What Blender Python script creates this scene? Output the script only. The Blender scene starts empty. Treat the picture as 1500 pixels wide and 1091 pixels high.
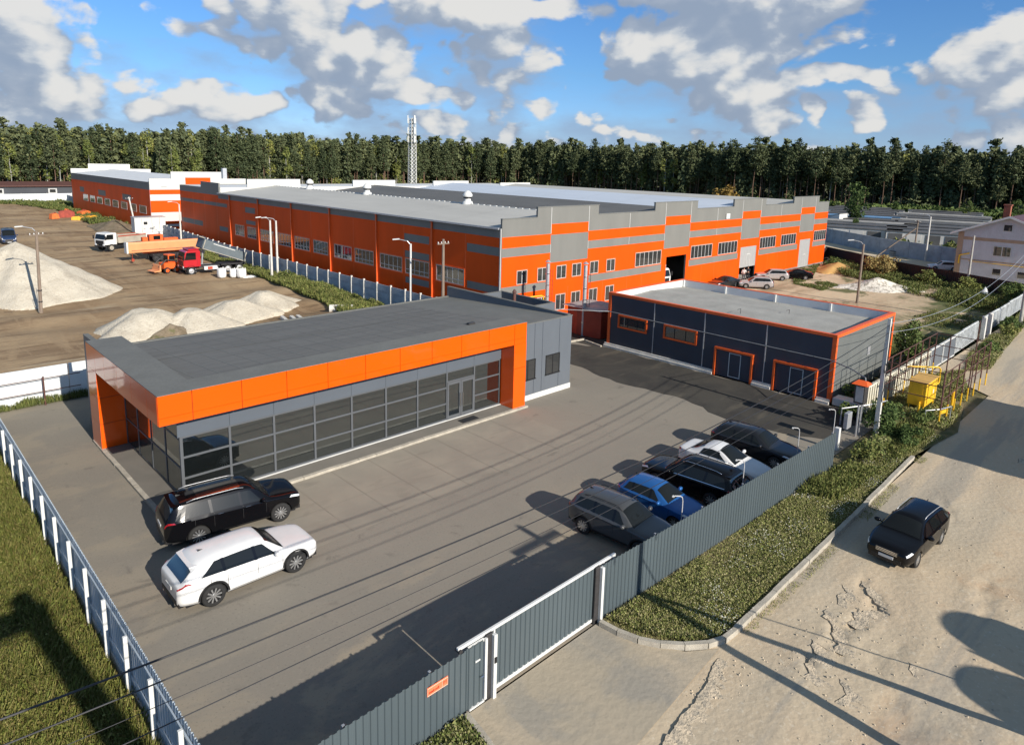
import bpy, math, random
import numpy as np
from mathutils import Vector, Matrix

D = bpy.data
SC = bpy.context.scene
COL = SC.collection
R = math.radians
RNG = random.Random(7)

# ------------------------------------------------------------------ camera
CAM_Z = 14.8
PITCH, YAW, ROLL = R(10.156), R(45.62), R(1.469)
def make_camera():
    cy, sy, cp, sp = math.cos(YAW), math.sin(YAW), math.cos(PITCH), math.sin(PITCH)
    f = Vector((cy*cp, sy*cp, -sp)); rt = Vector((sy, -cy, 0)); up = rt.cross(f)
    cr, sr = math.cos(ROLL), math.sin(ROLL)
    r2 = rt*cr + up*sr; u2 = up*cr - rt*sr
    cd = D.cameras.new('camera'); co = D.objects.new('camera', cd); COL.objects.link(co)
    m = Matrix.Identity(4)
    for i in range(3):
        m[i][0], m[i][1], m[i][2] = r2[i], u2[i], -f[i]
    m[2][3] = CAM_Z
    co.matrix_world = m
    cd.sensor_fit = 'HORIZONTAL'; cd.sensor_width = 36.0
    cd.lens = 1006.8/1500*36
    cd.shift_y = -(545.5-417.1)/1500
    cd.clip_start = 0.3; cd.clip_end = 9000
    SC.camera = co
make_camera()

# ------------------------------------------------------------------ light
SUN_EL = R(25.6); SUN_AZ = R(-91.4)          # azimuth of the sun measured from +X
def make_sun():
    l = D.lights.new('sun', 'SUN'); l.energy = 4.3; l.angle = R(0.5); l.color = (1.0, 0.925, 0.82)
    o = D.objects.new('sun', l); COL.objects.link(o)
    d = Vector((math.cos(SUN_AZ)*math.cos(SUN_EL), math.sin(SUN_AZ)*math.cos(SUN_EL), math.sin(SUN_EL)))
    o.rotation_euler = d.to_track_quat('Z', 'Y').to_euler(); o.location = (0, -60, 60)
make_sun()
SC.view_settings.view_transform = 'Standard'
SC.view_settings.look = 'None'
SC.view_settings.gamma = 1.0
SC.view_settings.use_curve_mapping = False
SC.view_settings.exposure = 0.55

# ------------------------------------------------------------------ sky with clouds
def make_world():
    w = D.worlds.new('World'); SC.world = w; w.use_nodes = True
    nt = w.node_tree; nt.nodes.clear(); N = nt.nodes; L = nt.links
    out = N.new('ShaderNodeOutputWorld')
    sky = N.new('ShaderNodeTexSky'); sky.sky_type = 'NISHITA'; sky.sun_disc = False
    sky.sun_elevation = SUN_EL; sky.sun_rotation = R(90) - SUN_AZ
    sky.air_density = 1.15; sky.dust_density = 0.1; sky.ozone_density = 3.0; sky.altitude = 150
    tc = N.new('ShaderNodeTexCoord')
    # ---- cloud density group: input = (azimuth, elevation) in radians
    g = D.node_groups.new('cloud_density', 'ShaderNodeTree')
    g.interface.new_socket('P', in_out='INPUT', socket_type='NodeSocketVector')
    g.interface.new_socket('D', in_out='OUTPUT', socket_type='NodeSocketFloat')
    gn, gl = g.nodes, g.links
    gi = gn.new('NodeGroupInput'); go = gn.new('NodeGroupOutput')
    def math_(op, a, b=None, c=None):
        n = gn.new('ShaderNodeMath'); n.operation = op
        for i, v in enumerate((a, b, c)):
            if v is None: continue
            if isinstance(v, (int, float)): n.inputs[i].default_value = v
            else: gl.new(v, n.inputs[i])
        return n.outputs[0]
    def noise(vec, scale, detail, rough, dist=0):
        n = gn.new('ShaderNodeTexNoise'); n.noise_dimensions = '2D'; n.inputs['Scale'].default_value = scale
        n.inputs['Detail'].default_value = detail; n.inputs['Roughness'].default_value = rough
        n.inputs['Distortion'].default_value = dist
        gl.new(vec, n.inputs['Vector']); return n.outputs[0]
    mp = gn.new('ShaderNodeMapping'); mp.inputs['Scale'].default_value = (1, 1.75, 1)
    gl.new(gi.outputs[0], mp.inputs[0]); P2 = mp.outputs[0]
    warp = gn.new('ShaderNodeTexNoise'); warp.noise_dimensions = '2D'; warp.inputs['Scale'].default_value = 7; warp.inputs['Detail'].default_value = 4
    gl.new(P2, warp.inputs['Vector'])
    wv = gn.new('ShaderNodeVectorMath'); wv.operation = 'MULTIPLY_ADD'
    gl.new(warp.outputs['Color'], wv.inputs[0]); wv.inputs[1].default_value = (0.10, 0.06, 0); wv.inputs[2].default_value = (-0.05, -0.03, 0)
    pw = gn.new('ShaderNodeVectorMath'); pw.operation = 'ADD'
    gl.new(gi.outputs[0], pw.inputs[0]); gl.new(wv.outputs[0], pw.inputs[1])
    fb = noise(P2, 8.0, 7, 0.56, 0.25)
    fb2 = noise(P2, 30.0, 5, 0.55)
    bil = gn.new('ShaderNodeTexVoronoi'); bil.voronoi_dimensions = '2D'; bil.feature = 'SMOOTH_F1'; bil.inputs['Scale'].default_value = 30
    bil.inputs['Smoothness'].default_value = 0.4
    gl.new(pw.outputs[0], bil.inputs['Vector'])
    acc = None
    for (az, el, ra, re, s) in CLOUDS:
        v = gn.new('ShaderNodeVectorMath'); v.operation = 'SUBTRACT'
        gl.new(pw.outputs[0], v.inputs[0]); v.inputs[1].default_value = (az, el, 0)
        m = gn.new('ShaderNodeVectorMath'); m.operation = 'MULTIPLY'
        gl.new(v.outputs[0], m.inputs[0]); m.inputs[1].default_value = (1/ra, 1/re, 0)
        ln = gn.new('ShaderNodeVectorMath'); ln.operation = 'LENGTH'; gl.new(m.outputs[0], ln.inputs[0])
        mr = gn.new('ShaderNodeMapRange'); mr.interpolation_type = 'SMOOTHSTEP'
        gl.new(ln.outputs['Value'], mr.inputs[0])
        mr.inputs[1].default_value = 0.0; mr.inputs[2].default_value = 1.85
        mr.inputs[3].default_value = s; mr.inputs[4].default_value = 0
        acc = mr.outputs[0] if acc is None else math_('MAXIMUM', acc, mr.outputs[0])
    # scattered small clouds low over the forest
    sep = gn.new('ShaderNodeSeparateXYZ'); gl.new(gi.outputs[0], sep.inputs[0])
    low = gn.new('ShaderNodeMapRange'); gl.new(sep.outputs[1], low.inputs[0])
    low.inputs[1].default_value = 0.0; low.inputs[2].default_value = 0.16; low.inputs[3].default_value = 0.62; low.inputs[4].default_value = 0.0
    mp2 = gn.new('ShaderNodeMapping'); mp2.inputs['Scale'].default_value = (1, 2.6, 1); gl.new(gi.outputs[0], mp2.inputs[0])
    lown = noise(mp2.outputs[0], 13.0, 6, 0.55)
    lowd = math_('MULTIPLY', low.outputs[0], math_('SUBTRACT', math_('MULTIPLY', lown, 3.2), 1.0))
    acc = math_('MAXIMUM', acc, lowd)
    nz = math_('MULTIPLY', math_('SUBTRACT', fb, 0.5), 1.5)
    nz = math_('ADD', nz, math_('MULTIPLY', math_('SUBTRACT', fb2, 0.5), 0.42))
    nz = math_('ADD', nz, math_('MULTIPLY', math_('SUBTRACT', 0.35, bil.outputs['Distance']), 0.68))
    d = math_('ADD', acc, nz)
    gl.new(d, go.inputs[0])
    # ---- direction -> azimuth / elevation (azimuth grows to the right of the view)
    sepd = N.new('ShaderNodeSeparateXYZ'); L.new(tc.outputs['Generated'], sepd.inputs[0])
    def m2(op, a, b=None):
        n = N.new('ShaderNodeMath'); n.operation = op
        for i, v in enumerate((a, b)):
            if v is None: continue
            if isinstance(v, (int, float)): n.inputs[i].default_value = v
            else: L.new(v, n.inputs[i])
        return n.outputs[0]
    az = m2('SUBTRACT', YAW, m2('ARCTAN2', sepd.outputs[1], sepd.outputs[0]))
    el = m2('ARCSINE', sepd.outputs[2])
    cb = N.new('ShaderNodeCombineXYZ'); L.new(az, cb.inputs[0]); L.new(el, cb.inputs[1])
    def dens(off):
        a = N.new('ShaderNodeVectorMath'); a.operation = 'ADD'; L.new(cb.outputs[0], a.inputs[0]); a.inputs[1].default_value = off
        n = N.new('ShaderNodeGroup'); n.node_tree = g; L.new(a.outputs[0], n.inputs[0]); return n.outputs[0]
    d0 = dens((0, 0, 0)); d2 = dens((0.024, 0.034, 0))
    mask = N.new('ShaderNodeMapRange'); mask.interpolation_type = 'SMOOTHSTEP'; L.new(d0, mask.inputs[0])
    mask.inputs[1].default_value = 0.34; mask.inputs[2].default_value = 0.64
    th = m2('MULTIPLY', m2('SUBTRACT', d0, d2), 1.25)
    lit = N.new('ShaderNodeMapRange'); lit.interpolation_type = 'SMOOTHSTEP'; L.new(th, lit.inputs[0])
    lit.inputs[1].default_value = -0.62; lit.inputs[2].default_value = 0.78
    ramp = N.new('ShaderNodeValToRGB'); L.new(lit.outputs[0], ramp.inputs[0])
    e = ramp.color_ramp.elements
    e[0].position = 0.0; e[0].color = (0.41, 0.51, 0.67, 1)
    e[1].position = 1.0; e[1].color = (1.06, 1.05, 1.02, 1)
    k = e.new(0.42); k.color = (0.50, 0.59, 0.73, 1)
    k = e.new(0.70); k.color = (0.76, 0.82, 0.89, 1)
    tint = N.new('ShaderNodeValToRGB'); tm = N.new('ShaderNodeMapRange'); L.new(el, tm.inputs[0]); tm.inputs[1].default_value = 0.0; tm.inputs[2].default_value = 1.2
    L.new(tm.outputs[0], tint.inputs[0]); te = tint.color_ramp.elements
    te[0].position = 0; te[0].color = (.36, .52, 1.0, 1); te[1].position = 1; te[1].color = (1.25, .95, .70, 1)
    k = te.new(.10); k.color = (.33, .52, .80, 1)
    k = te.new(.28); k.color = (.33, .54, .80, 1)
    k = te.new(.50); k.color = (1.05, .90, .74, 1)  # upper sky, out of view, tinted warmer and brighter to neutralise shade fill
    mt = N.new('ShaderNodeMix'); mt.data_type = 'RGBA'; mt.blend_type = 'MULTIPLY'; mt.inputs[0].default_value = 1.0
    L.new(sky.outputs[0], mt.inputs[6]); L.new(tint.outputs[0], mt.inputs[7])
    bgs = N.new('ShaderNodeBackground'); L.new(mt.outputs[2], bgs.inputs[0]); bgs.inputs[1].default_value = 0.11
    bgc = N.new('ShaderNodeBackground'); L.new(ramp.outputs[0], bgc.inputs[0]); bgc.inputs[1].default_value = 0.50
    # aerial veil: clouds keep away from the ground line and from below
    up = N.new('ShaderNodeMapRange'); L.new(el, up.inputs[0]); up.inputs[1].default_value = -0.02; up.inputs[2].default_value = 0.05
    up.inputs[3].default_value = 0.45; up.inputs[4].default_value = 0.97
    fac = m2('MULTIPLY', mask.outputs[0], up.outputs[0])
    # soft blue grey veils of cloud farther off
    va = None
    vn = N.new('ShaderNodeTexNoise'); vn.noise_dimensions = '2D'; vn.inputs['Scale'].default_value = 8; vn.inputs['Detail'].default_value = 6; vn.inputs['Roughness'].default_value = .55
    vm = N.new('ShaderNodeMapping'); vm.inputs['Scale'].default_value = (1, 2.2, 1); L.new(cb.outputs[0], vm.inputs[0]); L.new(vm.outputs[0], vn.inputs['Vector'])
    for (a_, e_, ra, re, s_) in VEILS:
        v = N.new('ShaderNodeVectorMath'); v.operation = 'SUBTRACT'; L.new(cb.outputs[0], v.inputs[0]); v.inputs[1].default_value = (a_, e_, 0)
        q = N.new('ShaderNodeVectorMath'); q.operation = 'MULTIPLY'; L.new(v.outputs[0], q.inputs[0]); q.inputs[1].default_value = (1/ra, 1/re, 0)
        ln = N.new('ShaderNodeVectorMath'); ln.operation = 'LENGTH'; L.new(q.outputs[0], ln.inputs[0])
        r_ = N.new('ShaderNodeMapRange'); r_.interpolation_type = 'SMOOTHSTEP'; L.new(ln.outputs['Value'], r_.inputs[0]); r_.inputs[2].default_value = 1.6; r_.inputs[3].default_value = s_; r_.inputs[4].default_value = 0
        va = r_.outputs[0] if va is None else m2('MAXIMUM', va, r_.outputs[0])
    hb = N.new('ShaderNodeMapRange'); L.new(el, hb.inputs[0]); hb.inputs[1].default_value = .0; hb.inputs[2].default_value = .16; hb.inputs[3].default_value = 1.0; hb.inputs[4].default_value = 0
    va = m2('MAXIMUM', va, hb.outputs[0])
    vd = m2('ADD', va, m2('MULTIPLY', m2('SUBTRACT', vn.outputs[0], .5), 1.5))
    vk = N.new('ShaderNodeMapRange'); vk.interpolation_type = 'SMOOTHSTEP'; L.new(vd, vk.inputs[0]); vk.inputs[1].default_value = .25; vk.inputs[2].default_value = 1.0; vk.inputs[4].default_value = .78
    bgv = N.new('ShaderNodeBackground'); bgv.inputs[0].default_value = (.42, .57, .80, 1); bgv.inputs[1].default_value = .5
    mv = N.new('ShaderNodeMixShader'); L.new(vk.outputs[0], mv.inputs[0]); L.new(bgs.outputs[0], mv.inputs[1]); L.new(bgv.outputs[0], mv.inputs[2])
    w.cycles.sampling_method = 'MANUAL'; w.cycles.sample_map_resolution = 256
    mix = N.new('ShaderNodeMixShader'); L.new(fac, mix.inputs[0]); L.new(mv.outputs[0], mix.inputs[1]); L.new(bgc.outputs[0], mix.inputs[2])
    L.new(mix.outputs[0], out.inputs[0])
VEILS = [
 (-0.551, 0.065, 0.150, 0.079, 0.8),
 (-0.260, 0.126, 0.185, 0.109, 0.8),
 (-0.036, 0.109, 0.179, 0.089, 0.85),
 (0.299, 0.112, 0.170, 0.089, 0.7),
 (0.586, 0.090, 0.087, 0.079, 0.8),
 (-0.416, 0.048, 0.166, 0.040, 0.7),
 (0.167, 0.057, 0.241, 0.040, 0.6),
 (0.446, 0.055, 0.159, 0.040, 0.7),
 (-0.113, 0.195, 0.255, 0.050, 0.8),
]
CLOUDS = [
 # azimuth right of the view axis, elevation, half width, half height, strength
 (0.272, 0.230, 0.163, 0.079, 1.35),
 (0.350, 0.211, 0.112, 0.060, 1.3),
 (0.211, 0.165, 0.104, 0.060, 1.3),
 (0.278, 0.156, 0.109, 0.060, 1.35),
 (0.313, 0.103, 0.080, 0.040, 1.25),
 (0.181, 0.126, 0.086, 0.022, 0.9),
 (0.404, 0.196, 0.049, 0.045, 0.9),
 (0.285, 0.072, 0.054, 0.020, 0.8),
 (-0.613, 0.120, 0.085, 0.042, 1.2),
 (-0.648, 0.138, 0.080, 0.060, 1.05),
 (-0.567, 0.081, 0.091, 0.034, 1.05),
 (-0.593, 0.043, 0.081, 0.018, 0.8),
 (-0.471, 0.049, 0.055, 0.018, 0.8),
 (-0.645, 0.043, 0.050, 0.030, 0.9),
 (-0.415, 0.074, 0.058, 0.022, 0.8),
 (-0.294, 0.167, 0.118, 0.060, 1.05),
 (-0.214, 0.146, 0.085, 0.050, 1.2),
 (-0.233, 0.115, 0.103, 0.034, 1.05),
 (-0.261, 0.075, 0.056, 0.036, 1.1),
 (-0.141, 0.085, 0.088, 0.022, 0.95),
 (-0.338, 0.138, 0.070, 0.022, 0.85),
 (-0.076, 0.206, 0.198, 0.026, 1.2),
 (0.066, 0.200, 0.079, 0.022, 0.9),
 (-0.037, 0.154, 0.109, 0.040, 0.82),
 (0.002, 0.123, 0.089, 0.034, 0.8),
 (-0.386, 0.067, 0.064, 0.022, 0.95),
 (-0.327, 0.189, 0.053, 0.040, 0.8),
 (0.581, 0.132, 0.054, 0.040, 1.05),
 (0.616, 0.108, 0.051, 0.060, 1.05),
 (0.579, 0.094, 0.034, 0.030, 0.9),
 (0.616, 0.062, 0.039, 0.030, 0.85),
 (0.400, 0.066, 0.015, 0.022, 1.1),
 (0.451, 0.061, 0.019, 0.028, 1.1),
 (0.028, 0.069, 0.024, 0.030, 1.05),
 (0.439, 0.120, 0.056, 0.013, 0.85),
 (0.554, 0.045, 0.018, 0.016, 1.0),
 (0.311, 0.073, 0.071, 0.014, 0.85),
 (-0.107, 0.051, 0.044, 0.016, 0.95),
 (0.338, 0.058, 0.035, 0.016, 1.0),
 (-0.379, 0.048, 0.034, 0.014, 0.85),
]
make_world()
SC.render.engine = 'CYCLES'
SC.cycles.max_bounces = 6
SC.cycles.diffuse_bounces = 2
SC.cycles.glossy_bounces = 3
SC.cycles.transparent_max_bounces = 8

# ------------------------------------------------------------------ helpers
def empty(name, loc=(0, 0, 0), rz=0.0):
    o = D.objects.new(name, None); COL.objects.link(o)
    o.location = loc; o.rotation_euler = (0, 0, rz); o.empty_display_size = 0.3
    return o
def tag(o, label, cat, group=None):
    o['label'] = label; o['category'] = cat
    if group: o['group'] = group
    return o
def thing(name, label, cat, loc=(0, 0, 0), rz=0.0, group=None):
    return tag(empty(name, loc, rz), label, cat, group)
def setting(o, kind='structure'):
    o['kind'] = kind; return o
def top_of(o):
    while o.parent: o = o.parent
    return o
KIDS = {}
def copy_tree(o, parent=None):
    c = o.copy(); COL.objects.link(c)
    if parent: c.parent = parent; KIDS.setdefault(parent.name, []).append(c)
    for ch in list(KIDS.get(o.name, [])): copy_tree(ch, c)
    return c

class MB:
    """collects faces; build() links them as one mesh object"""
    def __init__(s): s.v = []; s.f = []; s.m = []
    def add(s, vs, fs, m=0):
        b = len(s.v); s.v += [tuple(map(float, p)) for p in vs]
        for f in fs: s.f.append([i+b for i in f]); s.m.append(m)
        return s
    def quad(s, a, b, c, d, m=0): return s.add([a, b, c, d], [(0, 1, 2, 3)], m)
    def box(s, x0, y0, z0, x1, y1, z1, m=0):
        if x0 > x1: x0, x1 = x1, x0
        if y0 > y1: y0, y1 = y1, y0
        if z0 > z1: z0, z1 = z1, z0
        vs = [(x0,y0,z0),(x1,y0,z0),(x1,y1,z0),(x0,y1,z0),(x0,y0,z1),(x1,y0,z1),(x1,y1,z1),(x0,y1,z1)]
        return s.add(vs, [(0,3,2,1),(4,5,6,7),(0,1,5,4),(1,2,6,5),(2,3,7,6),(3,0,4,7)], m)
    def cbox(s, x0, y0, z0, x1, y1, z1, c=.03, m=0):
        """box with chamfered edges"""
        if x0 > x1: x0, x1 = x1, x0
        if y0 > y1: y0, y1 = y1, y0
        if z0 > z1: z0, z1 = z1, z0
        X, Y, Z = (x0, x1), (y0, y1), (z0, z1); vs = []; idx = {}
        for i in (0, 1):
            for j in (0, 1):
                for k in (0, 1):
                    sx, sy, sz = (c, -c)[i], (c, -c)[j], (c, -c)[k]
                    for a in range(3):
                        p = [X[i]+sx, Y[j]+sy, Z[k]+sz]; p[a] = (X[i], Y[j], Z[k])[a]
                        idx[i, j, k, a] = len(vs); vs.append(p)
        fs = []
        for a in range(3):
            o = [b for b in range(3) if b != a]
            for e in (0, 1):
                loop = []
                for (u, w) in ((0, 0), (1, 0), (1, 1), (0, 1)):
                    t = [0, 0, 0]; t[a] = e; t[o[0]] = u; t[o[1]] = w
                    loop.append(idx[t[0], t[1], t[2], a])
                fs.append(loop if (e == 1) == (a != 1) else loop[::-1])
        for a in range(3):
            o = [b for b in range(3) if b != a]
            for u in (0, 1):
                for w in (0, 1):
                    q = []
                    for e in (0, 1):
                        t = [0, 0, 0]; t[a] = e; t[o[0]] = u; t[o[1]] = w
                        q.append((idx[t[0], t[1], t[2], o[0]], idx[t[0], t[1], t[2], o[1]]))
                    fs.append([q[0][0], q[0][1], q[1][1], q[1][0]])
        for i in (0, 1):
            for j in (0, 1):
                for k in (0, 1): fs.append([idx[i, j, k, a] for a in range(3)])
        return s.add(vs, fs, m)
    def obox(s, c, size, rz=0.0, m=0, ry=0.0):
        M = Matrix.Translation(c) @ Matrix.Rotation(rz, 4, 'Z') @ Matrix.Rotation(ry, 4, 'Y')
        a, b, h = size[0]/2, size[1]/2, size[2]/2
        vs = [M @ Vector(p) for p in ((-a,-b,-h),(a,-b,-h),(a,b,-h),(-a,b,-h),(-a,-b,h),(a,-b,h),(a,b,h),(-a,b,h))]
        return s.add(vs, [(0,3,2,1),(4,5,6,7),(0,1,5,4),(1,2,6,5),(2,3,7,6),(3,0,4,7)], m)
    def prism(s, poly, z0, z1, m=0, mtop=None):
        n = len(poly)
        vs = [(x, y, z0) for x, y in poly]+[(x, y, z1) for x, y in poly]
        s.add(vs, [[n-1-i for i in range(n)]] + [(i, (i+1) % n, n+(i+1) % n, n+i) for i in range(n)], m)
        return s.add([(x, y, z1) for x, y in poly], [list(range(n))], m if mtop is None else mtop)
    def poly(s, pts, m=0): return s.add(pts, [list(range(len(pts)))], m)
    def extr(s, poly, axis, a0, a1, m=0):
        """polygon in the plane across `axis`, pulled from a0 to a1 (axis 0: poly is (y,z), axis 1: (x,z))"""
        n = len(poly)
        P = (lambda p, a: (a, p[0], p[1])) if axis == 0 else (lambda p, a: (p[0], a, p[1]))
        vs = [P(p, a0) for p in poly]+[P(p, a1) for p in poly]
        return s.add(vs, [list(range(n)), [2*n-1-i for i in range(n)]] + [(i, n+i, n+(i+1) % n, (i+1) % n) for i in range(n)], m)
    def cyl(s, p0, p1, r0, r1=None, n=8, m=0, caps=True):
        r1 = r0 if r1 is None else r1
        p0, p1 = Vector(p0), Vector(p1); d = (p1-p0).normalized()
        a = d.orthogonal().normalized(); b = d.cross(a); vs = []
        for p, r in ((p0, r0), (p1, r1)):
            for i in range(n):
                t = 2*math.pi*i/n; vs.append(p+a*(r*math.cos(t))+b*(r*math.sin(t)))
        fs = [(i, (i+1) % n, n+(i+1) % n, n+i) for i in range(n)]
        if caps: fs += [[n-1-i for i in range(n)], [n+i for i in range(n)]]
        return s.add(vs, fs, m)
    def tube(s, pts, r, n=6, m=0):
        pts = [Vector(p) for p in pts]; N = len(pts); rings = []
        ref = None
        for i, p in enumerate(pts):
            t = (pts[min(i+1, N-1)]-pts[max(i-1, 0)]).normalized()
            if ref is None: ref = t.orthogonal().normalized()
            a = (ref-t*ref.dot(t)).normalized(); ref = a; b = t.cross(a)
            rr = r[i] if isinstance(r, (list, tuple)) else r
            rings += [p+a*(rr*math.cos(2*math.pi*k/n))+b*(rr*math.sin(2*math.pi*k/n)) for k in range(n)]
        fs = [(i*n+k, i*n+(k+1) % n, (i+1)*n+(k+1) % n, (i+1)*n+k) for i in range(N-1) for k in range(n)]
        fs += [[n-1-k for k in range(n)], [(N-1)*n+k for k in range(n)]]
        return s.add(rings, fs, m)
    def lathe(s, prof, c=(0, 0, 0), n=16, m=0, axis='z'):
        vs = []
        for r, h in prof:
            for i in range(n):
                t = 2*math.pi*i/n; u, w = r*math.cos(t), r*math.sin(t)
                vs.append((c[0]+u, c[1]+w, c[2]+h) if axis == 'z' else (c[0]+u, c[1]+h, c[2]+w))
        k = len(prof)
        fs = [(j*n+i, j*n+(i+1) % n, (j+1)*n+(i+1) % n, (j+1)*n+i) for j in range(k-1) for i in range(n)]
        return s.add(vs, fs, m)
    def grid(s, fn, nu, nv, m=0):
        vs = [fn(i/nu, j/nv) for j in range(nv+1) for i in range(nu+1)]
        fs = [(j*(nu+1)+i, j*(nu+1)+i+1, (j+1)*(nu+1)+i+1, (j+1)*(nu+1)+i) for j in range(nv) for i in range(nu)]
        return s.add(vs, fs, m)
    def build(s, name, mats, parent=None, smooth=False, world=True):
        if not isinstance(mats, (list, tuple)): mats = [mats]
        me = D.meshes.new(name)
        off = top_of(parent).location if (parent and world) else Vector((0, 0, 0))
        vs = s.v if off.length == 0 else [(x-off[0], y-off[1], z-off[2]) for x, y, z in s.v]
        me.from_pydata(vs, [], s.f)
        for m in mats: me.materials.append(m)
        me.polygons.foreach_set('material_index', s.m)
        if smooth: me.polygons.foreach_set('use_smooth', [True]*len(s.f))
        me.update()
        o = D.objects.new(name, me); COL.objects.link(o)
        if parent: o.parent = parent; KIDS.setdefault(parent.name, []).append(o)
        return o
def quads_mesh(name, verts, mats, mi=None, parent=None, nper=4):
    """numpy array (n*nper,3) -> mesh of n separate faces"""
    verts = np.asarray(verts, dtype=np.float32); n = len(verts)//nper
    me = D.meshes.new(name); me.vertices.add(len(verts)); me.vertices.foreach_set('co', verts.ravel())
    me.loops.add(n*nper); me.loops.foreach_set('vertex_index', np.arange(n*nper, dtype=np.int32))
    me.polygons.add(n); me.polygons.foreach_set('loop_start', np.arange(0, n*nper, nper, dtype=np.int32))
    me.polygons.foreach_set('loop_total', np.full(n, nper, dtype=np.int32))
    for m in mats: me.materials.append(m)
    if mi is not None: me.polygons.foreach_set('material_index', np.asarray(mi, dtype=np.int32))
    me.update(calc_edges=True); me.validate()
    o = D.objects.new(name, me); COL.objects.link(o)
    if parent: o.parent = parent; KIDS.setdefault(parent.name, []).append(o)
    return o

# ------------------------------------------------------------------ materials
def nodes_of(m):
    m.use_nodes = True; nt = m.node_tree; return nt, nt.nodes, nt.links, nt.nodes['Principled BSDF']
def sset(b, **k):
    for n, v in k.items():
        n = n.replace('_', ' ')
        if n in b.inputs: b.inputs[n].default_value = v
def mat(name, col, rough=.6, metal=0.0, var=.12, scale=2.0, bump=0.0, bscale=30.0, spec=.5, coat=0.0, stretch=None, fine=0.0):
    m = D.materials.new(name); nt, N, L, b = nodes_of(m)
    sset(b, Roughness=rough, Metallic=metal, Specular_IOR_Level=spec, Coat_Weight=coat, Coat_Roughness=.04)
    tc = N.new('ShaderNodeTexCoord'); vec = tc.outputs['Object']
    if stretch:
        mp = N.new('ShaderNodeMapping'); mp.inputs['Scale'].default_value = stretch; L.new(vec, mp.inputs[0]); vec = mp.outputs[0]
    n = N.new('ShaderNodeTexNoise'); n.inputs['Scale'].default_value = scale; n.inputs['Detail'].default_value = 6
    n.inputs['Roughness'].default_value = .6; L.new(vec, n.inputs['Vector'])
    r = N.new('ShaderNodeValToRGB'); L.new(n.outputs[0], r.inputs[0]); e = r.color_ramp.elements
    e[0].position = .3; e[1].position = .7
    e[0].color = tuple(max(c*(1-var), 0) for c in col)+(1,); e[1].color = tuple(min(c*(1+var), 1) for c in col)+(1,)
    colout = r.outputs[0]
    if fine:
        n2 = N.new('ShaderNodeTexNoise'); n2.inputs['Scale'].default_value = bscale; n2.inputs['Detail'].default_value = 3; L.new(vec, n2.inputs['Vector'])
        mx = N.new('ShaderNodeMix'); mx.data_type = 'RGBA'; mx.blend_type = 'OVERLAY'; mx.inputs[0].default_value = fine
        L.new(colout, mx.inputs[6]); L.new(n2.outputs[0], mx.inputs[7]); colout = mx.outputs[2]
    L.new(colout, b.inputs['Base Color'])
    if bump:
        n3 = N.new('ShaderNodeTexNoise'); n3.inputs['Scale'].default_value = bscale; n3.inputs['Detail'].default_value = 4; L.new(vec, n3.inputs['Vector'])
        bp = N.new('ShaderNodeBump'); bp.inputs['Strength'].default_value = bump; bp.inputs['Distance'].default_value = .05
        L.new(n3.outputs[0], bp.inputs['Height']); L.new(bp.outputs[0], b.inputs['Normal'])
    return m
def leaf_mat(name, cols, rough=.75, trans=0.0):
    """random colour per leaf clump between the given colours"""
    m = D.materials.new(name); nt, N, L, b = nodes_of(m)
    g = N.new('ShaderNodeNewGeometry'); r = N.new('ShaderNodeValToRGB'); L.new(g.outputs['Random Per Island'], r.inputs[0])
    e = r.color_ramp.elements
    e[0].color = cols[0]+(1,); e[1].color = cols[-1]+(1,); e[0].position = 0; e[1].position = 1
    for i, c in enumerate(cols[1:-1]):
        k = e.new((i+1)/(len(cols)-1)); k.color = c+(1,)
    oi = N.new('ShaderNodeObjectInfo')
    hs = N.new('ShaderNodeHueSaturation'); L.new(r.outputs[0], hs.inputs['Color'])
    mr = N.new('ShaderNodeMapRange'); L.new(oi.outputs['Random'], mr.inputs[0]); mr.inputs[3].default_value = .75; mr.inputs[4].default_value = 1.25
    L.new(mr.outputs[0], hs.inputs['Value'])
    mr2 = N.new('ShaderNodeMapRange'); L.new(oi.outputs['Random'], mr2.inputs[0]); mr2.inputs[3].default_value = .52; mr2.inputs[4].default_value = .485
    L.new(mr2.outputs[0], hs.inputs['Hue'])
    L.new(hs.outputs[0], b.inputs['Base Color']); sset(b, Roughness=rough, Specular_IOR_Level=.2)
    return m
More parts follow.
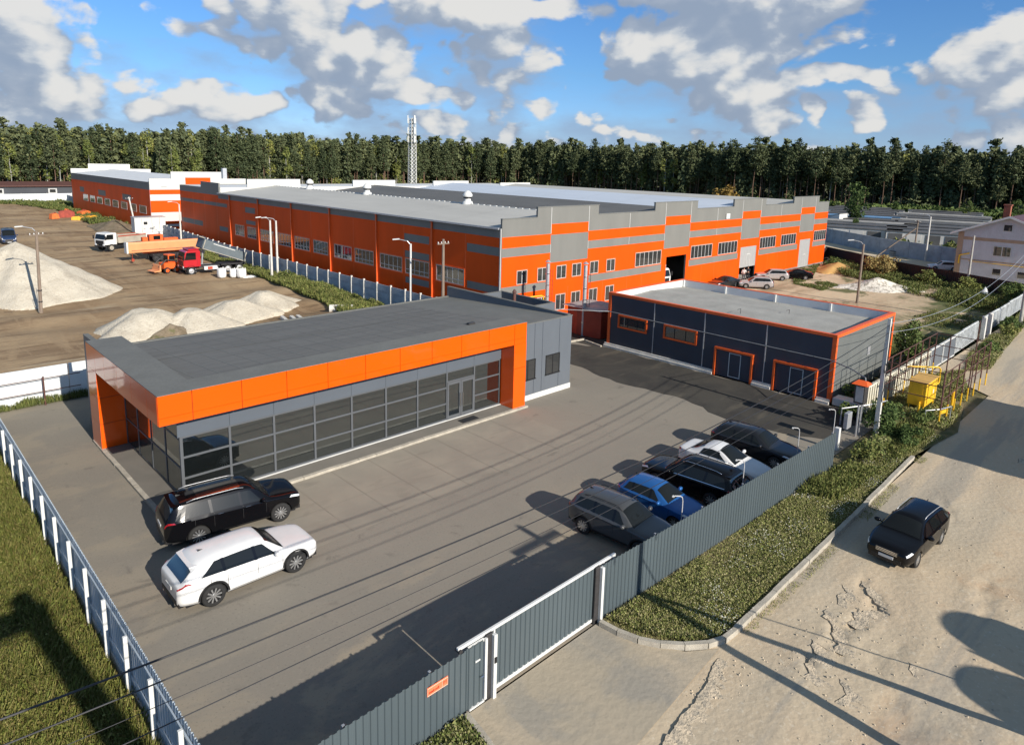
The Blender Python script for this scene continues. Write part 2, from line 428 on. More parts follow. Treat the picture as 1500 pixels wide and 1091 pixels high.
def ground_mat(name, layers, base, bump=.3, bscale=8.0, rough=.95):
    """base colour plus noise layers: (colour, scale(xyz), lo, hi, opacity, detail[, ('x'|'y', a, b)])"""
    m = D.materials.new(name); nt, N, L, b = nodes_of(m)
    sset(b, Roughness=rough, Specular_IOR_Level=.15)
    geo = N.new('ShaderNodeNewGeometry'); sep = N.new('ShaderNodeSeparateXYZ'); L.new(geo.outputs['Position'], sep.inputs[0])
    cur = None
    for i, ly in enumerate(layers):
        col, sc, lo, hi, op, det = ly[:6]
        mp = N.new('ShaderNodeMapping'); mp.inputs['Scale'].default_value = sc; mp.inputs['Location'].default_value = (i*7.3, i*3.1, 0)
        if len(ly) > 7 and ly[7] is not None: mp.inputs['Rotation'].default_value = (0, 0, ly[7])
        L.new(geo.outputs['Position'], mp.inputs[0])
        n = N.new('ShaderNodeTexNoise'); n.inputs['Scale'].default_value = 1.0; n.inputs['Detail'].default_value = det; n.inputs['Roughness'].default_value = .62
        n.inputs['Distortion'].default_value = .4
        L.new(mp.outputs[0], n.inputs['Vector'])
        mr = N.new('ShaderNodeMapRange'); mr.interpolation_type = 'SMOOTHSTEP'; L.new(n.outputs[0], mr.inputs[0])
        mr.inputs[1].default_value = lo; mr.inputs[2].default_value = hi; mr.inputs[4].default_value = op
        f = mr.outputs[0]
        if len(ly) > 6 and ly[6]:
            ax, a, bb = ly[6]
            g = N.new('ShaderNodeMapRange'); g.interpolation_type = 'SMOOTHSTEP'; L.new(sep.outputs['xyz'.index(ax)], g.inputs[0])
            g.inputs[1].default_value = a; g.inputs[2].default_value = bb
            mu = N.new('ShaderNodeMath'); mu.operation = 'MULTIPLY'; L.new(f, mu.inputs[0]); L.new(g.outputs[0], mu.inputs[1]); f = mu.outputs[0]
        mx = N.new('ShaderNodeMix'); mx.data_type = 'RGBA'; L.new(f, mx.inputs[0])
        if cur is None: mx.inputs[6].default_value = base+(1,)
        else: L.new(cur, mx.inputs[6])
        mx.inputs[7].default_value = col+(1,); cur = mx.outputs[2]
    L.new(cur, b.inputs['Base Color'])
    n3 = N.new('ShaderNodeTexNoise'); n3.inputs['Scale'].default_value = bscale; n3.inputs['Detail'].default_value = 6; L.new(geo.outputs['Position'], n3.inputs['Vector'])
    bp = N.new('ShaderNodeBump'); bp.inputs['Strength'].default_value = bump; bp.inputs['Distance'].default_value = .08
    L.new(n3.outputs[0], bp.inputs['Height']); L.new(bp.outputs[0], b.inputs['Normal'])
    return m
def glass_mat(name, tint=(.012, .014, .016), refl=.22, rough=.02, see=0.0, fmax=.6, gcol=(.92, .95, .97)):
    m = D.materials.new(name); nt, N, L, b = nodes_of(m)
    sset(b, Base_Color=tint+(1,), Roughness=.2, Specular_IOR_Level=.05)
    gl = N.new('ShaderNodeBsdfGlossy'); gl.inputs['Roughness'].default_value = rough; gl.inputs['Color'].default_value = gcol+(1,)
    fr = N.new('ShaderNodeLayerWeight'); fr.inputs['Blend'].default_value = .28
    mr = N.new('ShaderNodeMapRange'); L.new(fr.outputs['Fresnel'], mr.inputs[0]); mr.inputs[3].default_value = refl; mr.inputs[4].default_value = fmax
    mx = N.new('ShaderNodeMixShader'); L.new(mr.outputs[0], mx.inputs[0])
    if see:
        tr = N.new('ShaderNodeBsdfTransparent'); tr.inputs['Color'].default_value = (.50, .54, .54, 1)
        m1 = N.new('ShaderNodeMixShader'); m1.inputs[0].default_value = see; L.new(b.outputs[0], m1.inputs[1]); L.new(tr.outputs[0], m1.inputs[2])
        L.new(m1.outputs[0], mx.inputs[1])
    else: L.new(b.outputs[0], mx.inputs[1])
    L.new(gl.outputs[0], mx.inputs[2])
    L.new(mx.outputs[0], N['Material Output'].inputs[0])
    return m
def paint(name, col, rough=.28, metal=.0, coat=.6):
    m = mat(name, col, rough=rough, metal=metal, var=.05, scale=1.5, coat=coat, spec=.35)
    return m

ORANGE = mat('orange_panel', (.85, .115, .006), rough=.42, var=.05, scale=.4, spec=.4)
ORANGE_D = mat('orange_steel_paint', (.80, .12, .02), rough=.45, var=.10, scale=1.2)
ORANGE_W = mat('orange_sandwich_panel', (.80, .082, .002), rough=.5, var=.09, scale=.35, stretch=(1, 1, .3), spec=.15)
GREY_W = mat('grey_sandwich_panel', (.185, .185, .168), rough=.6, var=.08, scale=.5, stretch=(1, 1, .3))
GREY_P = mat('slate_panel', (.115, .13, .148), rough=.5, var=.07, scale=.7, stretch=(1, 1, .4))
DARK_P = mat('dark_slate_cladding', (.040, .049, .066), rough=.5, var=.10, scale=.8, stretch=(1, 1, .3))
SIDE_P = mat('weathered_grey_cladding', (.125, .135, .13), rough=.6, var=.12, scale=.6, stretch=(1, 1, .4))
WHITE = mat('white_paint', (.66, .66, .63), rough=.5, var=.06)
OFFWHITE = mat('white_membrane', (.66, .67, .66), rough=.6, var=.08, scale=.6)
ROOF_L = mat('light_grey_roof', (.46, .45, .41), rough=.75, var=.09, scale=.25, stretch=(1, .3, 1))
ROOF_D = mat('dark_grey_roof', (.115, .115, .11), rough=.8, var=.12, scale=.3, stretch=(1, .3, 1))
ROOF_B = mat('pale_blue_roof', (.55, .60, .66), rough=.5, var=.07, scale=.2, stretch=(1, .25, 1))
ROOF_M = mat('grey_roof_membrane', (.145, .142, .130), rough=.85, var=.16, scale=1.1, stretch=(.22, 1.6, 1), fine=.25, bscale=14)
ROOF_E = mat('grey_roof_edge_membrane', (.150, .151, .138), rough=.8, var=.10, scale=.8, fine=.2, bscale=12)
ROOF_G = mat('pale_bitumen_roof', (.335, .33, .30), rough=.9, var=.14, scale=.7, fine=.3, bscale=10)
CONC = mat('concrete', (.40, .38, .34), rough=.9, var=.16, scale=2.2, bump=.2, bscale=22, fine=.3)
CONC_W = mat('pale_concrete', (.60, .58, .53), rough=.9, var=.14, scale=1.6, bump=.2, bscale=22, fine=.3)
CONC_B = mat('bluish_concrete_panel', (.34, .38, .42), rough=.9, var=.22, scale=.9, bump=.2, bscale=12, fine=.35)
KERB = mat('kerb_concrete', (.40, .365, .30), rough=.92, var=.20, scale=1.8, bump=.2, bscale=26, fine=.35)
STEEL = mat('galvanised_steel', (.52, .53, .54), rough=.42, metal=.55, var=.12, scale=3)
STEEL_D = mat('dark_steel', (.055, .052, .052), rough=.55, metal=.3, var=.2, scale=4)
RUST = mat('brown_primer_steel', (.10, .042, .032), rough=.7, var=.3, scale=3)
YELLOW = mat('yellow_gas_paint', (.78, .46, .02), rough=.5, var=.12, scale=2)
RED_C = mat('red_container_paint', (.36, .05, .022), rough=.6, var=.2, scale=.8)
GLOSS_K = mat('gloss_black_trim', (.004, .004, .005), rough=.12, var=.05)
BLACKISH = mat('black_plastic', (.012, .012, .013), rough=.55, var=.2, scale=4)
RUBBER = mat('tyre_rubber', (.018, .018, .018), rough=.85, var=.25, scale=9)
ALLOY = mat('alloy_rim', (.55, .56, .57), rough=.3, metal=.8, var=.1, scale=6)
CHROME = mat('chrome_trim', (.75, .75, .76), rough=.15, metal=1.0, var=.05)
LAMP_W = mat('headlamp_lens', (.75, .78, .80), rough=.1, var=.1, scale=14, coat=1)
LAMP_R = mat('tail_lamp_lens', (.30, .008, .012), rough=.12, var=.2, scale=10, coat=1)
PLATE = mat('number_plate_white', (.62, .62, .60), rough=.5, var=.06)
WOOD = mat('weathered_wood_pole', (.22, .17, .13), rough=.9, var=.3, scale=2.5, stretch=(3, 3, .4), fine=.3)
GLASS_S = glass_mat('showroom_glass', (.016, .020, .021), refl=.32, gcol=(.74, .80, .82), see=.5)
GLASS_W = glass_mat('window_glass', (.035, .036, .036), refl=.10)
GLASS_C = glass_mat('car_glass', (.010, .012, .013), refl=.06, fmax=.34, gcol=(.66, .60, .52))
GLASS_T = glass_mat('car_glass_clear', (.012, .014, .016), refl=.07, see=.8)
ALU = mat('grey_window_frame', (.095, .102, .11), rough=.5, metal=.0, var=.06)
PVC = mat('white_window_frame', (.50, .50, .48), rough=.4, var=.04)

# ------------------------------------------------------------------ ground, yards and road
GRASS_SOIL = ground_mat('dry_meadow_soil', [((.085, .10, .03), (.05, .05, .05), .4, .6, .9, 6), ((.16, .12, .065), (.3, .3, .3), .5, .7, .8, 6)], (.12, .115, .05), .5, 3)
DIRT = ground_mat('brown_yard_dirt', [
    ((.40, .295, .18), (.11, .05, .1), .38, .62, .9, 7, None, R(18)),
    ((.17, .112, .068), (.035, .30, .1), .50, .66, .7, 6, None, R(-22)),
    ((.20, .132, .078), (.30, .035, .1), .52, .68, .65, 6, None, R(12)),
    ((.40, .33, .23), (.05, .22, .1), .60, .74, .8, 6, None, R(-8)),
    ((.12, .09, .062), (.12, .35, .1), .56, .70, .75, 6, None, R(-10)),
    ((.10, .11, .04), (.2, .2, .2), .55, .68, .75, 6, ('x', 35.0, 38.5)),
    ((.36, .26, .155), (.6, .09, .1), .52, .62, .7, 6, None, R(-12)), ((.13, .085, .05), (.08, .75, .1), .55, .63, .65, 6, None, R(-16)), ((.32, .23, .14), (.9, .07, .1), .54, .62, .6, 5, None, R(38)), ((.44, .36, .25), (.03, .5, .1), .60, .68, .6, 5, None, R(-6)),
    ], (.285, .195, .112), .9, 3.5)
ASPHALT = ground_mat('dusty_asphalt', [
    ((.305, .272, .218), (.10, .10, .1), .40, .72, .55, 7),
    ((.20, .184, .156), (.35, .05, .1), .52, .74, .18, 6, None, R(20)),
    ((.33, .285, .215), (.26, .42, .1), .46, .58, .6, 7, ('x', 12.0, 4.6)),
    ((.37, .31, .225), (.22, .42, .1), .51, .60, .7, 7, ('y', 21.0, 15.2)),
    ((.29, .262, .216), (.9, .03, .1), .58, .74, .2, 4, None, R(62)),
    ((.30, .10, .045), (.8, .8, .8), .705, .74, .6, 5, ('x', 6.5, 5.2)),
    ((.15, .135, .115), (.9, .9, .9), .60, .72, .55, 6), ((.28, .258, .215), (2.2, .10, .1), .54, .70, .16, 6, None, R(-38)), ((.16, .148, .125), (.07, 1.6, .1), .57, .70, .16, 6, None, R(9)),
    ((.32, .29, .24), (9, 9, 9), .56, .70, .35, 3), ((.12, .11, .095), (14, 14, 14), .58, .70, .35, 2),
    ], (.245, .222, .185), .15, 45)
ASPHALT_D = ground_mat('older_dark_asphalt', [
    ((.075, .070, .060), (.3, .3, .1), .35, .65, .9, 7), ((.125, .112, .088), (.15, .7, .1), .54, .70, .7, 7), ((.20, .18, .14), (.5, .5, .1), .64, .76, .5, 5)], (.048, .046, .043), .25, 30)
APRON = ground_mat('paving_slab_concrete', [
    ((.31, .28, .225), (.5, .5, .5), .35, .7, .8, 6), ((.20, .18, .148), (.35, 1.2, .1), .54, .7, .5, 6, None, R(40))], (.262, .238, .196), .1, 45)
STEP_M = ground_mat('showroom_step', [((.16, .15, .13), (.5, .5, .5), .35, .7, .8, 6)], (.195, .18, .155), .1, 40)
ROAD = ground_mat('sandy_road', [
    ((.53, .42, .29), (.22, .22, .2), .36, .66, .9, 8),
    ((.45, .39, .295), (.07, .28, .1), .47, .64, .75, 7, None, R(4)),
    ((.44, .29, .175), (.35, .35, .3), .52, .70, .75, 7, ('y', 6.0, 4.0)),
    ((.30, .26, .20), (.5, .5, .5), .62, .78, .5, 6),
    ((.60, .51, .38), (.8, .25, .5), .62, .78, .7, 6),
    ((.34, .285, .21), (3.5, 3.5, 3), .54, .68, .35, 6), ((.62, .55, .43), (7, 7, 7), .58, .66, .5, 3), ((.33, .30, .25), (.05, .5, .1), .50, .60, .6, 6, None, R(3)),
    ], (.52, .43, .305), .3, 5.0)
DRIVE = ground_mat('sandy_gate_drive', [
    ((.31, .285, .24), (.30, .30, .2), .44, .58, .85, 7), ((.48, .40, .29), (.5, .18, .3), .46, .66, .8, 7, None, R(50))], (.40, .345, .26), .25, 5)
LOT = ground_mat('sandy_vacant_lot', [
    ((.60, .475, .32), (.10, .10, .1), .36, .62, .9, 7), ((.10, .115, .045), (.10, .16, .1), .52, .60, .9, 7),
    ((.30, .22, .14), (.05, .3, .1), .52, .68, .8, 6), ((.09, .11, .04), (.2, .2, .2), .40, .52, .95, 6, ('y', 25.0, 19.0)),
    ((.50, .45, .36), (.35, .10, .2), .6, .7, .7, 5)], (.44, .33, .215), .7, 1.6)
PALE_LOT = ground_mat('pale_gravel_lot', [((.72, .60, .43), (.08, .08, .1), .35, .65, .9, 7), ((.36, .28, .18), (.1, .3, .1), .57, .7, .8, 6)], (.60, .48, .33), .4, 3)
VERGE_S = ground_mat('verge_soil', [((.27, .21, .12), (.5, .5, .5), .45, .65, .9, 7), ((.06, .075, .022), (.7, .7, .7), .48, .66, .6, 6)], (.16, .14, .07), .8, 6)

def sheet(name, poly, z, m, kind='structure', jit=0.0, seg=2.0):
    pts = []
    rr = random.Random(name)
    n = len(poly)
    for i in range(n):
        a, b = poly[i], poly[(i+1) % n]
        L_ = math.hypot(b[0]-a[0], b[1]-a[1]); k = max(1, int(L_/seg)) if jit else 1
        for j in range(k):
            t = j/k; q = 0 if j == 0 else rr.uniform(-jit, jit)
            nx, ny = -(b[1]-a[1])/max(L_, 1e-6), (b[0]-a[0])/max(L_, 1e-6)
            pts.append((a[0]+(b[0]-a[0])*t+nx*q, a[1]+(b[1]-a[1])*t+ny*q, z))
    o = MB().poly(pts).build(name, m); o['kind'] = kind; return o
def ground_sheet():
    mb = MB()
    mb.quad((-3500, -3500, -.5), (3500, -3500, -.5), (3500, 3500, -.5), (-3500, 3500, -.5))
    setting(mb.build('ground', GRASS_SOIL))
ground_sheet()
# the rutted yard gets real relief
def rutted_yard():
    x0, x1, y0, y1 = -60.0, 39.2, 47.2, 232.0
    nx, ny = 110, 170
    rr = np.random.default_rng(3)
    xs = np.linspace(x0, x1, nx+1)
    ys = y0+(y1-y0)*(np.linspace(0, 1, ny+1)**1.7)
    X, Y = np.meshgrid(xs, ys)
    Z = np.zeros_like(X)
    for k in range(22):
        a = rr.uniform(-.5, .5); f = rr.uniform(.15, 1.2); ph = rr.uniform(0, 6.28)
        Z += rr.uniform(.01, .035)*np.sin(f*(X*np.sin(a)+Y*np.cos(a)) + ph + .8*np.sin(.11*X+k))
    edge = np.clip((Y-y0)/3, 0, 1)*np.clip((x1-X)/2.5, 0, 1)
    Z = Z*edge+.015
    mb = MB(); V = np.stack([X, Y, Z], -1).reshape(-1, 3)
    fs = [(j*(nx+1)+i, j*(nx+1)+i+1, (j+1)*(nx+1)+i+1, (j+1)*(nx+1)+i) for j in range(ny) for i in range(nx)]
    mb.add(V, fs); setting(mb.build('dirt_yard', DIRT, smooth=True))
rutted_yard()
sheet('asphalt_yard', [(4.42, 12.35), (43.9, 12.35), (43.9, 33.9), (43.2, 42.9), (33.9, 42.9), (9, 46.95), (4.42, 46.95)], .004, ASPHALT)
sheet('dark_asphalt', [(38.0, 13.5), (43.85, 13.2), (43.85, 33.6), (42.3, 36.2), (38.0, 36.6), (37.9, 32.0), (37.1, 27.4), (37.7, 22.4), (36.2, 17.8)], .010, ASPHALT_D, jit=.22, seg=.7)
def apron():
    mb = MB(); xs = [9.35+2.04*k for k in range(10)]
    for i in range(9):
        a, b = xs[i], xs[i+1]
        for y0, y1 in ((22.35, 24.9), (24.93, 27.88)):
            mb.quad((a+.018, y0, .0125), (b-.018, y0, .0125), (b-.018, y1, .0125), (a+.018, y1, .0125))
    setting(mb.build('parking_apron', APRON))
apron()
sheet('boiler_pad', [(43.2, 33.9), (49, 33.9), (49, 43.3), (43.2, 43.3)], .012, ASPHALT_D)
# road surface with real relief: ruts, broken edges and potholes
def road_relief():
    x0, x1, y0, y1 = -8.0, 130.0, -14.0, 9.2
    nx, ny = 420, 150
    rr = np.random.default_rng(11)
    xs = x0+(x1-x0)*(np.linspace(0, 1, nx+1)**1.35); ys = np.linspace(y0, y1, ny+1)
    X, Y = np.meshgrid(xs, ys); Z = np.zeros_like(X)
    for k in range(26):
        a = rr.uniform(-.35, .35); f = rr.uniform(.5, 3.2); ph = rr.uniform(0, 6.28)
        Z += rr.uniform(.002, .0065)*np.sin(f*(X*np.sin(a)+Y*np.cos(a)) + ph + 1.3*np.sin(.35*X+k)+.7*np.sin(.9*Y+k))
    # broken asphalt edges: small steps along crack lines
    for (ax, ay, bx, by, w, dp) in ((25.3, 7.3, 24.2, 6.2, .22, .09), (24.2, 6.2, 22.6, 6.55, .2, .07), (22.6, 6.55, 21.7, 6.75, .25, .09), (21.7, 6.75, 20.9, 6.4, .18, .07),
                                    (20.6, 6.9, 19.7, 6.75, .2, .08), (19.7, 6.75, 18.9, 6.1, .15, .05), (28.5, 4.1, 26.5, 3.6, .3, .06), (22.9, 5.0, 21.2, 5.4, .2, .05),
                                    (34.5, 6.9, 33.2, 6.2, .25, .06), (20.0, 4.6, 19.2, 3.9, .25, .06), (45.5, 7.2, 46.2, 6.0, .3, .06), (16.9, 5.2, 15.2, 4.4, .2, .04)):
        t = np.clip(((X-ax)*(bx-ax)+(Y-ay)*(by-ay))/((bx-ax)**2+(by-ay)**2), 0, 1)
        d = np.hypot(X-(ax+t*(bx-ax))-.16*np.sin(7*Y+3*X), Y-(ay+t*(by-ay))-.18*np.sin(6*X+2*Y))
        Z -= dp*np.exp(-(d/w)**4)
        Z += .35*dp*np.exp(-((d-w*1.6)/w)**2)*(.5+.5*np.sin(13*X+9*Y))
    Z = Z*np.clip((y1-Y)/.8, 0, 1)+.012
    global ROAD_Z; ROAD_Z = (xs, ys, Z)
    mb = MB(); V = np.stack([X, Y, Z], -1).reshape(-1, 3)
    fs = [(j*(nx+1)+i, j*(nx+1)+i+1, (j+1)*(nx+1)+i+1, (j+1)*(nx+1)+i) for j in range(ny) for i in range(nx)]
    mb.add(V, fs); setting(mb.build('road', ROAD, smooth=True))
road_relief()
def road_z(x, y):
    xs, ys, Z = ROAD_Z
    i = min(max(np.searchsorted(xs, x)-1, 0), len(xs)-2); j = min(max(np.searchsorted(ys, y)-1, 0), len(ys)-2)
    u = (x-xs[i])/(xs[i+1]-xs[i]); v = (y-ys[j])/(ys[j+1]-ys[j])
    return float(Z[j, i]*(1-u)*(1-v)+Z[j, i+1]*u*(1-v)+Z[j+1, i]*(1-u)*v+Z[j+1, i+1]*u*v)
CRACK = ground_mat('crack_soil', [((.10, .075, .05), (3, 3, 3), .4, .6, .9, 4)], (.055, .042, .032), .4, 20)
LIP = ground_mat('broken_asphalt_lip', [((.58, .48, .35), (2, 2, 2), .4, .6, .9, 5), ((.30, .27, .22), (5, 5, 5), .5, .6, .7, 4)], (.46, .39, .29), .6, 14)
def crack(pts, w, lip=.0, seed=0):
    rr = random.Random(seed*7+1); P = []
    for a, b in zip(pts[:-1], pts[1:]):
        n = max(2, int(math.hypot(b[0]-a[0], b[1]-a[1])/.09))
        P += [(a[0]+(b[0]-a[0])*k/n, a[1]+(b[1]-a[1])*k/n) for k in range(n)]
    P.append(pts[-1]); m = len(P); mb = MB(); L, Q = [], []; ox = oy = 0
    for k, (x, y) in enumerate(P):
        ox = ox*.8+rr.uniform(-.04, .04); oy = oy*.8+rr.uniform(-.04, .04)
        t = (P[min(k+1, m-1)][0]-P[max(k-1, 0)][0], P[min(k+1, m-1)][1]-P[max(k-1, 0)][1]); l_ = math.hypot(*t) or 1
        nx, ny = -t[1]/l_, t[0]/l_; f = math.sin(math.pi*min(1, (k+.3)/m))**.5; ww = w*f*rr.uniform(.25, 1.2)
        L.append((x+ox+nx*ww, y+oy+ny*ww)); Q.append((x+ox-nx*ww, y+oy-ny*ww))
    vs = [(x, y, road_z(x, y)+.006) for x, y in L]+[(x, y, road_z(x, y)+.006) for x, y in Q]
    mb.add(vs, [(k, m+k, m+k+1, k+1) for k in range(m-1)]); setting(mb.build('road_crack', CRACK))
    if lip:
        # the broken slab edge stands up along the sunward side of the crack
        lb = MB(); top, bot, out = [], [], []
        for k, (x, y) in enumerate(Q):
            f = math.sin(math.pi*min(1, (k+.3)/m))**.5; h = lip*f*rr.uniform(.5, 1.15)
            top.append((x, y-.02, road_z(x, y)+h)); bot.append((x, y, road_z(x, y)-.02)); out.append((x+rr.uniform(-.1, .1), y-rr.uniform(.35, .8), road_z(x, y-.5)-.01))
        lb.add(bot+top+out, [(k, k+1, m+k+1, m+k) for k in range(m-1)]+[(m+k, m+k+1, 2*m+k+1, 2*m+k) for k in range(m-1)])
        setting(lb.build('broken_asphalt', LIP))
for i, (pts, w, lip) in enumerate([
    ([(25.5, 7.25), (25.0, 7.0), (24.7, 6.75), (24.4, 6.2), (24.1, 6.15), (23.9, 6.35)], .055, .07), ([(23.9, 6.35), (23.3, 6.75), (22.9, 6.6), (22.5, 6.75)], .03, .04), ([(22.7, 7.5), (22.2, 7.35), (22.0, 6.95), (21.5, 6.8), (21.2, 6.45), (20.8, 6.5)], .055, .06),
    ([(20.75, 7.2), (20.35, 6.95), (20.1, 6.6), (19.6, 6.75), (19.2, 6.55), (18.9, 6.7)], .05, .06), ([(19.7, 5.9), (19.2, 5.5), (18.6, 5.6)], .02, .02), ([(24.6, 7.6), (24.2, 7.3), (23.8, 7.5), (23.3, 7.25)], .025, .03),
    ([(31.9, 6.9), (32.6, 7.2), (33.2, 7.05)], .03, .03), ([(44, 5.2), (43.2, 5.6), (42.6, 5.5)], .05, .03),
    ([(17.9, 8.75), (16.6, 8.5), (15.2, 8.25), (13.9, 8.1), (12.4, 7.8)], .035, .06), ([(22.0, 4.7), (21.5, 4.45)], .015, .02)]):
    crack(pts, w, lip, i)
def stones():
    rr = random.Random(31); mb = MB()
    for k in range(420):
        cx, cy, s_ = rr.choice(((21.5, 6.9, .9), (19.7, 6.9, .7), (24.2, 6.6, .6), (20, 5, 1.5), (17.0, 8.5, 1.0), (26, 3.5, 2.2), (34, 6.5, 3), (18, 4, 2.5)))
        x, y = cx+rr.gauss(0, s_), cy+rr.gauss(0, s_*.6)
        if y > 8.6: continue
        r = rr.uniform(.012, .045); z = road_z(x, y)
        mb.add([(x-r, y-r*.7, z), (x+r, y-r*.6, z), (x+r*.8, y+r, z), (x-r*.9, y+r*.8, z), (x+rr.uniform(-.3, .3)*r, y, z+r*1.1)], [(0, 1, 4), (1, 2, 4), (2, 3, 4), (3, 0, 4)])
    o = mb.build('road_stones', LIP); o['kind'] = 'stuff'
stones()
sheet('road_shoulder', [(54.2, 9.0), (60, 8.9), (132, 8.9), (132, 13.3), (57.3, 13.5), (56.4, 12.0), (55.6, 10.6)], .036, ROAD)
sheet('gate_drive', [(10.66, 12.28), (10.6, 11.8), (10.45, 11.0), (10.2, 9.6), (10.0, 8.5), (12.6, 8.5), (18.2, 8.95), (17.3, 9.6), (16.5, 10.9), (16.35, 12.28)], .03, DRIVE)
sheet('roadside', [(43, 8.2), (60, 8.2), (62, 13.7), (43, 13.7)], -.03, VERGE_S)
sheet('grass_verge', [(16.35, 12.28), (16.6, 10.9), (17.4, 9.65), (18.6, 9.02), (28.8, 9.15), (39, 9.5), (45, 8.8), (54, 10.4), (56.5, 13.2), (44, 13.2), (43.9, 12.28)], .045, VERGE_S)
sheet('vacant_lot', [(55.2, 13.8), (100, 14.2), (119.5, 45.4), (112.6, 43.4), (49, 43.4), (49, 34), (55.2, 34)], .006, LOT)
sheet('gravel_lot', [(120, 45.6), (101, 15), (112, 14), (128.6, 29), (147, 57), (113, 62), (112.6, 45.6)], .004, PALE_LOT)
sheet('wasteland', [(130, 31), (160, 20), (300, 40), (290, 110), (200, 110), (147, 58)], .008, GRASS_SOIL)
sheet('meadow', [(-40, -5), (4.38, -5), (4.38, 47), (-40, 47)], .004, VERGE_S)

# kerbs
def kerb_line(name, pts, w=.16, h=.13, z0=0.0, m=KERB, seg=1.0):
    mb = MB(); rr = random.Random(name)
    for i in range(len(pts)-1):
        a, b = Vector(pts[i]+(0,)), Vector(pts[i+1]+(0,)); L_ = (b-a).length; k = max(1, round(L_/seg)); d = (b-a)/k
        ang = math.atan2(d.y, d.x)
        for j in range(k):
            c = a+d*(j+.5); hh = h+rr.uniform(-.012, .012)
            mb.obox((c.x+rr.uniform(-.008, .008), c.y+rr.uniform(-.012, .012), z0+hh/2), (d.length-.012, w, hh), ang+rr.uniform(-.012, .012))
    return setting(mb.build(name, m))
arc = [(16.3, 12.15), (16.36, 11.5), (16.55, 10.85), (16.9, 10.25), (17.4, 9.7), (18.0, 9.25), (18.6, 9.02), (19.3, 8.98)]
kerb_line('verge_kerb', arc, seg=.7, h=.2)
kerb_line('verge_kerb', [(19.3, 8.98), (28.8, 9.15), (38.9, 9.42)], h=.2, w=.18)
kerb_line('gate_kerb', [(10.66, 12.25), (10.58, 11.75), (10.47, 11.1), (10.3, 10.1), (10.0, 8.7)], h=.16, seg=.9)
kerb_line('yard_kerb', [(8.15, 28.0), (8.15, 38.9)], h=.13, w=.2)
kerb_line('yard_kerb', [(8.15, 27.97), (28.95, 27.97)], h=.13, w=.2)
kerb_line('boiler_kerb', [(42.4, 36.5), (44.3, 36.25)], h=.15)
kerb_line('boiler_kerb', [(44.0, 35.9), (43.6, 33.9)], h=.12)
# the slightly raised step in front of the showroom
setting(MB().box(8.25, 28.07, 0, 28.85, 29.3, .12).box(8.25, 29.3, 0, 9.35, 38.6, .12).build('showroom_step', STEP_M))

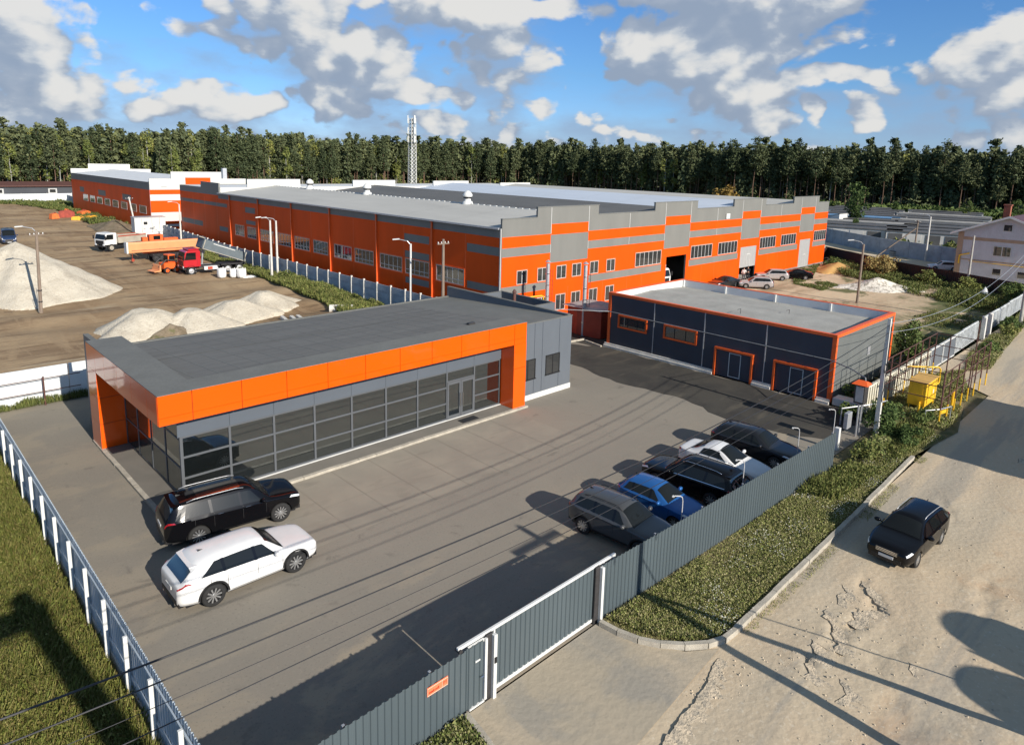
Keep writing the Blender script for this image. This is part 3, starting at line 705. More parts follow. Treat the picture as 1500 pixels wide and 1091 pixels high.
# ------------------------------------------------------------------ showroom
ACP = mat('glossy_orange_composite', (.86, .10, .001), rough=.3, var=.03, scale=.3, spec=.35, coat=.6)
ACP_G = mat('slate_composite_band', (.10, .118, .14), rough=.35, var=.05, scale=.5)
def showroom():
    t = thing('showroom', 'low flat roofed showroom with glossy orange frame around a long glass front', 'building', (8.1, 28.05, 0))
    # core behind the cladding
    core = MB()
    core.box(9.33, 35.6, 0, 28.75, 41.5, 4.1); core.box(9.40, 29.35, 3.35, 28.6, 35.6, 4.1); core.box(28.6, 29.32, 0, 28.75, 35.6, 4.1); core.box(8.14, 37.34, 0, 9.4, 38.86, 4.2)
    core.box(8.14, 28.14, 4.14, 9.33, 38.86, 5.2); core.box(9.33, 28.14, 4.14, 28.72, 29.6, 5.2)
    core.box(27.84, 28.12, .0, 28.72, 29.3, 4.14)
    core.build('core', DARK_P, t)
    ins = MB(); ins.box(9.36, 29.33, 0, 28.6, 35.6, .13); ins.box(9.5, 35.5, .13, 28.55, 35.59, 3.34)
    for x in (9.75, 15.4, 21.5): ins.box(x, 30.4, .131, x+.4, 30.8, 3.345)
    for x, w, h in ((12.2, 2.2, 1.0), (18.2, 1.6, .8), (25.0, 2.6, 1.1)): ins.box(x, 33.2, .131, x+w, 34.0, h)
    for x in (11.0, 14.5, 19.0, 23.0): ins.box(x, 35.44, .9, x+1.6, 35.49, 2.4)
    ins.build('interior', mat('showroom_interior', (.30, .30, .29), rough=.6, var=.25, scale=.5), t)
    # orange composite panels with open joints
    fp = MB(); g = .012
    xs = [8.1, 9.42]+[9.42+2.04*k for k in range(1, 9)]+[27.78, 28.8]
    for a, b in zip(xs[:-1], xs[1:]):
        fp.box(a+g, 28.05, 4.1, b-g, 28.135, 4.42-.006); fp.box(a+g, 28.05, 4.42+.006, b-g, 28.135, 5.34)
    fp.box(27.78, 28.05, .13, 28.8, 28.117, 2.6-.01); fp.box(27.78, 28.05, 2.6+.01, 28.8, 28.117, 4.1-.01)     # right leg front
    fp.box(27.78, 28.12, .13, 27.835, 29.19, 4.1-.01); fp.box(28.725, 28.12, .13, 28.8, 28.78, 5.34)
    fp.box(9.0, 28.14, 4.1, 27.77, 29.18, 4.135)                                                    # soffit
    ys = [28.14, 29.4, 31.5, 33.6, 35.7, 37.3, 38.9]
    for a, b in zip(ys[:-1], ys[1:]):
        fp.box(8.1, a+g, 4.1, 8.135, b-g, 5.34)
    fp.box(8.14, 28.2, 4.1, 9.2, 37.3, 4.135)
    for z0, z1 in ((.13, 1.4), (1.42, 2.75), (2.77, 4.09)):
        fp.box(8.1, 37.3, z0, 8.137, 38.9, z1)
        fp.box(8.14, 37.3, z0, 9.4, 37.335, z1)
    fp.build('fascia', ACP, t)
    # roof: flat rim, sloping membrane, level end walls
    rf = MB()
    rf.poly([(9.7, 29.45, 5.27), (28.6, 29.45, 5.27), (28.6, 41.5, 4.2), (9.7, 41.5, 4.2)])
    rf.build('roof', ROOF_M, t)
    sm_ = MB()
    for k in range(18):
        x = 10.2+1.05*k
        sm_.add([(x, 29.46, 5.276), (x+.09, 29.46, 5.276), (x+.09, 41.4, 4.215), (x, 41.4, 4.215), (x, 29.46, 5.26), (x+.09, 29.46, 5.26), (x+.09, 41.4, 4.2), (x, 41.4, 4.2)], [(0, 1, 2, 3), (0, 3, 7, 4), (1, 5, 6, 2), (0, 4, 5, 1)])
    sm_.add([(10.0, 35.4, 4.755), (28.3, 35.4, 4.755), (28.3, 35.5, 4.745), (10.0, 35.5, 4.745)], [(0, 1, 2, 3)])
    sm_.build('membrane_seam', ROOF_E, t)
    rim = MB()
    rim.box(8.1, 28.05, 5.345, 28.8, 29.5, 5.37); rim.box(8.1, 29.5, 5.345, 9.75, 38.9, 5.37)
    rim.poly([(8.62, 38.9, 5.3), (9.72, 38.9, 5.0), (9.72, 41.5, 4.25), (8.62, 41.5, 4.3)])
    rim.poly([(28.55, 28.8, 4.9), (33.56, 28.8, 4.9), (33.56, 41.5, 4.2), (28.55, 41.5, 4.2)])
    rim.box(9.4, 41.42, 4.1, 33.6, 41.6, 4.26)
    rim.build('roof_rim', ROOF_E, t)
    MB().cbox(25.9, 30.0, 5.15, 26.4, 30.25, 5.33, .02).build('roof_vent', STEEL_D, t)
    w = MB()
    w.box(28.82, 28.8, .34, 33.8, 41.5, 4.14); w.box(28.82, 28.8, 4.14, 33.8, 28.95, 4.93)
    w.box(33.58, 28.95, 4.14, 33.8, 41.6, 4.98)
    w.box(8.6, 38.92, .1, 8.82, 41.6, 5.08); w.box(8.82, 41.52, 0, 33.58, 41.7, 4.15)
    w.build('wall', GREY_P, t)
    sm = MB()
    for x in (30.30, 31.02, 32.62): sm.box(x-.012, 28.79, .36, x+.012, 28.8, 4.9)
    sm.build('panel_joint', DARK_P, t)
    for q in ((28.82, 28.77, 4.93, 33.83, 28.97, 4.975), (33.56, 28.97, 4.982, 33.83, 41.62, 5.01), (8.58, 38.9, 5.082, 8.84, 41.62, 5.11)): MB().box(*q).build('coping', ROOF_E, t)
    MB().box(28.82, 28.76, 0, 33.83, 41.5, .335).build('plinth', WHITE, t)
    # slate band above the glass
    b = MB(); xs2 = [9.1]+[11.3+2.04*k for k in range(8)]+[27.75]
    for a, c in zip(xs2[:-1], xs2[1:]): b.box(a+.006, 29.14, 3.03, c-.006, 29.2, 4.09)
    b.build('slate_band', ACP_G, t)
    # front glazing, one window per bay
    xv = [9.25]+[11.3+2.05*k for k in range(9)]
    xv = xv[:-1]+[27.7]
    def bay(x0, x1, zs, z0, door=False):
        fr = MB()
        f = .05
        fr.box(x0, 29.17, z0, x0+f, 29.27, 3.02); fr.box(x1-f, 29.17, z0, x1, 29.27, 3.02)
        for z in zs: fr.box(x0+f, 29.175, z-.04, x1-f, 29.265, z+.04)
        fo = fr.build('window', ALU, t)
        gp = MB(); zz = zs
        for za, zb in zip(zz[:-1], zz[1:]):
            gp.box(x0+f, 29.21, za+.04, x1-f, 29.235, zb-.04)
        gp.build('pane', GLASS_S, fo)
    for i in range(9):
        if i == 7: continue
        bay(xv[i], xv[i+1], [.19, 1.13, 2.07, 2.98], .15)
    bay(xv[7], xv[8], [2.40, 2.98], 2.36)
    xm = (xv[7]+xv[8])/2
    for a, c in ((xv[7], xm), (xm, xv[8])):
        dr = MB()
        for (p, q, r, s) in ((a+.01, .15, a+.13, 2.35), (c-.13, .15, c-.01, 2.35), (a+.13, .15, c-.13, .36), (a+.13, 2.2, c-.13, 2.35)):
            dr.box(p, 29.15, q, r, 29.25, s)
        do = dr.build('door', ALU, t)
        MB().box(a+.13, 29.19, .36, c-.13, 29.21, 2.2).build('pane', GLASS_S, do)
        hx = xm-.09 if a < xm-.5 else xm+.09
        MB().tube([(hx, 29.15, .8), (hx, 29.08, .8), (hx, 29.08, 1.6), (hx, 29.15, 1.6)], .02).build('handle', CHROME, do)
    MB().box(9.1, 29.1, .1, 27.77, 29.3, .152).build('sill', WHITE, t)
    # glazing of the short side under the overhang
    yv = [29.25, 31.3, 33.3, 35.3, 37.28]
    for y0, y1 in zip(yv[:-1], yv[1:]):
        fr = MB(); zs = [.19, 1.5, 2.8, 4.06]
        fr.box(9.25, y0, .15, 9.32, y0+.05, 4.09); fr.box(9.25, y1-.05, .15, 9.32, y1, 4.09)
        for z in zs: fr.box(9.255, y0+.05, z-.035, 9.315, y1-.05, z+.035)
        fo = fr.build('window', ALU, t); gp = MB()
        for za, zb in zip(zs[:-1], zs[1:]): gp.box(9.275, y0+.05, za+.035, 9.3, y1-.05, zb-.035)
        gp.build('pane', GLASS_S, fo)
    MB().box(9.18, 29.12, .12, 9.30, 29.24, 3.03).build('corner_post', ALU, t)
    # two windows of the slate end
    for x0, x1 in ((29.05, 30.42), (31.36, 32.7)):
        fr = MB(); z0, z1 = 1.36, 2.64
        fr.box(x0, 28.76, z0, x0+.06, 28.82, z1); fr.box(x1-.06, 28.76, z0, x1, 28.82, z1); fr.box(x0+.06, 28.762, z1-.06, x1-.06, 28.818, z1); fr.box(x0-.03, 28.72, z0-.05, x1+.03, 28.82, z0)
        fr.box((x0+x1)/2-.03, 28.765, z0, (x0+x1)/2+.03, 28.815, z1-.06)
        fo = fr.build('window', BLACKISH, t); MB().box(x0+.06, 28.785, z0, x1-.06, 28.798, z1-.06).build('pane', GLASS_W, fo)
    return t
showroom()
tag(MB().cbox(24.05, 28.25, .12, 25.25, 28.75, .15, .01).build('doormat', BLACKISH), 'dark doormat lying on the step before the showroom door', 'doormat')

def annex():
    t = thing('boiler_annex', 'small slate grey flat roofed annex behind the showroom with a sunken roof', 'building', (33.85, 33, 0))
    w = MB(); x0, x1, y0, y1 = 33.83, 36.75, 33.0, 38.7
    w.box(x0, y0, 0, x1, y0+.18, 4.72); w.box(x0, y1-.18, 0, x1, y1, 4.72); w.box(x1-.18, y0+.18, 0, x1, y1-.18, 4.72); w.box(x0, y0+.18, 0, x0+.15, y1-.18, 4.6)
    w.build('wall', GREY_P, t)
    MB().box(x0+.15, y0+.18, 3.6, x1-.18, y1-.18, 3.95).build('roof', ROOF_E, t)
    for q in ((x0, y0-.02, 4.722, x1+.02, y0+.2, 4.75), (x0, y1-.2, 4.722, x1+.02, y1+.02, 4.75), (x1-.2, y0+.2, 4.722, x1+.02, y1-.2, 4.75)): MB().box(*q).build('coping', ROOF_E, t)
    MB().cyl((36.1, 36.6, 3.95), (36.1, 36.6, 5.0), .13, n=10, m=0).cyl((36.1, 36.6, 5.0), (36.1, 36.6, 5.25), .2, .05, n=10).build('vent_pipe', RUST, t)
annex()

def garage():
    t = thing('garage_building', 'dark slate garage building with orange edge trim and two framed gates', 'building', (44.2, 15.75, 0))
    X0, X1, Y0, Y1, H = 44.2, 55.05, 15.75, 33.75, 4.55
    w = MB()
    w.box(X0, Y0, .1, X0+.2, Y1, H-.02); w.box(X1-.2, Y0, .1, X1, Y1, H-.02); w.box(X0+.2, Y1-.2, .1, X1-.2, Y1, H-.02)
    w.build('wall', DARK_P, t)
    MB().box(X0+.2, Y0, .1, X1-.2, Y0+.2, H-.02).box(X0+.004, Y0-.012, .1, X1-.004, Y0-.002, H-.02).build('gable_wall', SIDE_P, t)
    r = MB(); xm = (X0+X1)/2
    r.poly([(X0+.2, Y0+.2, 3.88), (xm, Y0+.2, 4.12), (xm, Y1-.2, 4.12), (X0+.2, Y1-.2, 3.88)])
    r.poly([(xm, Y0+.2, 4.12), (X1-.2, Y0+.2, 3.88), (X1-.2, Y1-.2, 3.88), (xm, Y1-.2, 4.12)])
    rf = r.build('roof', ROOF_G, t)
    a = MB()
    for (x, y) in ((47.5, 24), (50.2, 21.5)):
        a.tube([(x, y, 4.0), (x, y, 4.4), (x-.5, y, 4.4)], .02, 5)
    a.build('roof_bracket', STEEL_D, rf)
    inn = MB()
    inn.box(X1-.26, Y0+.2, 3.8, X1-.2, Y1-.2, H-.05); inn.box(X0+.2, Y1-.26, 3.8, X1-.26, Y1-.2, H-.05)
    inn.build('parapet_lining', OFFWHITE, t)
    po = MB()
    for k in range(1, 4): po.box(X1-.38, Y0+4.5*k-.08, 3.8, X1-.26, Y0+4.5*k+.08, H-.03)
    po.box(X1-.42, Y1-.42, 3.8, X1-.26, Y1-.26, H-.03)
    po.build('parapet_post', WHITE, t)
    c = MB()                                                     # coping and corner trim
    c.box(X0-.05, Y0-.05, H-.20, X0+.25, Y1+.05, H); c.box(X1-.25, Y0-.05, H-.20, X1+.05, Y1+.05, H)
    c.box(X0+.25, Y0-.05, H-.20, X1-.25, Y0+.25, H); c.box(X0+.25, Y1-.25, H-.20, X1-.25, Y1+.05, H)
    c.box(X0-.045, Y0-.045, .12, X0+.2, Y0+.005, H-.20); c.box(X0-.045, Y0+.005, .12, X0-.003, Y0+.22, H-.20)
    c.box(X1-.22, Y0-.045, .95, X1+.045, Y0+.005, H-.20); c.box(X1+.003, Y0+.005, .95, X1+.045, Y0+.22, H-.20)
    c.box(X0-.045, Y1-.22, .12, X0-.003, Y1+.045, H-.20)
    c.build('orange_trim', ORANGE_D, t)
    gates = ((21.05, 24.0), (16.65, 19.6))
    segs = ((15.75, 16.6), (19.65, 21.0), (24.05, 33.95))
    for y0, y1 in segs:
        MB().extr([(X0-.28, 0), (X0-.003, 0), (X0-.003, .32), (X0-.16, .32), (X0-.16, .17), (X0-.28, .17)], 1, y0, y1).build('plinth', CONC_W, t)
    for y0, y1 in gates:
        f = MB(); z1 = 2.1
        f.box(X0-.2, y0, .0, X0-.004, y0+.14, z1); f.box(X0-.2, y1-.14, 0, X0-.004, y1, z1); f.box(X0-.2, y0+.14, z1-.14, X0-.004, y1-.14, z1)
        g = f.build('gate_frame', ORANGE_D, t)
        gm = MB().box(X0-.06, y0+.14, .02, X0-.004, y1-.14, z1-.14)
        go = gm.build('gate', DARK_P, t)
        d = MB(); m = (y0+y1)/2-.1; q = .045
        d.box(X0-.085, m-.45, .12, X0-.061, m-.45+q, 1.85); d.box(X0-.085, m+.45-q, .12, X0-.061, m+.45, 1.85)
        d.box(X0-.085, m-.45+q, .12, X0-.061, m+.45-q, .12+q); d.box(X0-.085, m-.45+q, 1.85-q, X0-.061, m+.45-q, 1.85)
        wd = d.build('wicket_door', WHITE, go)
    for y0, y1 in ((29.95, 32.72), (25.55, 28.4)):
        f = MB(); z0, z1 = 1.80, 2.88; q = .13
        f.box(X0-.12, y0, z0, X0-.004, y0+q, z1); f.box(X0-.12, y1-q, z0, X0-.004, y1, z1)
        f.box(X0-.12, y0+q, z0, X0-.004, y1-q, z0+q); f.box(X0-.12, y0+q, z1-q, X0-.004, y1-q, z1)
        fo = f.build('window', ORANGE_D, t)
        MB().box(X0-.03, y0+q, z0+q, X0-.01, y1-q, z1-q).build('pane', GLASS_W, fo)
        bb = MB()
        for k in (1, 2): bb.box(X0-.05, y0+(y1-y0)*k/3-.025, z0+q, X0-.031, y0+(y1-y0)*k/3+.025, z1-q)
        bb.build('glazing_bar', BLACKISH, fo)
    s = MB()
    for y in (29.35, 25.0, 20.3): s.box(X0-.03, y-.035, .32, X0-.003, y+.035, H-.21)
    s.build('joint_strip', STEEL, t)
    MB().box(50.0, Y0-.06, 2.2, 50.5, Y0-.014, 2.8).build('wall_box', STEEL, t)
garage()

# gas pipe running along the garage and down at the corner
def gas_pipe():
    t = tag(MB().tube([(36.9, 37.2, 3.35), (38.5, 36.6, 3.45), (44.05, 33.6, 2.98), (44.08, 15.9, 2.9), (43.2, 14.3, 2.85), (42.1, 13.15, 2.83), (42.05, 13.1, 2.6), (42.05, 13.1, .05)], .035, 6)
        .build('gas_pipe', mat('grey_pipe_paint', (.20, .21, .22), rough=.6)), 'thin grey gas pipe strung along the dark garage wall', 'pipe')
    br = MB()
    for y in (29.35, 25.0, 20.3, 17): br.box(44.05, y-.04, 2.86, 44.19, y+.04, 2.93)
    br.build('bracket', STEEL_D, t)
gas_pipe()
def pipe_post(x, y, h, label, m=STEEL):
    return tag(MB().cyl((x, y, 0), (x, y, h), .05, n=6).build('pipe_post', m), label, 'post')
pipe_post(38.6, 36.2, 3.45, 'grey post holding the gas pipe behind the showroom')

# chimneys and red boiler container
def chimney(x, y, h, label, extra=False):
    t = thing('flue_chimney', label, 'chimney', (x, y, 0), group='steel flue chimneys by the boiler house')
    MB().cyl((x, y, 0), (x, y, h), .17, n=12).build('flue', STEEL, t)
    MB().lathe([(0, .22), (.25, .05), (.25, .0), (.18, .0)], (x, y, h+.12), 12).build('rain_cap', STEEL, t)
    bd = MB()
    for k in range(1, int(h)): bd.lathe([(.172, -.03), (.19, -.03), (.19, .03), (.172, .03)], (x, y, k+.2), 12)
    bd.build('band', CHROME, t)
    l = MB()
    for s in (-.17, .17): l.tube([(x+.28+s*.2, y-.2+s, .3), (x+.28+s*.2, y-.2+s, h-.5)], .02, 4)
    for k in range(int((h-.8)/.4)): l.tube([(x+.25, y-.37, .6+k*.4), (x+.31, y-.03, .6+k*.4)], .012, 4)
    l.build('ladder', STEEL_D, t)
chimney(45.3, 37.3, 6.2, 'nearer of the two steel flue chimneys, standing before the red container')
chimney(43.9, 40.4, 6.1, 'farther steel flue chimney, left one, beside the yellow gas pipe')
def container():
    t = thing('boiler_container', 'dark red boiler container with a pale tarpaulin roof behind the garage', 'container', (45.6, 35.6, 0))
    MB().prism([(45.35, 35.4), (47.6, 35.4), (48.6, 36.4), (48.6, 39.4), (45.6, 39.4), (45.1, 37.9)], 0.05, 2.45).build('body', RED_C, t)
    rr = random.Random(5)
    def f(u, v):
        x, y = 45.0+u*3.8, 35.3+v*4.3; e = min(u, 1-u, v, 1-v)
        return (x, y, 2.46+min(e*4, 1)*(.22+.09*math.sin(9*u+5*v)+rr.uniform(0, .05)))
    MB().grid(f, 14, 14).build('tarpaulin_roof', mat('grey_tarpaulin', (.36, .34, .33), rough=.55, var=.2, scale=1.5), t, smooth=True)
container()
tag(MB().cyl((37.6, 41.5, 3.25), (43.4, 40.6, 3.25), .06, n=8).tube([(43.4, 40.6, 3.25), (43.6, 40.55, 3.2), (43.6, 40.55, .1)], .06, 8).tube([(38.0, 41.4, 3.25), (38.0, 41.4, .1)], .05, 6)
    .build('gas_pipe', YELLOW), 'yellow gas pipe portal behind the slate annex', 'pipe')
tag(MB().cbox(37.2, 41.6, 0, 38.0, 42.4, 3.6, .03).build('brick_flue', RED_C), 'short red flue stack rising beside the yellow gas pipe', 'chimney')

# ------------------------------------------------------------------ production hall
WX0, WX1, WY0, WY1, WYB = 41.2, 112.4, 43.5, 122.6, 106.0
PED = [(45.65, 54.5), (64.4, 73.2), (82.0, 90.8), (99.6, 108.5)]
BOX = [(47.5, 53.0), (66.5, 71.8), (84.35, 89.5), (102.3, 107.3)]
DOORS = [(67.15, 71.35, 4.5), (84.6, 89.05, 4.4), (102.85, 106.6, 4.3)]
SEAM = mat('pale_joint_trim', (.42, .42, .40), rough=.5, var=.05)
WHALL = mat('white_hall_panel', (.58, .575, .54), rough=.55, var=.05, scale=.5)
def hall():
    t = thing('production_hall', 'long orange and grey production hall with a stepped parapet and four roof bays', 'hall', (WX0, WY0, 0))
    lo, hi = 9.80, 10.72
    pl = [(WX0, 0)]
    for a, b, h in DOORS: pl += [(a, 0), (a, h), (b, h), (b, 0)]
    pl += [(WX1, 0), (WX1, lo)]
    for a, b in reversed(PED): pl += [(b, lo), (b, hi), (a, hi), (a, lo)]
    pl += [(WX0, lo)]
    fw = MB().extr(pl, 1, WY0, WY0+.2)
    front = fw.build('front_wall', GREY_W, t)
    side = MB().extr([(WY0+.2, 0), (WY1, 0), (WY1, 9.55), (113.2, 9.6), (113.2, 10.5), (WYB, 10.45), (WYB, 9.0), (WY0+.2, 9.0)], 0, WX0, WX0+.2)
    side.box(WX0+.2, WY1-.2, 0, WX1, WY1, 9.6); side.box(WX1-.2, WY0+.2, 0, WX1, WY1-.2, 9.6)
    side.build('side_wall', GREY_W, t)
    # orange sandwich panels on the front
    p = MB(); Y = WY0-.014
    def pan(x0, x1, z0, z1): p.box(x0, Y, z0, x1, WY0-.001, z1)
    zones = [(WX0, BOX[0][0])]+[(BOX[i][1], BOX[i+1][0]) for i in range(3)]+[(BOX[3][1], WX1)]
    bands = {0: [(41.2, 47.0)], 1: [(53.3, 66.2)], 2: [(72.0, 83.9)], 3: [(89.7, 102.0)], 4: [(107.45, 112.4)]}
    for i, (x0, x1) in enumerate(zones):
        pan(x0+.02, x1-.02, 7.26, 8.2)
        pan(x0+.02, x1-.02, 3.74, 6.42); pan(x0+.02, x1-.02, .25, 2.98)
        for (a, b) in bands[i]:
            if a-x0 > .1: pan(x0+.02, a, 2.98, 3.74)
            if x1-b > .1: pan(b, x1-.02, 2.98, 3.74)
    for i, (x0, x1) in enumerate(BOX):
        pan(x0, x1, 8.12, 9.12)
        d = [q for q in DOORS if q[0] > x0-.2 and q[1] < x1+.2]
        if d:
            a, b, h = d[0]
            pan(x0-.02, x1+.02, h, 5.46)
            if a-x0 > .06: pan(x0-.02, a, .25, h)
            if x1-b > .06: pan(b, x1+.02, .25, h)
        else: pan(x0-.02, x1+.02, .25, 5.46)
    p.build('orange_cladding', ORANGE_W, t)
    s = MB()
    for x in [47.5, 53.0, 59.8, 66.5, 71.8, 78.0, 84.35, 89.5, 95.7, 102.3, 107.3]:
        s.box(x-.05, WY0-.02, 8.22, x+.05, WY0-.001, 9.75 if not any(a < x < b for a, b in PED) else 10.68)
        s.box(x-.04, WY0-.02, 6.44, x+.04, WY0-.001, 7.24)
    for x0, x1 in zones:
        for z in (7.25, 8.2): s.box(x0+.02, WY0-.022, z-.02, x1-.02, WY0-.016, z+.02, 1)
    for x in (50.2, 55.6, 59.8, 62.5, 75, 78, 81, 92.6, 95.7, 98.6): s.box(x-.02, WY0-.019, .26, x+.02, WY0-.0145, 2.97, 1)
    s.build('joint_trim', [SEAM, ORANGE_D], t)
    cp = MB()
    prev = WX0
    for a, b in PED:
        cp.box(prev, WY0-.04, lo+.002, a-.02, WY0+.24, lo+.06); cp.box(a-.04, WY0-.04, hi+.002, b+.04, WY0+.24, hi+.06); prev = b+.02
    cp.box(prev, WY0-.04, lo+.002, WX1, WY0+.24, lo+.06)
    cp.build('coping', GREY_W, t)
    # windows of the front
    def win(x0, x1, z0, z1, n, frame=PVC, f=.05):
        m = MB(); y = WY0
        m.box(x0, y-.06, z0, x0+f, y-.002, z1); m.box(x1-f, y-.06, z0, x1, y-.002, z1)
        m.box(x0+f, y-.06, z1-f, x1-f, y-.002, z1); m.box(x0+f, y-.06, z0, x1-f, y-.002, z0+f)
        for k in range(1, n):
            xx = x0+(x1-x0)*k/n; m.box(xx-.035, y-.058, z0+f, xx+.035, y-.003, z1-f)
        o = m.build('window', frame, t)
        MB().box(x0+f, y-.04, z0+f, x1-f, y-.02, z1-f).build('pane', GLASS_W, o)
        MB().box(x0-.1, y-.05, z1, x1+.1, y-.016, z1+.1).box(x1, y-.05, z0-.1, x1+.1, y-.016, z1).box(x0-.1, y-.05, z0-.1, x0, y-.016, z1).box(x0, y-.07, z0-.1, x1, y-.016, z0).build('frame_trim', ORANGE_D, o)
    for x0, x1 in ((43.1, 44.42), (45.8, 47.08), (48.43, 49.8), (50.7, 52.05), (53.42, 54.75), (56.1, 57.5)):
        win(x0, x1, 3.84, 5.1, 2)
    for x0, x1 in ((45.8, 47.08), (48.43, 49.8), (50.7, 52.05), (53.42, 54.75), (56.1, 57.5)):
        win(x0, x1, .75, 2.3, 2)
    for x0, x1 in ((61.1, 66.0), (72.25, 77.15), (78.65, 83.5), (89.8, 94.55), (96.3, 101.2), (107.6, 112.2)):
        win(x0, x1, 3.87, 5.4, 6)
    # gates
    a, b, h = DOORS[1]
    g = MB().box(a+.02, WY0+.02, 1.65, b-.02, WY0+.12, h-.01)
    go = g.build('gate', mat('pale_grey_gate', (.34, .34, .33), rough=.5, var=.06), t)
    MB().box(86.4, WY0-.01, 1.75, 86.45, WY0+.018, 3.4).box(87.3, WY0-.01, 1.75, 87.35, WY0+.018, 3.4).box(86.45, WY0-.01, 3.35, 87.3, WY0+.018, 3.4).build('wicket_frame', WHITE, go)
    a, b, h = DOORS[2]
    go = MB().box(a+.02, WY0+.02, .05, b-.02, WY0+.12, h-.01).build('gate', D.materials['pale_grey_gate'], t)
    MB().box(104.4, WY0-.01, .1, 104.45, WY0+.018, 2.0).box(105.2, WY0-.01, .1, 105.25, WY0+.018, 2.0).box(104.45, WY0-.01, 1.95, 105.2, WY0+.018, 2.0).build('wicket_frame', WHITE, go)
    MB().box(80.0, WY0-.12, 8.35, 80.9, WY0-.03, 9.0).build('white_panel_lamp', WHITE, t)
    MB().box(WX0+.2, WY0+.25, .05, WX1-.2, 106, .09).build('floor', CONC, t)
    # side: orange panels between columns
    q = MB(); X = WX0-.014
    def sp(y0, y1, z0, z1): q.box(X, y0, z0, WX0-.001, y1, z1)
    wins = [(48.54, 52.69), (53.85, 57.85), (58.45, 62.5), (63.8, 67.6), (68.3, 72.1), (73.6, 77.1), (78.1, 81.95), (82.8, 86.65), (88.0, 91.9), (93.3, 96.15), (97.2, 100.35)]
    patches = [(43.8, 48.2, 6.53, 7.3), (43.8, 48.1, 3.1, 3.8), (53.9, 58.1, 6.53, 7.3), (53.9, 58.0, 4.85, 5.55), (53.9, 57.9, 2.2, 2.85), (93.5, 96.8, 6.7, 7.5), (93.5, 96.6, 5.1, 5.65),
               (103.1, 122.4, 6.95, 7.5), (103.1, 106.3, 3.3, 4.0), (113.0, 122.4, 3.4, 4.2)]
    ys = sorted({43.72, 122.58, *[a for a, b, _, _ in patches], *[b for _, b, _, _ in patches]})
    for y0, y1 in zip(ys[:-1], ys[1:]):
        if y1-y0 < .02: continue
        ym = (y0+y1)/2
        cuts = sorted([(c, d) for a, b, c, d in patches if a <= ym <= b])
        z = .25; top = 8.15 if ym < 106 else 8.6
        for c, d in cuts: sp(y0, y1, z, c); z = d
        sp(y0, y1, z, top)
    for k in range(16):
        y = 48.4+4.88*k
        if y < 122: q.box(WX0-.02, y-.03, .3, WX0-.0145, y+.03, 8.1, 1)
    q.build('orange_cladding', [ORANGE_W, ORANGE_D], t)
    for y0, y1 in wins:
        m = MB(); z0, z1 = 3.2, 4.74; x = WX0
        m.box(x-.05, y0, z0, x-.002, y0+.07, z1); m.box(x-.05, y1-.07, z0, x-.002, y1, z1)
        m.box(x-.05, y0+.07, z1-.07, x-.002, y1-.07, z1); m.box(x-.05, y0+.07, z0, x-.002, y1-.07, z0+.07)
        n = 5
        for k in range(1, n):
            yy = y0+(y1-y0)*k/n; m.box(x-.048, yy-.035, z0+.07, x-.003, yy+.035, z1-.07)
        m.box(x-.046, y0+.07, z0+.42, x-.004, y1-.07, z0+.48)
        o = m.build('window', PVC, t); MB().box(x-.03, y0+.07, z0+.07, x-.018, y1-.07, z1-.07).build('pane', GLASS_W, o)
        MB().box(x-.06, y0-.12, z0-.12, x-.015, y1+.12, z0).box(x-.06, y0-.12, z1, x-.015, y1+.12, z1+.1).box(x-.06, y0-.12, z0, x-.015, y0, z1).box(x-.06, y1, z0, x-.015, y1+.12, z1).build('frame_trim', ORANGE_D, o)
    for y in (53.4, 63.15, 73.05, 82.7, 92.4, 102.0):
        MB().box(WX0-.16, y-.09, .6, WX0-.016, y+.09, 8.85).box(WX0-.3, y-.1, 8.85, WX0-.016, y+.1, 8.95).build('downpipe', ORANGE_D, t)
    MB().box(WX0-.14, WY0+.03, .4, WX0-.016, WY0+.15, 9.0).build('corner_downpipe', SEAM, t)
    # roof bays
    names = [('light', ROOF_L, 0), ('dark', ROOF_D, 0), ('pale', ROOF_B, .38), ('grey', ROOF_L, .1)]
    vx = [41.05, 59.2, 77.8, 95.4, 112.4]; rx = [50.1, 68.8, 86.5, 104.0]
    for i, (_, m, dz) in enumerate(names):
        a, r, b = vx[i], rx[i], vx[i+1]
        mb = MB(); ya, yb = WY0+.25, WYB
        z0, z1 = 9.02+dz, 10.06+dz; n = 8
        for j in range(n):
            y0 = ya+(yb-ya)*j/n+(.0 if j == 0 else .03); y1 = ya+(yb-ya)*(j+1)/n
            mb.quad((a, y0, z0), (r, y0, z1), (r, y1, z1), (a, y1, z0)); mb.quad((r, y0, z1), (b, y0, z0), (b, y1, z0), (r, y1, z1))
        mb.quad((a, ya, z0-.02), (r, ya, z1-.02), (r, yb, z1-.02), (a, yb, z0-.02)); mb.quad((r, ya, z1-.02), (b, ya, z0-.02), (b, yb, z0-.02), (r, yb, z1-.02))
        mb.box(a-.02, ya, 8.85, a+.06, yb, z0+.02, 1)
        mb.build('roof', [m, DARK_P], t)
    MB().box(41.0-.12, WY0+.2, 8.9, 41.04, WYB, 9.06).build('gutter', STEEL, t)
    sg = MB().box(50.02, 46, 10.05, 50.18, 106, 10.075)
    for k in range(62): sg.box(50.0, 46+.98*k, 10.06, 50.2, 46.5+.98*k, 10.12)
    sg.build('ridge_flashing', WHITE, t)
    # parapet across the rear end
    rp = [(WX0+.25, 9.0), (WX1-.25, 9.0), (WX1-.25, 9.75)]
    for (a, b), h in zip(reversed(PED), (10.35, 10.75, 10.9, 11.05)): rp += [(b, 9.8), (b, h), (a, h), (a, 9.8)]
    rp += [(WX0+.25, 9.8)]
    MB().extr(rp, 1, WYB, WYB+.3).build('rear_parapet', WHALL, t)
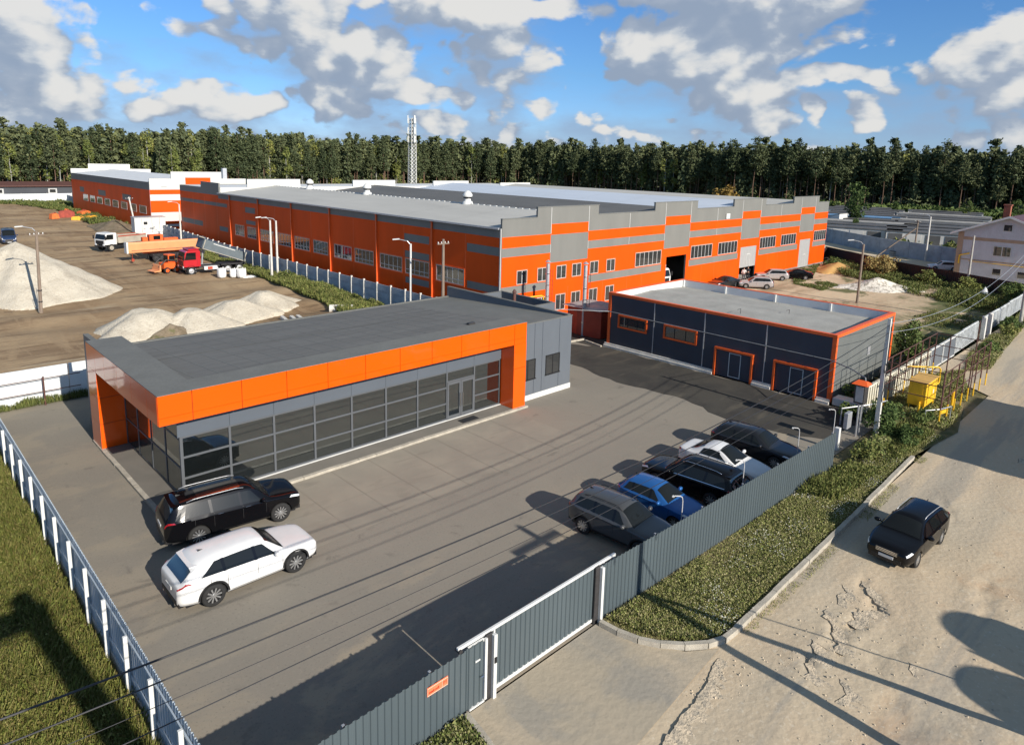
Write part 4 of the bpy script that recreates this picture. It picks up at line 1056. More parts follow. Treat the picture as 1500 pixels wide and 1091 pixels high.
    MB().box(WX0+.2, WYB+.3, 9.2, WX1-.2, WY1-.2, 9.5).build('rear_roof', OFFWHITE, t)
    for y, x in ((94.5, 50.1), (79.0, 50.1), (58.6, 50.1)):
        v = MB(); v.lathe([(.62, -.1), (.55, .25), (.36, .32), (.36, .6)], (x, y, 10.05), 14)
        v.lathe([(.5, .78), (.56, .98), (.42, 1.2), (.22, 1.4), (0, 1.46)], (x, y, 10.05), 14)
        vo = v.build('roof_ventilator', WHITE, t, smooth=True)
        MB().lathe([(.42, .58), (.48, .62), (.48, .78), (.4, .8)], (x, y, 10.05), 14).build('louvre_band', BLACKISH, vo)
hall()

def second_hall():
    t = thing('second_hall', 'farther red and white striped hall with a white stepped parapet and white roof', 'hall', (41.2, 138.4, 0))
    x0, x1, y0, y1 = 41.2, 59.3, 138.4, 197.6
    pl = [(x0, 0), (x1, 0), (x1, 10.0), (54.45, 10.0), (54.45, 11.3), (45.05, 11.3), (45.05, 10.0), (x0, 10.0)]
    MB().extr(pl, 1, y0, y0+.25).build('front_wall', WHALL, t)
    MB().extr([(x0, 9.3), (x1, 9.3), (x1, 10.4), (54.4, 10.4), (54.4, 11.6), (45.0, 11.6), (45.0, 10.4), (x0, 10.4)], 1, y1-.25, y1).box(x0+.2, y1-.25, 0, x1, y1, 9.3).build('rear_parapet', WHALL, t)
    MB().box(x0, y0+.25, 0, x0+.2, y1, 9.35).box(x1-.2, y0+.25, 0, x1, y1-.25, 9.3).build('side_wall', GREY_W, t)
    p = MB()
    for z0, z1 in ((7.08, 7.96), (3.74, 5.93), (1.5, 2.05), (0.2, 1.0)): p.box(x0, y0-.014, z0, x1, y0-.001, z1)
    p.box(47.6, y0-.014, 8.2, 52.3, y0-.001, 10.2)
    ys = [138.66, 150, 156, 168, 174, 186, 190, 197.5]
    for i, (a, b) in enumerate(zip(ys[:-1], ys[1:])):
        if i % 2: p.box(x0-.014, a, .3, x0-.001, b, 5.2); p.box(x0-.014, a, 6.4, x0-.001, b, 7.9)
        else: p.box(x0-.014, a, .3, x0-.001, b, 7.9)
    p.build('red_cladding', ORANGE_W, t)
    for k in range(8):
        a = 141+k*6.0
        o = MB().box(x0-.05, a, 3.3, x0-.016, a+.06, 4.8).box(x0-.05, a+4.0, 3.3, x0-.016, a+4.06, 4.8).box(x0-.05, a+.06, 3.3, x0-.016, a+4.0, 3.4).box(x0-.05, a+.06, 4.7, x0-.016, a+4.0, 4.8).build('window', PVC, t)
        MB().box(x0-.035, a+.06, 3.4, x0-.02, a+4.0, 4.7).build('pane', GLASS_W, o)
    mb = MB(); xm = 50.2
    mb.quad((x0-.1, y0+.26, 9.37), (xm, y0+.26, 10.35), (xm, y1-.26, 10.35), (x0-.1, y1-.26, 9.37)); mb.quad((xm, y0+.26, 10.35), (x1, y0+.26, 9.4), (x1, y1-.26, 9.4), (xm, y1-.26, 10.35))
    mb.build('roof', OFFWHITE, t)
    MB().box(55.6, 140.5, 9.4, 56.4, 141.3, 12.0).build('vent_shaft', STEEL, t)
    MB().box(43.2, y0-.03, 8.4, 44.2, y0-.015, 8.6).build('name_board', SEAM, t)
second_hall()

def low_shed():
    t = thing('low_shed', 'long low dark shed with a brown roof edge far behind the yard fence', 'shed', (-30, 262, 0))
    MB().box(-60, 262, 0, 66, 274, 3.4).build('wall', mat('dark_shed_wall', (.05, .055, .065), rough=.7, var=.15, scale=.2), t)
    MB().quad((-61, 261.4, 3.41), (67, 261.4, 3.41), (67, 268, 4.6), (-61, 268, 4.6)).quad((-61, 268, 4.6), (67, 268, 4.6), (67, 275, 3.41), (-61, 275, 3.41)).box(-61, 261.3, 3.2, 67, 261.42, 3.5).build('roof', RUST, t)
    for x in (-8, 6, 20, 34, 48.0):
        o = MB().box(x, 261.9, 1.0, x+2.4, 261.99, 2.6).build('window', PVC, t)
        MB().box(x+.4, 261.86, 1.3, x+2.0, 261.89, 2.3).build('pane', GLASS_W, o)
low_shed()

BRICK_P = mat('pale_grey_brick', (.47, .48, .51), rough=.85, var=.08, scale=1.2, fine=.3, bscale=9)
BRICK_B = mat('tan_brick_band', (.36, .26, .18), rough=.85, var=.12, scale=1.2, fine=.3, bscale=9)
ROOF_T = mat('maroon_metal_roof', (.10, .05, .05), rough=.5, var=.12, scale=1, stretch=(1, 6, 1))
def brick_house():
    t = thing('brick_house', 'pale grey brick house with tan corner bands and a maroon gable roof', 'house', (115, 17, 0))
    X, Y0, Y1, H, A = 115.0, 9.5, 25.9, 6.6, 9.0
    ym = (Y0+Y1)/2+1.6
    ym = 20.0
    Y0 = 2*ym-Y1
    MB().extr([(Y0, 0), (Y1, 0), (Y1, H), (ym, A), (Y0, H)], 0, X, X+13).build('wall', BRICK_P, t)
    b = MB(); b.box(X-.02, Y1-.7, 0, X-.001, Y1+.02, H-.05); b.box(X-.02, Y0, 5.45, X-.001, Y1-.7, 5.9); b.box(X-.02, Y0, 2.6, X-.001, Y1-.7, 2.75)
    b.build('brick_band', BRICK_B, t)
    r = MB(); o = .9; s = (A-H)/(Y1-ym)
    for sgn in (1, -1):
        ye = ym+sgn*(Y1-ym+o); ze = A-(Y1-ym+o)*s
        r.quad((X-.7, ym, A+.1), (X-.7, ye, ze+.1), (X+13.5, ye, ze+.1), (X+13.5, ym, A+.1))
    rf = r.build('roof', ROOF_T, t)
    MB().box(119, 20.9, 8.3, 119.8, 21.7, 10.4).box(118.9, 20.8, 10.4, 119.9, 21.8, 10.55).build('chimney', mat('red_brick', (.30, .10, .06), rough=.9, var=.2, scale=5), rf)
    vb = MB()
    for sgn in (1, -1):
        ye = ym+sgn*(Y1-ym+o); ze = A-(Y1-ym+o)*s
        vb.add([(X-.78, ym, A-.12), (X-.78, ye, ze-.12), (X-.78, ye, ze+.16), (X-.78, ym, A+.16), (X-.71, ym, A-.12), (X-.71, ye, ze-.12), (X-.71, ye, ze+.16), (X-.71, ym, A+.16)],
               [(0, 1, 2, 3), (4, 7, 6, 5), (0, 4, 5, 1), (2, 6, 7, 3)])
    vb.build('bargeboard', WHITE, rf)
    for (y0, y1, z0, z1, n) in ((19.4, 21.5, 3.5, 4.9, 2), (19.6, 20.7, 7.0, 8.0, 1), (17.3, 18.4, .7, 1.7, 1), (15.5, 16.6, .7, 1.7, 1), (20.2, 21.3, .8, 1.8, 1)):
        m = MB(); x = X
        m.box(x-.05, y0, z0, x-.022, y0+.08, z1); m.box(x-.05, y1-.08, z0, x-.022, y1, z1); m.box(x-.05, y0+.08, z0, x-.022, y1-.08, z0+.08); m.box(x-.05, y0+.08, z1-.08, x-.022, y1-.08, z1)
        if n == 2: m.box(x-.048, (y0+y1)/2-.05, z0+.08, x-.022, (y0+y1)/2+.05, z1-.08)
        o_ = m.build('window', PVC, t); MB().box(x-.035, y0+.08, z0+.08, x-.025, y1-.08, z1-.08).build('pane', GLASS_W, o_)
    MB().tube([(X-.2, 25.4, 2.0), (X-.2, 25.4, 3.2), (X-.2, 24.2, 3.6)], .1, 8).tube([(X-.15, 24.2, 2.5), (X-.15, Y0, 2.3)], .05, 6).build('gas_pipe', YELLOW, t)
brick_house()

# garage rows by the forest edge
def garage_rows():
    rr = random.Random(12)
    ang = math.atan2(34-44, 300-160)*0+R(-12)
    walls = [mat('lockup_wall_%s' % n, c, rough=.9, var=.2, scale=.3) for n, c in (('white', (.62, .6, .56)), ('grey', (.22, .21, .2)), ('dark', (.1, .1, .1)))]
    roofs = [mat('lockup_roof_%s' % n, c, rough=.95, var=.25, scale=.4) for n, c in (('tar', (.085, .085, .088)), ('pale', (.30, .29, .27)), ('blue', (.12, .25, .42)))]
    rows = []
    for i in range(10):
        x = 160+i*10.2
        for j, tn in enumerate((.345, .245)): rows.append((x+j*3, x*tn+rr.uniform(-1, 1), 5+(i+j) % 3, 1 if (i+j) % 3 == 0 else 0))
    kinds = ['nearest the fence', 'in the second rank', 'in the third rank', 'near the forest']
    for i, (x, y, n, wi) in enumerate(rows):
        L_ = n*3.4; rz = R(15)
        k = min(3, int((x-160)/24))
        ri = 2 if i == 8 else (1 if i in (4, 9, 15) else 0)
        t = thing('lockup_garage', '%s roofed row of %s lockup garages %s, %s' % (('dark tar', 'pale felt', 'blue')[ri], ('five', 'six', 'seven', 'eight', 'nine')[n-5], kinds[k], ('left half', 'right half')[i % 2]), 'garages', (x, y, 0), rz, 'rows of lockup garages before the forest')
        w = MB().box(-3, -L_/2, 0, 3, L_/2, 2.35).build('wall', walls[wi if i % 4 else 0], t, world=False)
        MB().box(-3.15, -L_/2-.1, 2.35, 3.15, L_/2+.1, 2.52).build('roof', roofs[ri], t, world=False)
        for j in range(n):
            MB().box(-3.06, -L_/2+3.4*j+.4, .05, -3.005, -L_/2+3.4*j+3.0, 2.05).build('garage_door', walls[rr.choice((0, 1, 1, 2))], t, world=False)
    t = thing('white_shed', 'small bright white shed with a lean-to roof beside the lone leafy tree', 'shed', (186, 70.5, 0))
    MB().extr([(-2.2, 0), (2.2, 0), (2.2, 2.6), (-2.2, 3.6)], 0, -2, 4).build('wall', WHITE, t, world=False)
    MB().add([(-2.2, -2.4, 3.7), (4.2, -2.4, 3.7), (4.2, 2.4, 2.68), (-2.2, 2.4, 2.68)], [(0, 1, 2, 3)]).build('roof', ROOF_D, t, world=False)
garage_rows()

# ------------------------------------------------------------------ fences and gates
TEAL = mat('teal_grey_sheet', (.078, .100, .110), rough=.42, var=.07, scale=.6, stretch=(1, 1, .3), spec=.5)
TEAL_D = mat('teal_grey_sheet_back', (.10, .13, .14), rough=.5, var=.1, scale=.6)
BLUE_W = mat('pale_blue_sheet', (.36, .42, .48), rough=.4, var=.08, scale=.8, spec=.5)
WALL_W = mat('whitewashed_panel', (.66, .69, .69), rough=.8, var=.07, scale=.5, fine=.2, bscale=14)
def corrugated(mb, ax, ay, bx, by, z0, z1, pitch=.2, depth=.03, m=0, flat=.62):
    """trapezoid sheet from a to b"""
    L_ = math.hypot(bx-ax, by-ay); ux, uy = (bx-ax)/L_, (by-ay)/L_; nx, ny = uy, -ux
    pts = []; s = 0.0
    while s < L_-1e-6:
        for q, o in ((0, 0), (flat*.5, 0), (flat*.5+.1, 1), (.9, 1), (1.0, 0)):
            ss = s+q*pitch
            if ss <= L_+1e-6: pts.append((ax+ux*ss+nx*o*depth, ay+uy*ss+ny*o*depth))
        s += pitch
    n = len(pts); e = .006
    vs = [(x, y, z0) for x, y in pts]+[(x, y, z1) for x, y in pts]
    mb.add(vs, [(i, i+1, n+i+1, n+i) for i in range(n-1)], m)
def sheet_fence(name, label, ax, ay, bx, by, z0, z1, posts, m, cat='fence', group=None, pitch=.2, rail=True, back=1):
    t = thing(name, label, cat, (ax, ay, 0), group=group)
    mb = MB(); corrugated(mb, ax, ay, bx, by, z0, z1, pitch); mb.build('sheet', m, t)
    L_ = math.hypot(bx-ax, by-ay); ux, uy = (bx-ax)/L_, (by-ay)/L_; nx, ny = -uy*back, ux*back
    if rail:
        r = MB()
        for z in (z0+.35, z1-.3):
            r.obox(((ax+bx)/2+nx*.035, (ay+by)/2+ny*.035, z), (L_, .035, .05), math.atan2(uy, ux))
        r.build('rail', m if not rail else STEEL, t)
    for s in posts:
        p = MB(); p.obox((ax+ux*s+nx*.085, ay+uy*s+ny*.085, (z1-.02)/2), (.07, .06, z1-.02), math.atan2(uy, ux)); p.build('post', m if back < 0 else STEEL, t)
    return t
GY = 12.33
# left boundary: pale blue sheet, posts and rails on the meadow side
def left_fence():
    t = thing('sheet_fence', 'pale blue corrugated sheet fence between the meadow and the asphalt yard', 'fence', (4.4, 12.4, 0))
    mb = MB(); corrugated(mb, 4.4, 46.9, 4.4, 12.35, .28, 2.12, .2, .035); mb.build('sheet', BLUE_W, t)
    for z in (.75, 1.85):
        MB().box(4.315, 12.4, z-.03, 4.355, 46.9, z+.03).build('rail', BLUE_W, t)
    y = 12.6
    while y < 46.9:
        MB().cbox(4.2, y-.045, -.1, 4.31, y+.045, 1.98, .008).build('post', WHITE, t); y += 2.1
    MB().box(4.33, 12.35, 0, 4.47, 46.9, .27).build('base_strip', CONC, t)
left_fence()
def white_wall():
    t = thing('panel_wall', 'white panel wall closing the back of the yard left of the showroom', 'wall', (4, 47, 0))
    for a, b in ((-22, -15.1), (-15.06, -8.1), (-8.06, -1.1), (-1.06, 4.98), (5.02, 8.78), (8.82, 12.8), (12.84, 19.8), (19.84, 26.8), (26.84, 33.7)):
        MB().cbox(a, 47.0, 0, b, 47.14, 2.18, .02).build('panel', WALL_W, t)
white_wall()
def pipe_rail():
    t = thing('pipe_railing', 'thin brown pipe railing in front of the white panel wall', 'railing', (7.4, 46.6, 0))
    for x in (7.42, 2.4, -2.6): MB().cyl((x, 46.6, 0), (x, 46.6, 1.75), .045, n=8).build('post', RUST, t)
    for z in (.85, 1.62): MB().tube([(-12, 46.6, z), (9.3, 46.6, z)], .028, 6).build('rail', RUST, t)
pipe_rail()
# front boundary
sheet_fence('sheet_fence', 'teal grey corrugated fence right of the sliding gate along the grass verge', 16.45, GY, 34.3, 11.75, .05, 2.02, [.2, 3, 6, 9, 12, 15, 17.6], TEAL)
sheet_fence('sheet_fence', 'teal grey corrugated fence at the bottom edge carrying the red sign', 4.45, 12.3, 10.8, 12.345, .0, 1.95, [.1, 2.6, 5.1], TEAL)
def wicket():
    t = thing('wicket_gate', 'narrow teal wicket gate with a white edge beside the sliding gate', 'gate', (10.8, GY, 0))
    mb = MB(); corrugated(mb, 10.72, GY, 11.36, GY, .12, 1.985, .2, .03); mb.build('sheet', TEAL, t)
    f = MB(); f.box(11.36, GY-.05, .1, 11.445, GY+.02, 1.985); f.box(10.82, GY-.05, .06, 11.36, GY+.02, .11); f.box(10.8, GY+.01, 1.9, 11.36, GY+.06, 1.985)
    f.build('frame', WHITE, t)
    MB().box(11.0, GY-.06, 1.46, 11.17, GY-.035, 1.5).build('notice_strip', WHITE, t)
    MB().tube([(11.28, GY-.04, .95), (11.28, GY-.1, .95), (11.18, GY-.1, .95)], .015).build('handle', CHROME, t)
wicket()
def sliding_gate():
    t = thing('sliding_gate', 'wide teal sliding gate with white frame closing the drive', 'gate', (11.9, GY, 0))
    y = GY+.12
    mb = MB(); corrugated(mb, 11.6, y, 16.45, y, .16, 1.99, .2, .03); mb.build('sheet', TEAL, t)
    f = MB(); f.cbox(11.75, y-.05, .06, 16.3, y+.05, .17, .01); f.cbox(10.5, y-.045, 1.985, 17.3, y+.045, 2.07, .01)
    f.box(11.78, y-.04, .17, 11.84, y+.04, 1.985); f.box(16.26, y-.04, .17, 16.32, y+.04, 1.985)
    f.cbox(17.24, y-.04, 1.55, 17.3, y+.04, 1.985, .005)
    f.build('frame', WHITE, t)
    for x in (10.55, 16.38): MB().cyl((x, y+.1, 1.97), (x, y-.1, 1.97), .06, n=10).build('roller', STEEL_D, t)
sliding_gate()
def gate_post(x, label, extra):
    t = thing('gate_post', label, 'post', (x, GY, 0), group='white gate posts')
    MB().cbox(x-.06, GY-.13, 0, x+.06, GY-.01, 2.0, .008).build('post', WHITE, t)
    if extra: MB().cbox(x-.05, GY-.16, 1.15, x+.03, GY-.131, 1.33, .006).build('lock_box', BLACKISH, t)
    MB().cbox(x-.25, GY-.009, 0, x-.005, GY+.06, 2.03, .008).build('jamb', STEEL_D, t)
gate_post(11.68, 'white gate post with a dark lock box between wicket and sliding gate', True)
gate_post(16.42, 'white gate post at the right end of the sliding gate', False)
def sign():
    t = thing('address_sign', 'small red address sign on the teal fence beside the wicket gate', 'sign', (8.3, 12.28, 1.6))
    MB().cbox(7.62, 12.262, 1.27, 8.92, 12.284, 1.52, .004).build('plate', mat('coral_sign_face', (.88, .20, .09), rough=.4, var=.05), t)
    w = MB(); y0, y1 = 12.256, 12.261
    w.box(7.64, y0, 1.285, 8.90, y1, 1.297); w.box(7.64, y0, 1.493, 8.90, y1, 1.505); w.box(7.64, y0, 1.297, 7.652, y1, 1.493); w.box(8.888, y0, 1.297, 8.90, y1, 1.493); w.box(8.54, y0, 1.297, 8.552, y1, 1.493)
    w.build('border', mat('pale_sign_border', (.85, .62, .48), rough=.5, var=.03), t)
    l = MB(); rr = random.Random(4)
    x = 7.72
    for k in range(17):                                  # worn lettering, too small to read
        h = rr.choice((.05, .05, .075)); wd = rr.uniform(.018, .034)
        if k in (9,): x += .03; continue
        l.box(x, y0, 1.335, x+wd*.45, y1, 1.335+h); l.box(x+wd*.45, y0, 1.335+rr.choice((0, .02, h-.014)), x+wd, y1, 1.335+h)
        x += wd+.014
    for x in (8.62, 8.70, 8.79): l.box(x, y0, 1.36, x+.02, y1, 1.44); l.box(x+.02, y0, 1.40+rr.choice((0, .02)), x+.05, y1, 1.44)
    l.build('lettering', mat('dark_red_lettering', (.38, .03, .012), rough=.5, var=.05), t)
    t.location = (9.734, 12.298, 1.68); t.scale = (.52, 1, 1)
sign()
# concrete fence of the dirt yard
def concrete_fence():
    x = 38.3; t = None
    t = thing('concrete_fence', 'long concrete panel fence running beside the orange hall', 'fence', (x, 50, 0))
    rows = []
    y = 49.0
    while y < 231:
        xx = x+max(0, (y-95))*.062
        y2 = y+2.45; xx2 = x+max(0, (y2-95))*.062
        p = MB()
        for z0, z1 in ((0.05, .78), (.80, 1.53), (1.55, 2.25)):
            p.add([(xx, y+.08, z0), (xx+.08, y+.08, z0), (xx2+.08, y2-.08, z0), (xx2, y2-.08, z0), (xx, y+.08, z1), (xx+.08, y+.08, z1), (xx2+.08, y2-.08, z1), (xx2, y2-.08, z1)], [(0, 3, 2, 1), (4, 5, 6, 7), (0, 1, 5, 4), (1, 2, 6, 5), (2, 3, 7, 6), (3, 0, 4, 7)])
            p.add([(xx-.02, y+.2, z0+.08), (xx-.02, y2-.2, z0+.08), (xx-.02, y2-.2, z1-.08), (xx-.02, y+.2, z1-.08)], [(0, 3, 2, 1)])
        p.build('panel', CONC_B, t)
        if y < 230: MB().cbox(xx-.08, y-.08, 0, xx+.12, y+.08, 2.4, .02).build('post', CONC_W, t)
        y = y2
concrete_fence()
def far_white_fence():
    t = thing('concrete_fence', 'white concrete fence across the far end of the dirt yard', 'fence', (0, 230, 0))
    x = -60.0
    while x < 46:
        MB().box(x, 231, 0, x+5.9, 231.12, 2.6).build('panel', WALL_W, t)
        MB().box(x+5.9, 230.95, 0, x+6.0, 231.17, 2.75).build('post', CONC_W, t)
        x += 6.0
far_white_fence()
# ribbed pale fence along the road, right of the lamp pole
def ribbed_fence():
    t = thing('ribbed_fence', 'cream ribbed concrete fence behind the yellow gas cabinet', 'fence', (44, 13.6, 0))
    for k in range(5):
        x0 = 44.0+2.6*k; p = MB(); p.box(x0, 13.6, .0, x0+2.5, 13.7, 1.75)
        for j in range(6): p.box(x0+.08+.42*j, 13.52, .1, x0+.25+.42*j, 13.6, 1.68)
        p.box(x0, 13.5, 1.68, x0+2.5, 13.6, 1.78)
        p.build('panel', mat('cream_concrete', (.62, .59, .48), rough=.85, var=.12, scale=1.5) if k == 0 else D.materials['cream_concrete'], t)
    t2 = thing('metal_gate', 'slate sheet metal gate with pale frame in the road fence', 'gate', (57.2, 13.65, 0))
    for (a, b) in ((57.3, 60.6), (60.7, 64.2)):
        MB().box(a+.08, 13.64, .15, b-.08, 13.67, 1.68).build('leaf', GREY_P, t2)
    f = MB()
    for (a, b) in ((57.3, 60.6), (60.7, 64.2)):
        f.box(a, 13.58, .08, a+.08, 13.72, 1.76); f.box(b-.08, 13.58, .08, b, 13.72, 1.76); f.box(a+.08, 13.58, 1.68, b-.08, 13.72, 1.76); f.box(a+.08, 13.58, .08, b-.08, 13.72, .15)
    f.build('frame', WHITE, t2)
    t3 = thing('ribbed_fence', 'old weathered white concrete fence farther along the road', 'fence', (64.5, 13.8, 0))
    wm = mat('weathered_white_concrete', (.46, .48, .48), rough=.9, var=.3, scale=1.2, fine=.4)
    rr = random.Random(3)
    for k in range(13):
        x0 = 64.6+2.75*k
        if 3 <= k < 4: continue
        y = 13.8+.03*k; p = MB(); tl = rr.uniform(-.05, .05)
        p.box(x0, y, .0, x0+2.6, y+.1, 1.7+tl)
        for j in range(6): p.box(x0+.1+.43*j, y-.07, .1, x0+.28+.43*j, y, 1.6+tl)
        p.build('panel', wm, t3)
    for x in (72.9, 75.2):
        tag(MB().cbox(x-.18, 13.3, 0, x+.18, 13.65, 2.05, .03).lathe([(.22, 0), (.16, .12), (0, .16)], (x, 13.48, 2.05), 8).build('gate_pillar', CONC_W),
            'left weathered white pillar at the gap in the road fence' if x < 74 else 'right weathered white pillar at the gap in the road fence', 'pillar', 'pillars at the fence gap')
ribbed_fence()
def brown_fence():
    t = thing('board_fence', 'dark maroon sheet fence between the vacant lot and the gravel lot', 'fence', (119.5, 45.8, 0))
    m = mat('dark_maroon_sheet', (.035, .016, .017), rough=.6, var=.2, scale=.5)
    pts = [(120.6, 46.5), (110.5, 33.2), (105.2, 23.0), (99.5, 11.5)]
    for a, b in zip(pts[:-1], pts[1:]):
        mb = MB(); corrugated(mb, a[0], a[1], b[0], b[1], .02, 1.85, .3, .04); mb.build('sheet', m, t)
    m2 = MB().box(112.5, 45.9, .02, 120.6, 45.95, 1.7).build('sheet', m, t)
brown_fence()
def bluish_fence():
    t = thing('concrete_fence', 'tall bluish concrete fence behind the gravel lot', 'fence', (147, 57, 0))
    pts = [(150, 62), (147, 57), (135, 42.5), (128.5, 28.5), (126.5, 24)]
    for a, b in zip(pts[:-1], pts[1:]):
        n = max(1, int(math.hypot(b[0]-a[0], b[1]-a[1])/3))
        for k in range(n):
            p = (a[0]+(b[0]-a[0])*k/n, a[1]+(b[1]-a[1])*k/n); q = (a[0]+(b[0]-a[0])*(k+1)/n, a[1]+(b[1]-a[1])*(k+1)/n)
            MB().obox(((p[0]+q[0])/2, (p[1]+q[1])/2, 1.4), (math.hypot(q[0]-p[0], q[1]-p[1])-.06, .14, 2.8), math.atan2(q[1]-p[1], q[0]-p[0])).build('panel', CONC_B, t)
    MB().cbox(128.2, 28.1, 0, 128.9, 28.9, 3.4, .05).build('pillar', CONC_W, t)
bluish_fence()

# ------------------------------------------------------------------ cars
def interp(pts, x):
    if x <= pts[0][0]: return pts[0][1]
    for (a, p), (b, q) in zip(pts[:-1], pts[1:]):
        if x <= b:
            t = (x-a)/(b-a) if b > a else 0
            return p+(q-p)*t
    return pts[-1][1]
def smooth_interp(pts, x):
    """monotone-ish cubic through pts"""
    n = len(pts)
    if x <= pts[0][0]: return pts[0][1]
    if x >= pts[-1][0]: return pts[-1][1]
    sl = [(pts[i+1][1]-pts[i][1])/(pts[i+1][0]-pts[i][0]) for i in range(n-1)]
    tg = [sl[0]]+[0 if sl[i-1]*sl[i] <= 0 else 2*sl[i-1]*sl[i]/(sl[i-1]+sl[i]) for i in range(1, n-1)]+[sl[-1]]
    for i in range(n-1):
        if x <= pts[i+1][0]:
            h = pts[i+1][0]-pts[i][0]; t = (x-pts[i][0])/h
            a, b = pts[i][1], pts[i+1][1]
            return (2*t**3-3*t*t+1)*a+(t**3-2*t*t+t)*h*tg[i]+(-2*t**3+3*t*t)*b+(t**3-t*t)*h*tg[i+1]
class CarShape:
    def __init__(s, L, W, H, wb, fo, wr, top, belt, roofw, sill=.24, vert_rear=False, wh_in=.0):
        s.L, s.W, s.H, s.wb, s.wr = L, W, H, wb, wr
        s.xf = L/2-fo; s.xr = s.xf-wb; s.top = top; s.beltp = belt; s.roofw = roofw; s.sill = sill
    def keys(s, x):
        L, W = s.L, s.W; hx = L/2
        w = W/2
        tf = max(0, (x-(hx-.95))/.95); tr = max(0, (-x-(hx-.8))/.8)
        w *= 1-.19*tf**2.3-.14*tr**2.3
        zt = smooth_interp(s.top, x); zb = s.sill+.06*tf+.10*tr
        de = min(hx-abs(x), .20)/.20; e = math.sqrt(max(0, 1-(1-de)**2))
        w *= .85+.15*e; zt -= .05*(1-e); zb += .07*(1-e)
        belt = min(smooth_interp(s.beltp, x), zt-.035)
        g = max(0, min(1, (zt-belt-.05)/(s.H-smooth_interp(s.beltp, 0)-.05)))
        wr = (w*.86)*(1-g)+(s.roofw)*g
        wr = min(wr, w*.93)
        edge = .025*(1-g)+.115*g
        K = [(w*.90, zb), (w*.985, zb+.10), (w, zb+.46*(belt-zb)), (w*.99, belt-.07), (w*.968, belt), (wr, zt-edge), (wr*.72, zt-edge*.30), (wr*.36, zt-edge*.06), (0, zt)]
        for cx in (s.xf, s.xr):
            dx = abs(x-cx); ra = s.wr+.065
            if dx < ra:
                za = s.wr+math.sqrt(ra*ra-dx*dx)
                za = min(za, belt-.12)
                out = []
                for i, (y, z) in enumerate(K):
                    if i < 4 and z < za+.02*i: out.append((max(y, w*.995) if i < 3 else y, za+.02*i))
                    else: out.append((y, z))
                K = out
        return K
    def section(s, x, nb=9, ng=4, nt=5):
        K = s.keys(x); P = []
        def cat(i, t):
            p0 = K[max(i-1, 0)]; p1 = K[i]; p2 = K[i+1]; p3 = K[min(i+2, 8)]
            r = []
            for a in (0, 1):
                r.append(.5*(2*p1[a]+(p2[a]-p0[a])*t+(2*p0[a]-5*p1[a]+4*p2[a]-p3[a])*t*t+(3*p1[a]-p0[a]-3*p2[a]+p3[a])*t**3))
            return tuple(r)
        for i in range(3): P += [(K[i][0]+(K[i+1][0]-K[i][0])*t, K[i][1]+(K[i+1][1]-K[i][1])*t) if i == 0 else cat(i, t) for t in (0, .33, .67)]
        P += [cat(3, t) for t in (0, .5)]
        P += [(K[4][0]+(K[5][0]-K[4][0])*t, K[4][1]+(K[5][1]-K[4][1])*t) for t in (0, .25, .5, .75)]
        for i in (5, 6, 7): P += [(K[i][0]+(K[i+1][0]-K[i][0])*t, K[i][1]+(K[i+1][1]-K[i][1])*t) for t in (0, .5)]
        P.append(K[8])
        return P
    def pt(s, x, u, side=1):
        """u in [0,8] along the section keys"""
        K = s.keys(x); i = min(int(u), 7); t = u-i
        return Vector((x, side*(K[i][0]+(K[i+1][0]-K[i][0])*t), K[i][1]+(K[i+1][1]-K[i][1])*t))
    def off(s, x, u, side=1, d=.008):
        e = .02
        p = s.pt(x, u, side); px = s.pt(x+e, u, side)-s.pt(x-e, u, side); pu = s.pt(x, min(u+.06, 8), side)-s.pt(x, max(u-.06, 0), side)
        if u > 7.95: pu = Vector((0, -side, 0))
        n = px.cross(pu)
        if n.length < 1e-9: return p
        n.normalize()
        c = Vector((x*.6, 0, .5*s.H*.8))
        if n.dot(p-c) < 0: n = -n
        return p+n*d
    def patch(s, mb, x00, x10, x01, x11, u0, u1, side=1, nu=5, nv=3, d=.008, m=0):
        """bilinear patch: lower edge x00..x10 at u0, upper edge x01..x11 at u1"""
        def f(a, b):
            x = (x00*(1-b)+x01*b)*(1-a)+(x10*(1-b)+x11*b)*a
            return s.off(x, u0+(u1-u0)*b, side, d)
        b0 = len(mb.f); mb.grid(f, nu, nv, m)
    def across(s, mb, xa, xb, ya, yb, n=8, d=.008, m=0, u_edge=5.0, inset=.0):
        """panel over the top surface from (xa) to (xb); ya/yb: share of half width covered at each end"""
        def f(a, b):
            side = -1 if a < .5 else 1; q = abs(a-.5)*2
            sh = ya+(yb-ya)*b
            return s.off(xa+(xb-xa)*b, 8-(8-u_edge)*q*sh, side, d)
        mb.grid(f, n, 6, m)
WHEELS = {}
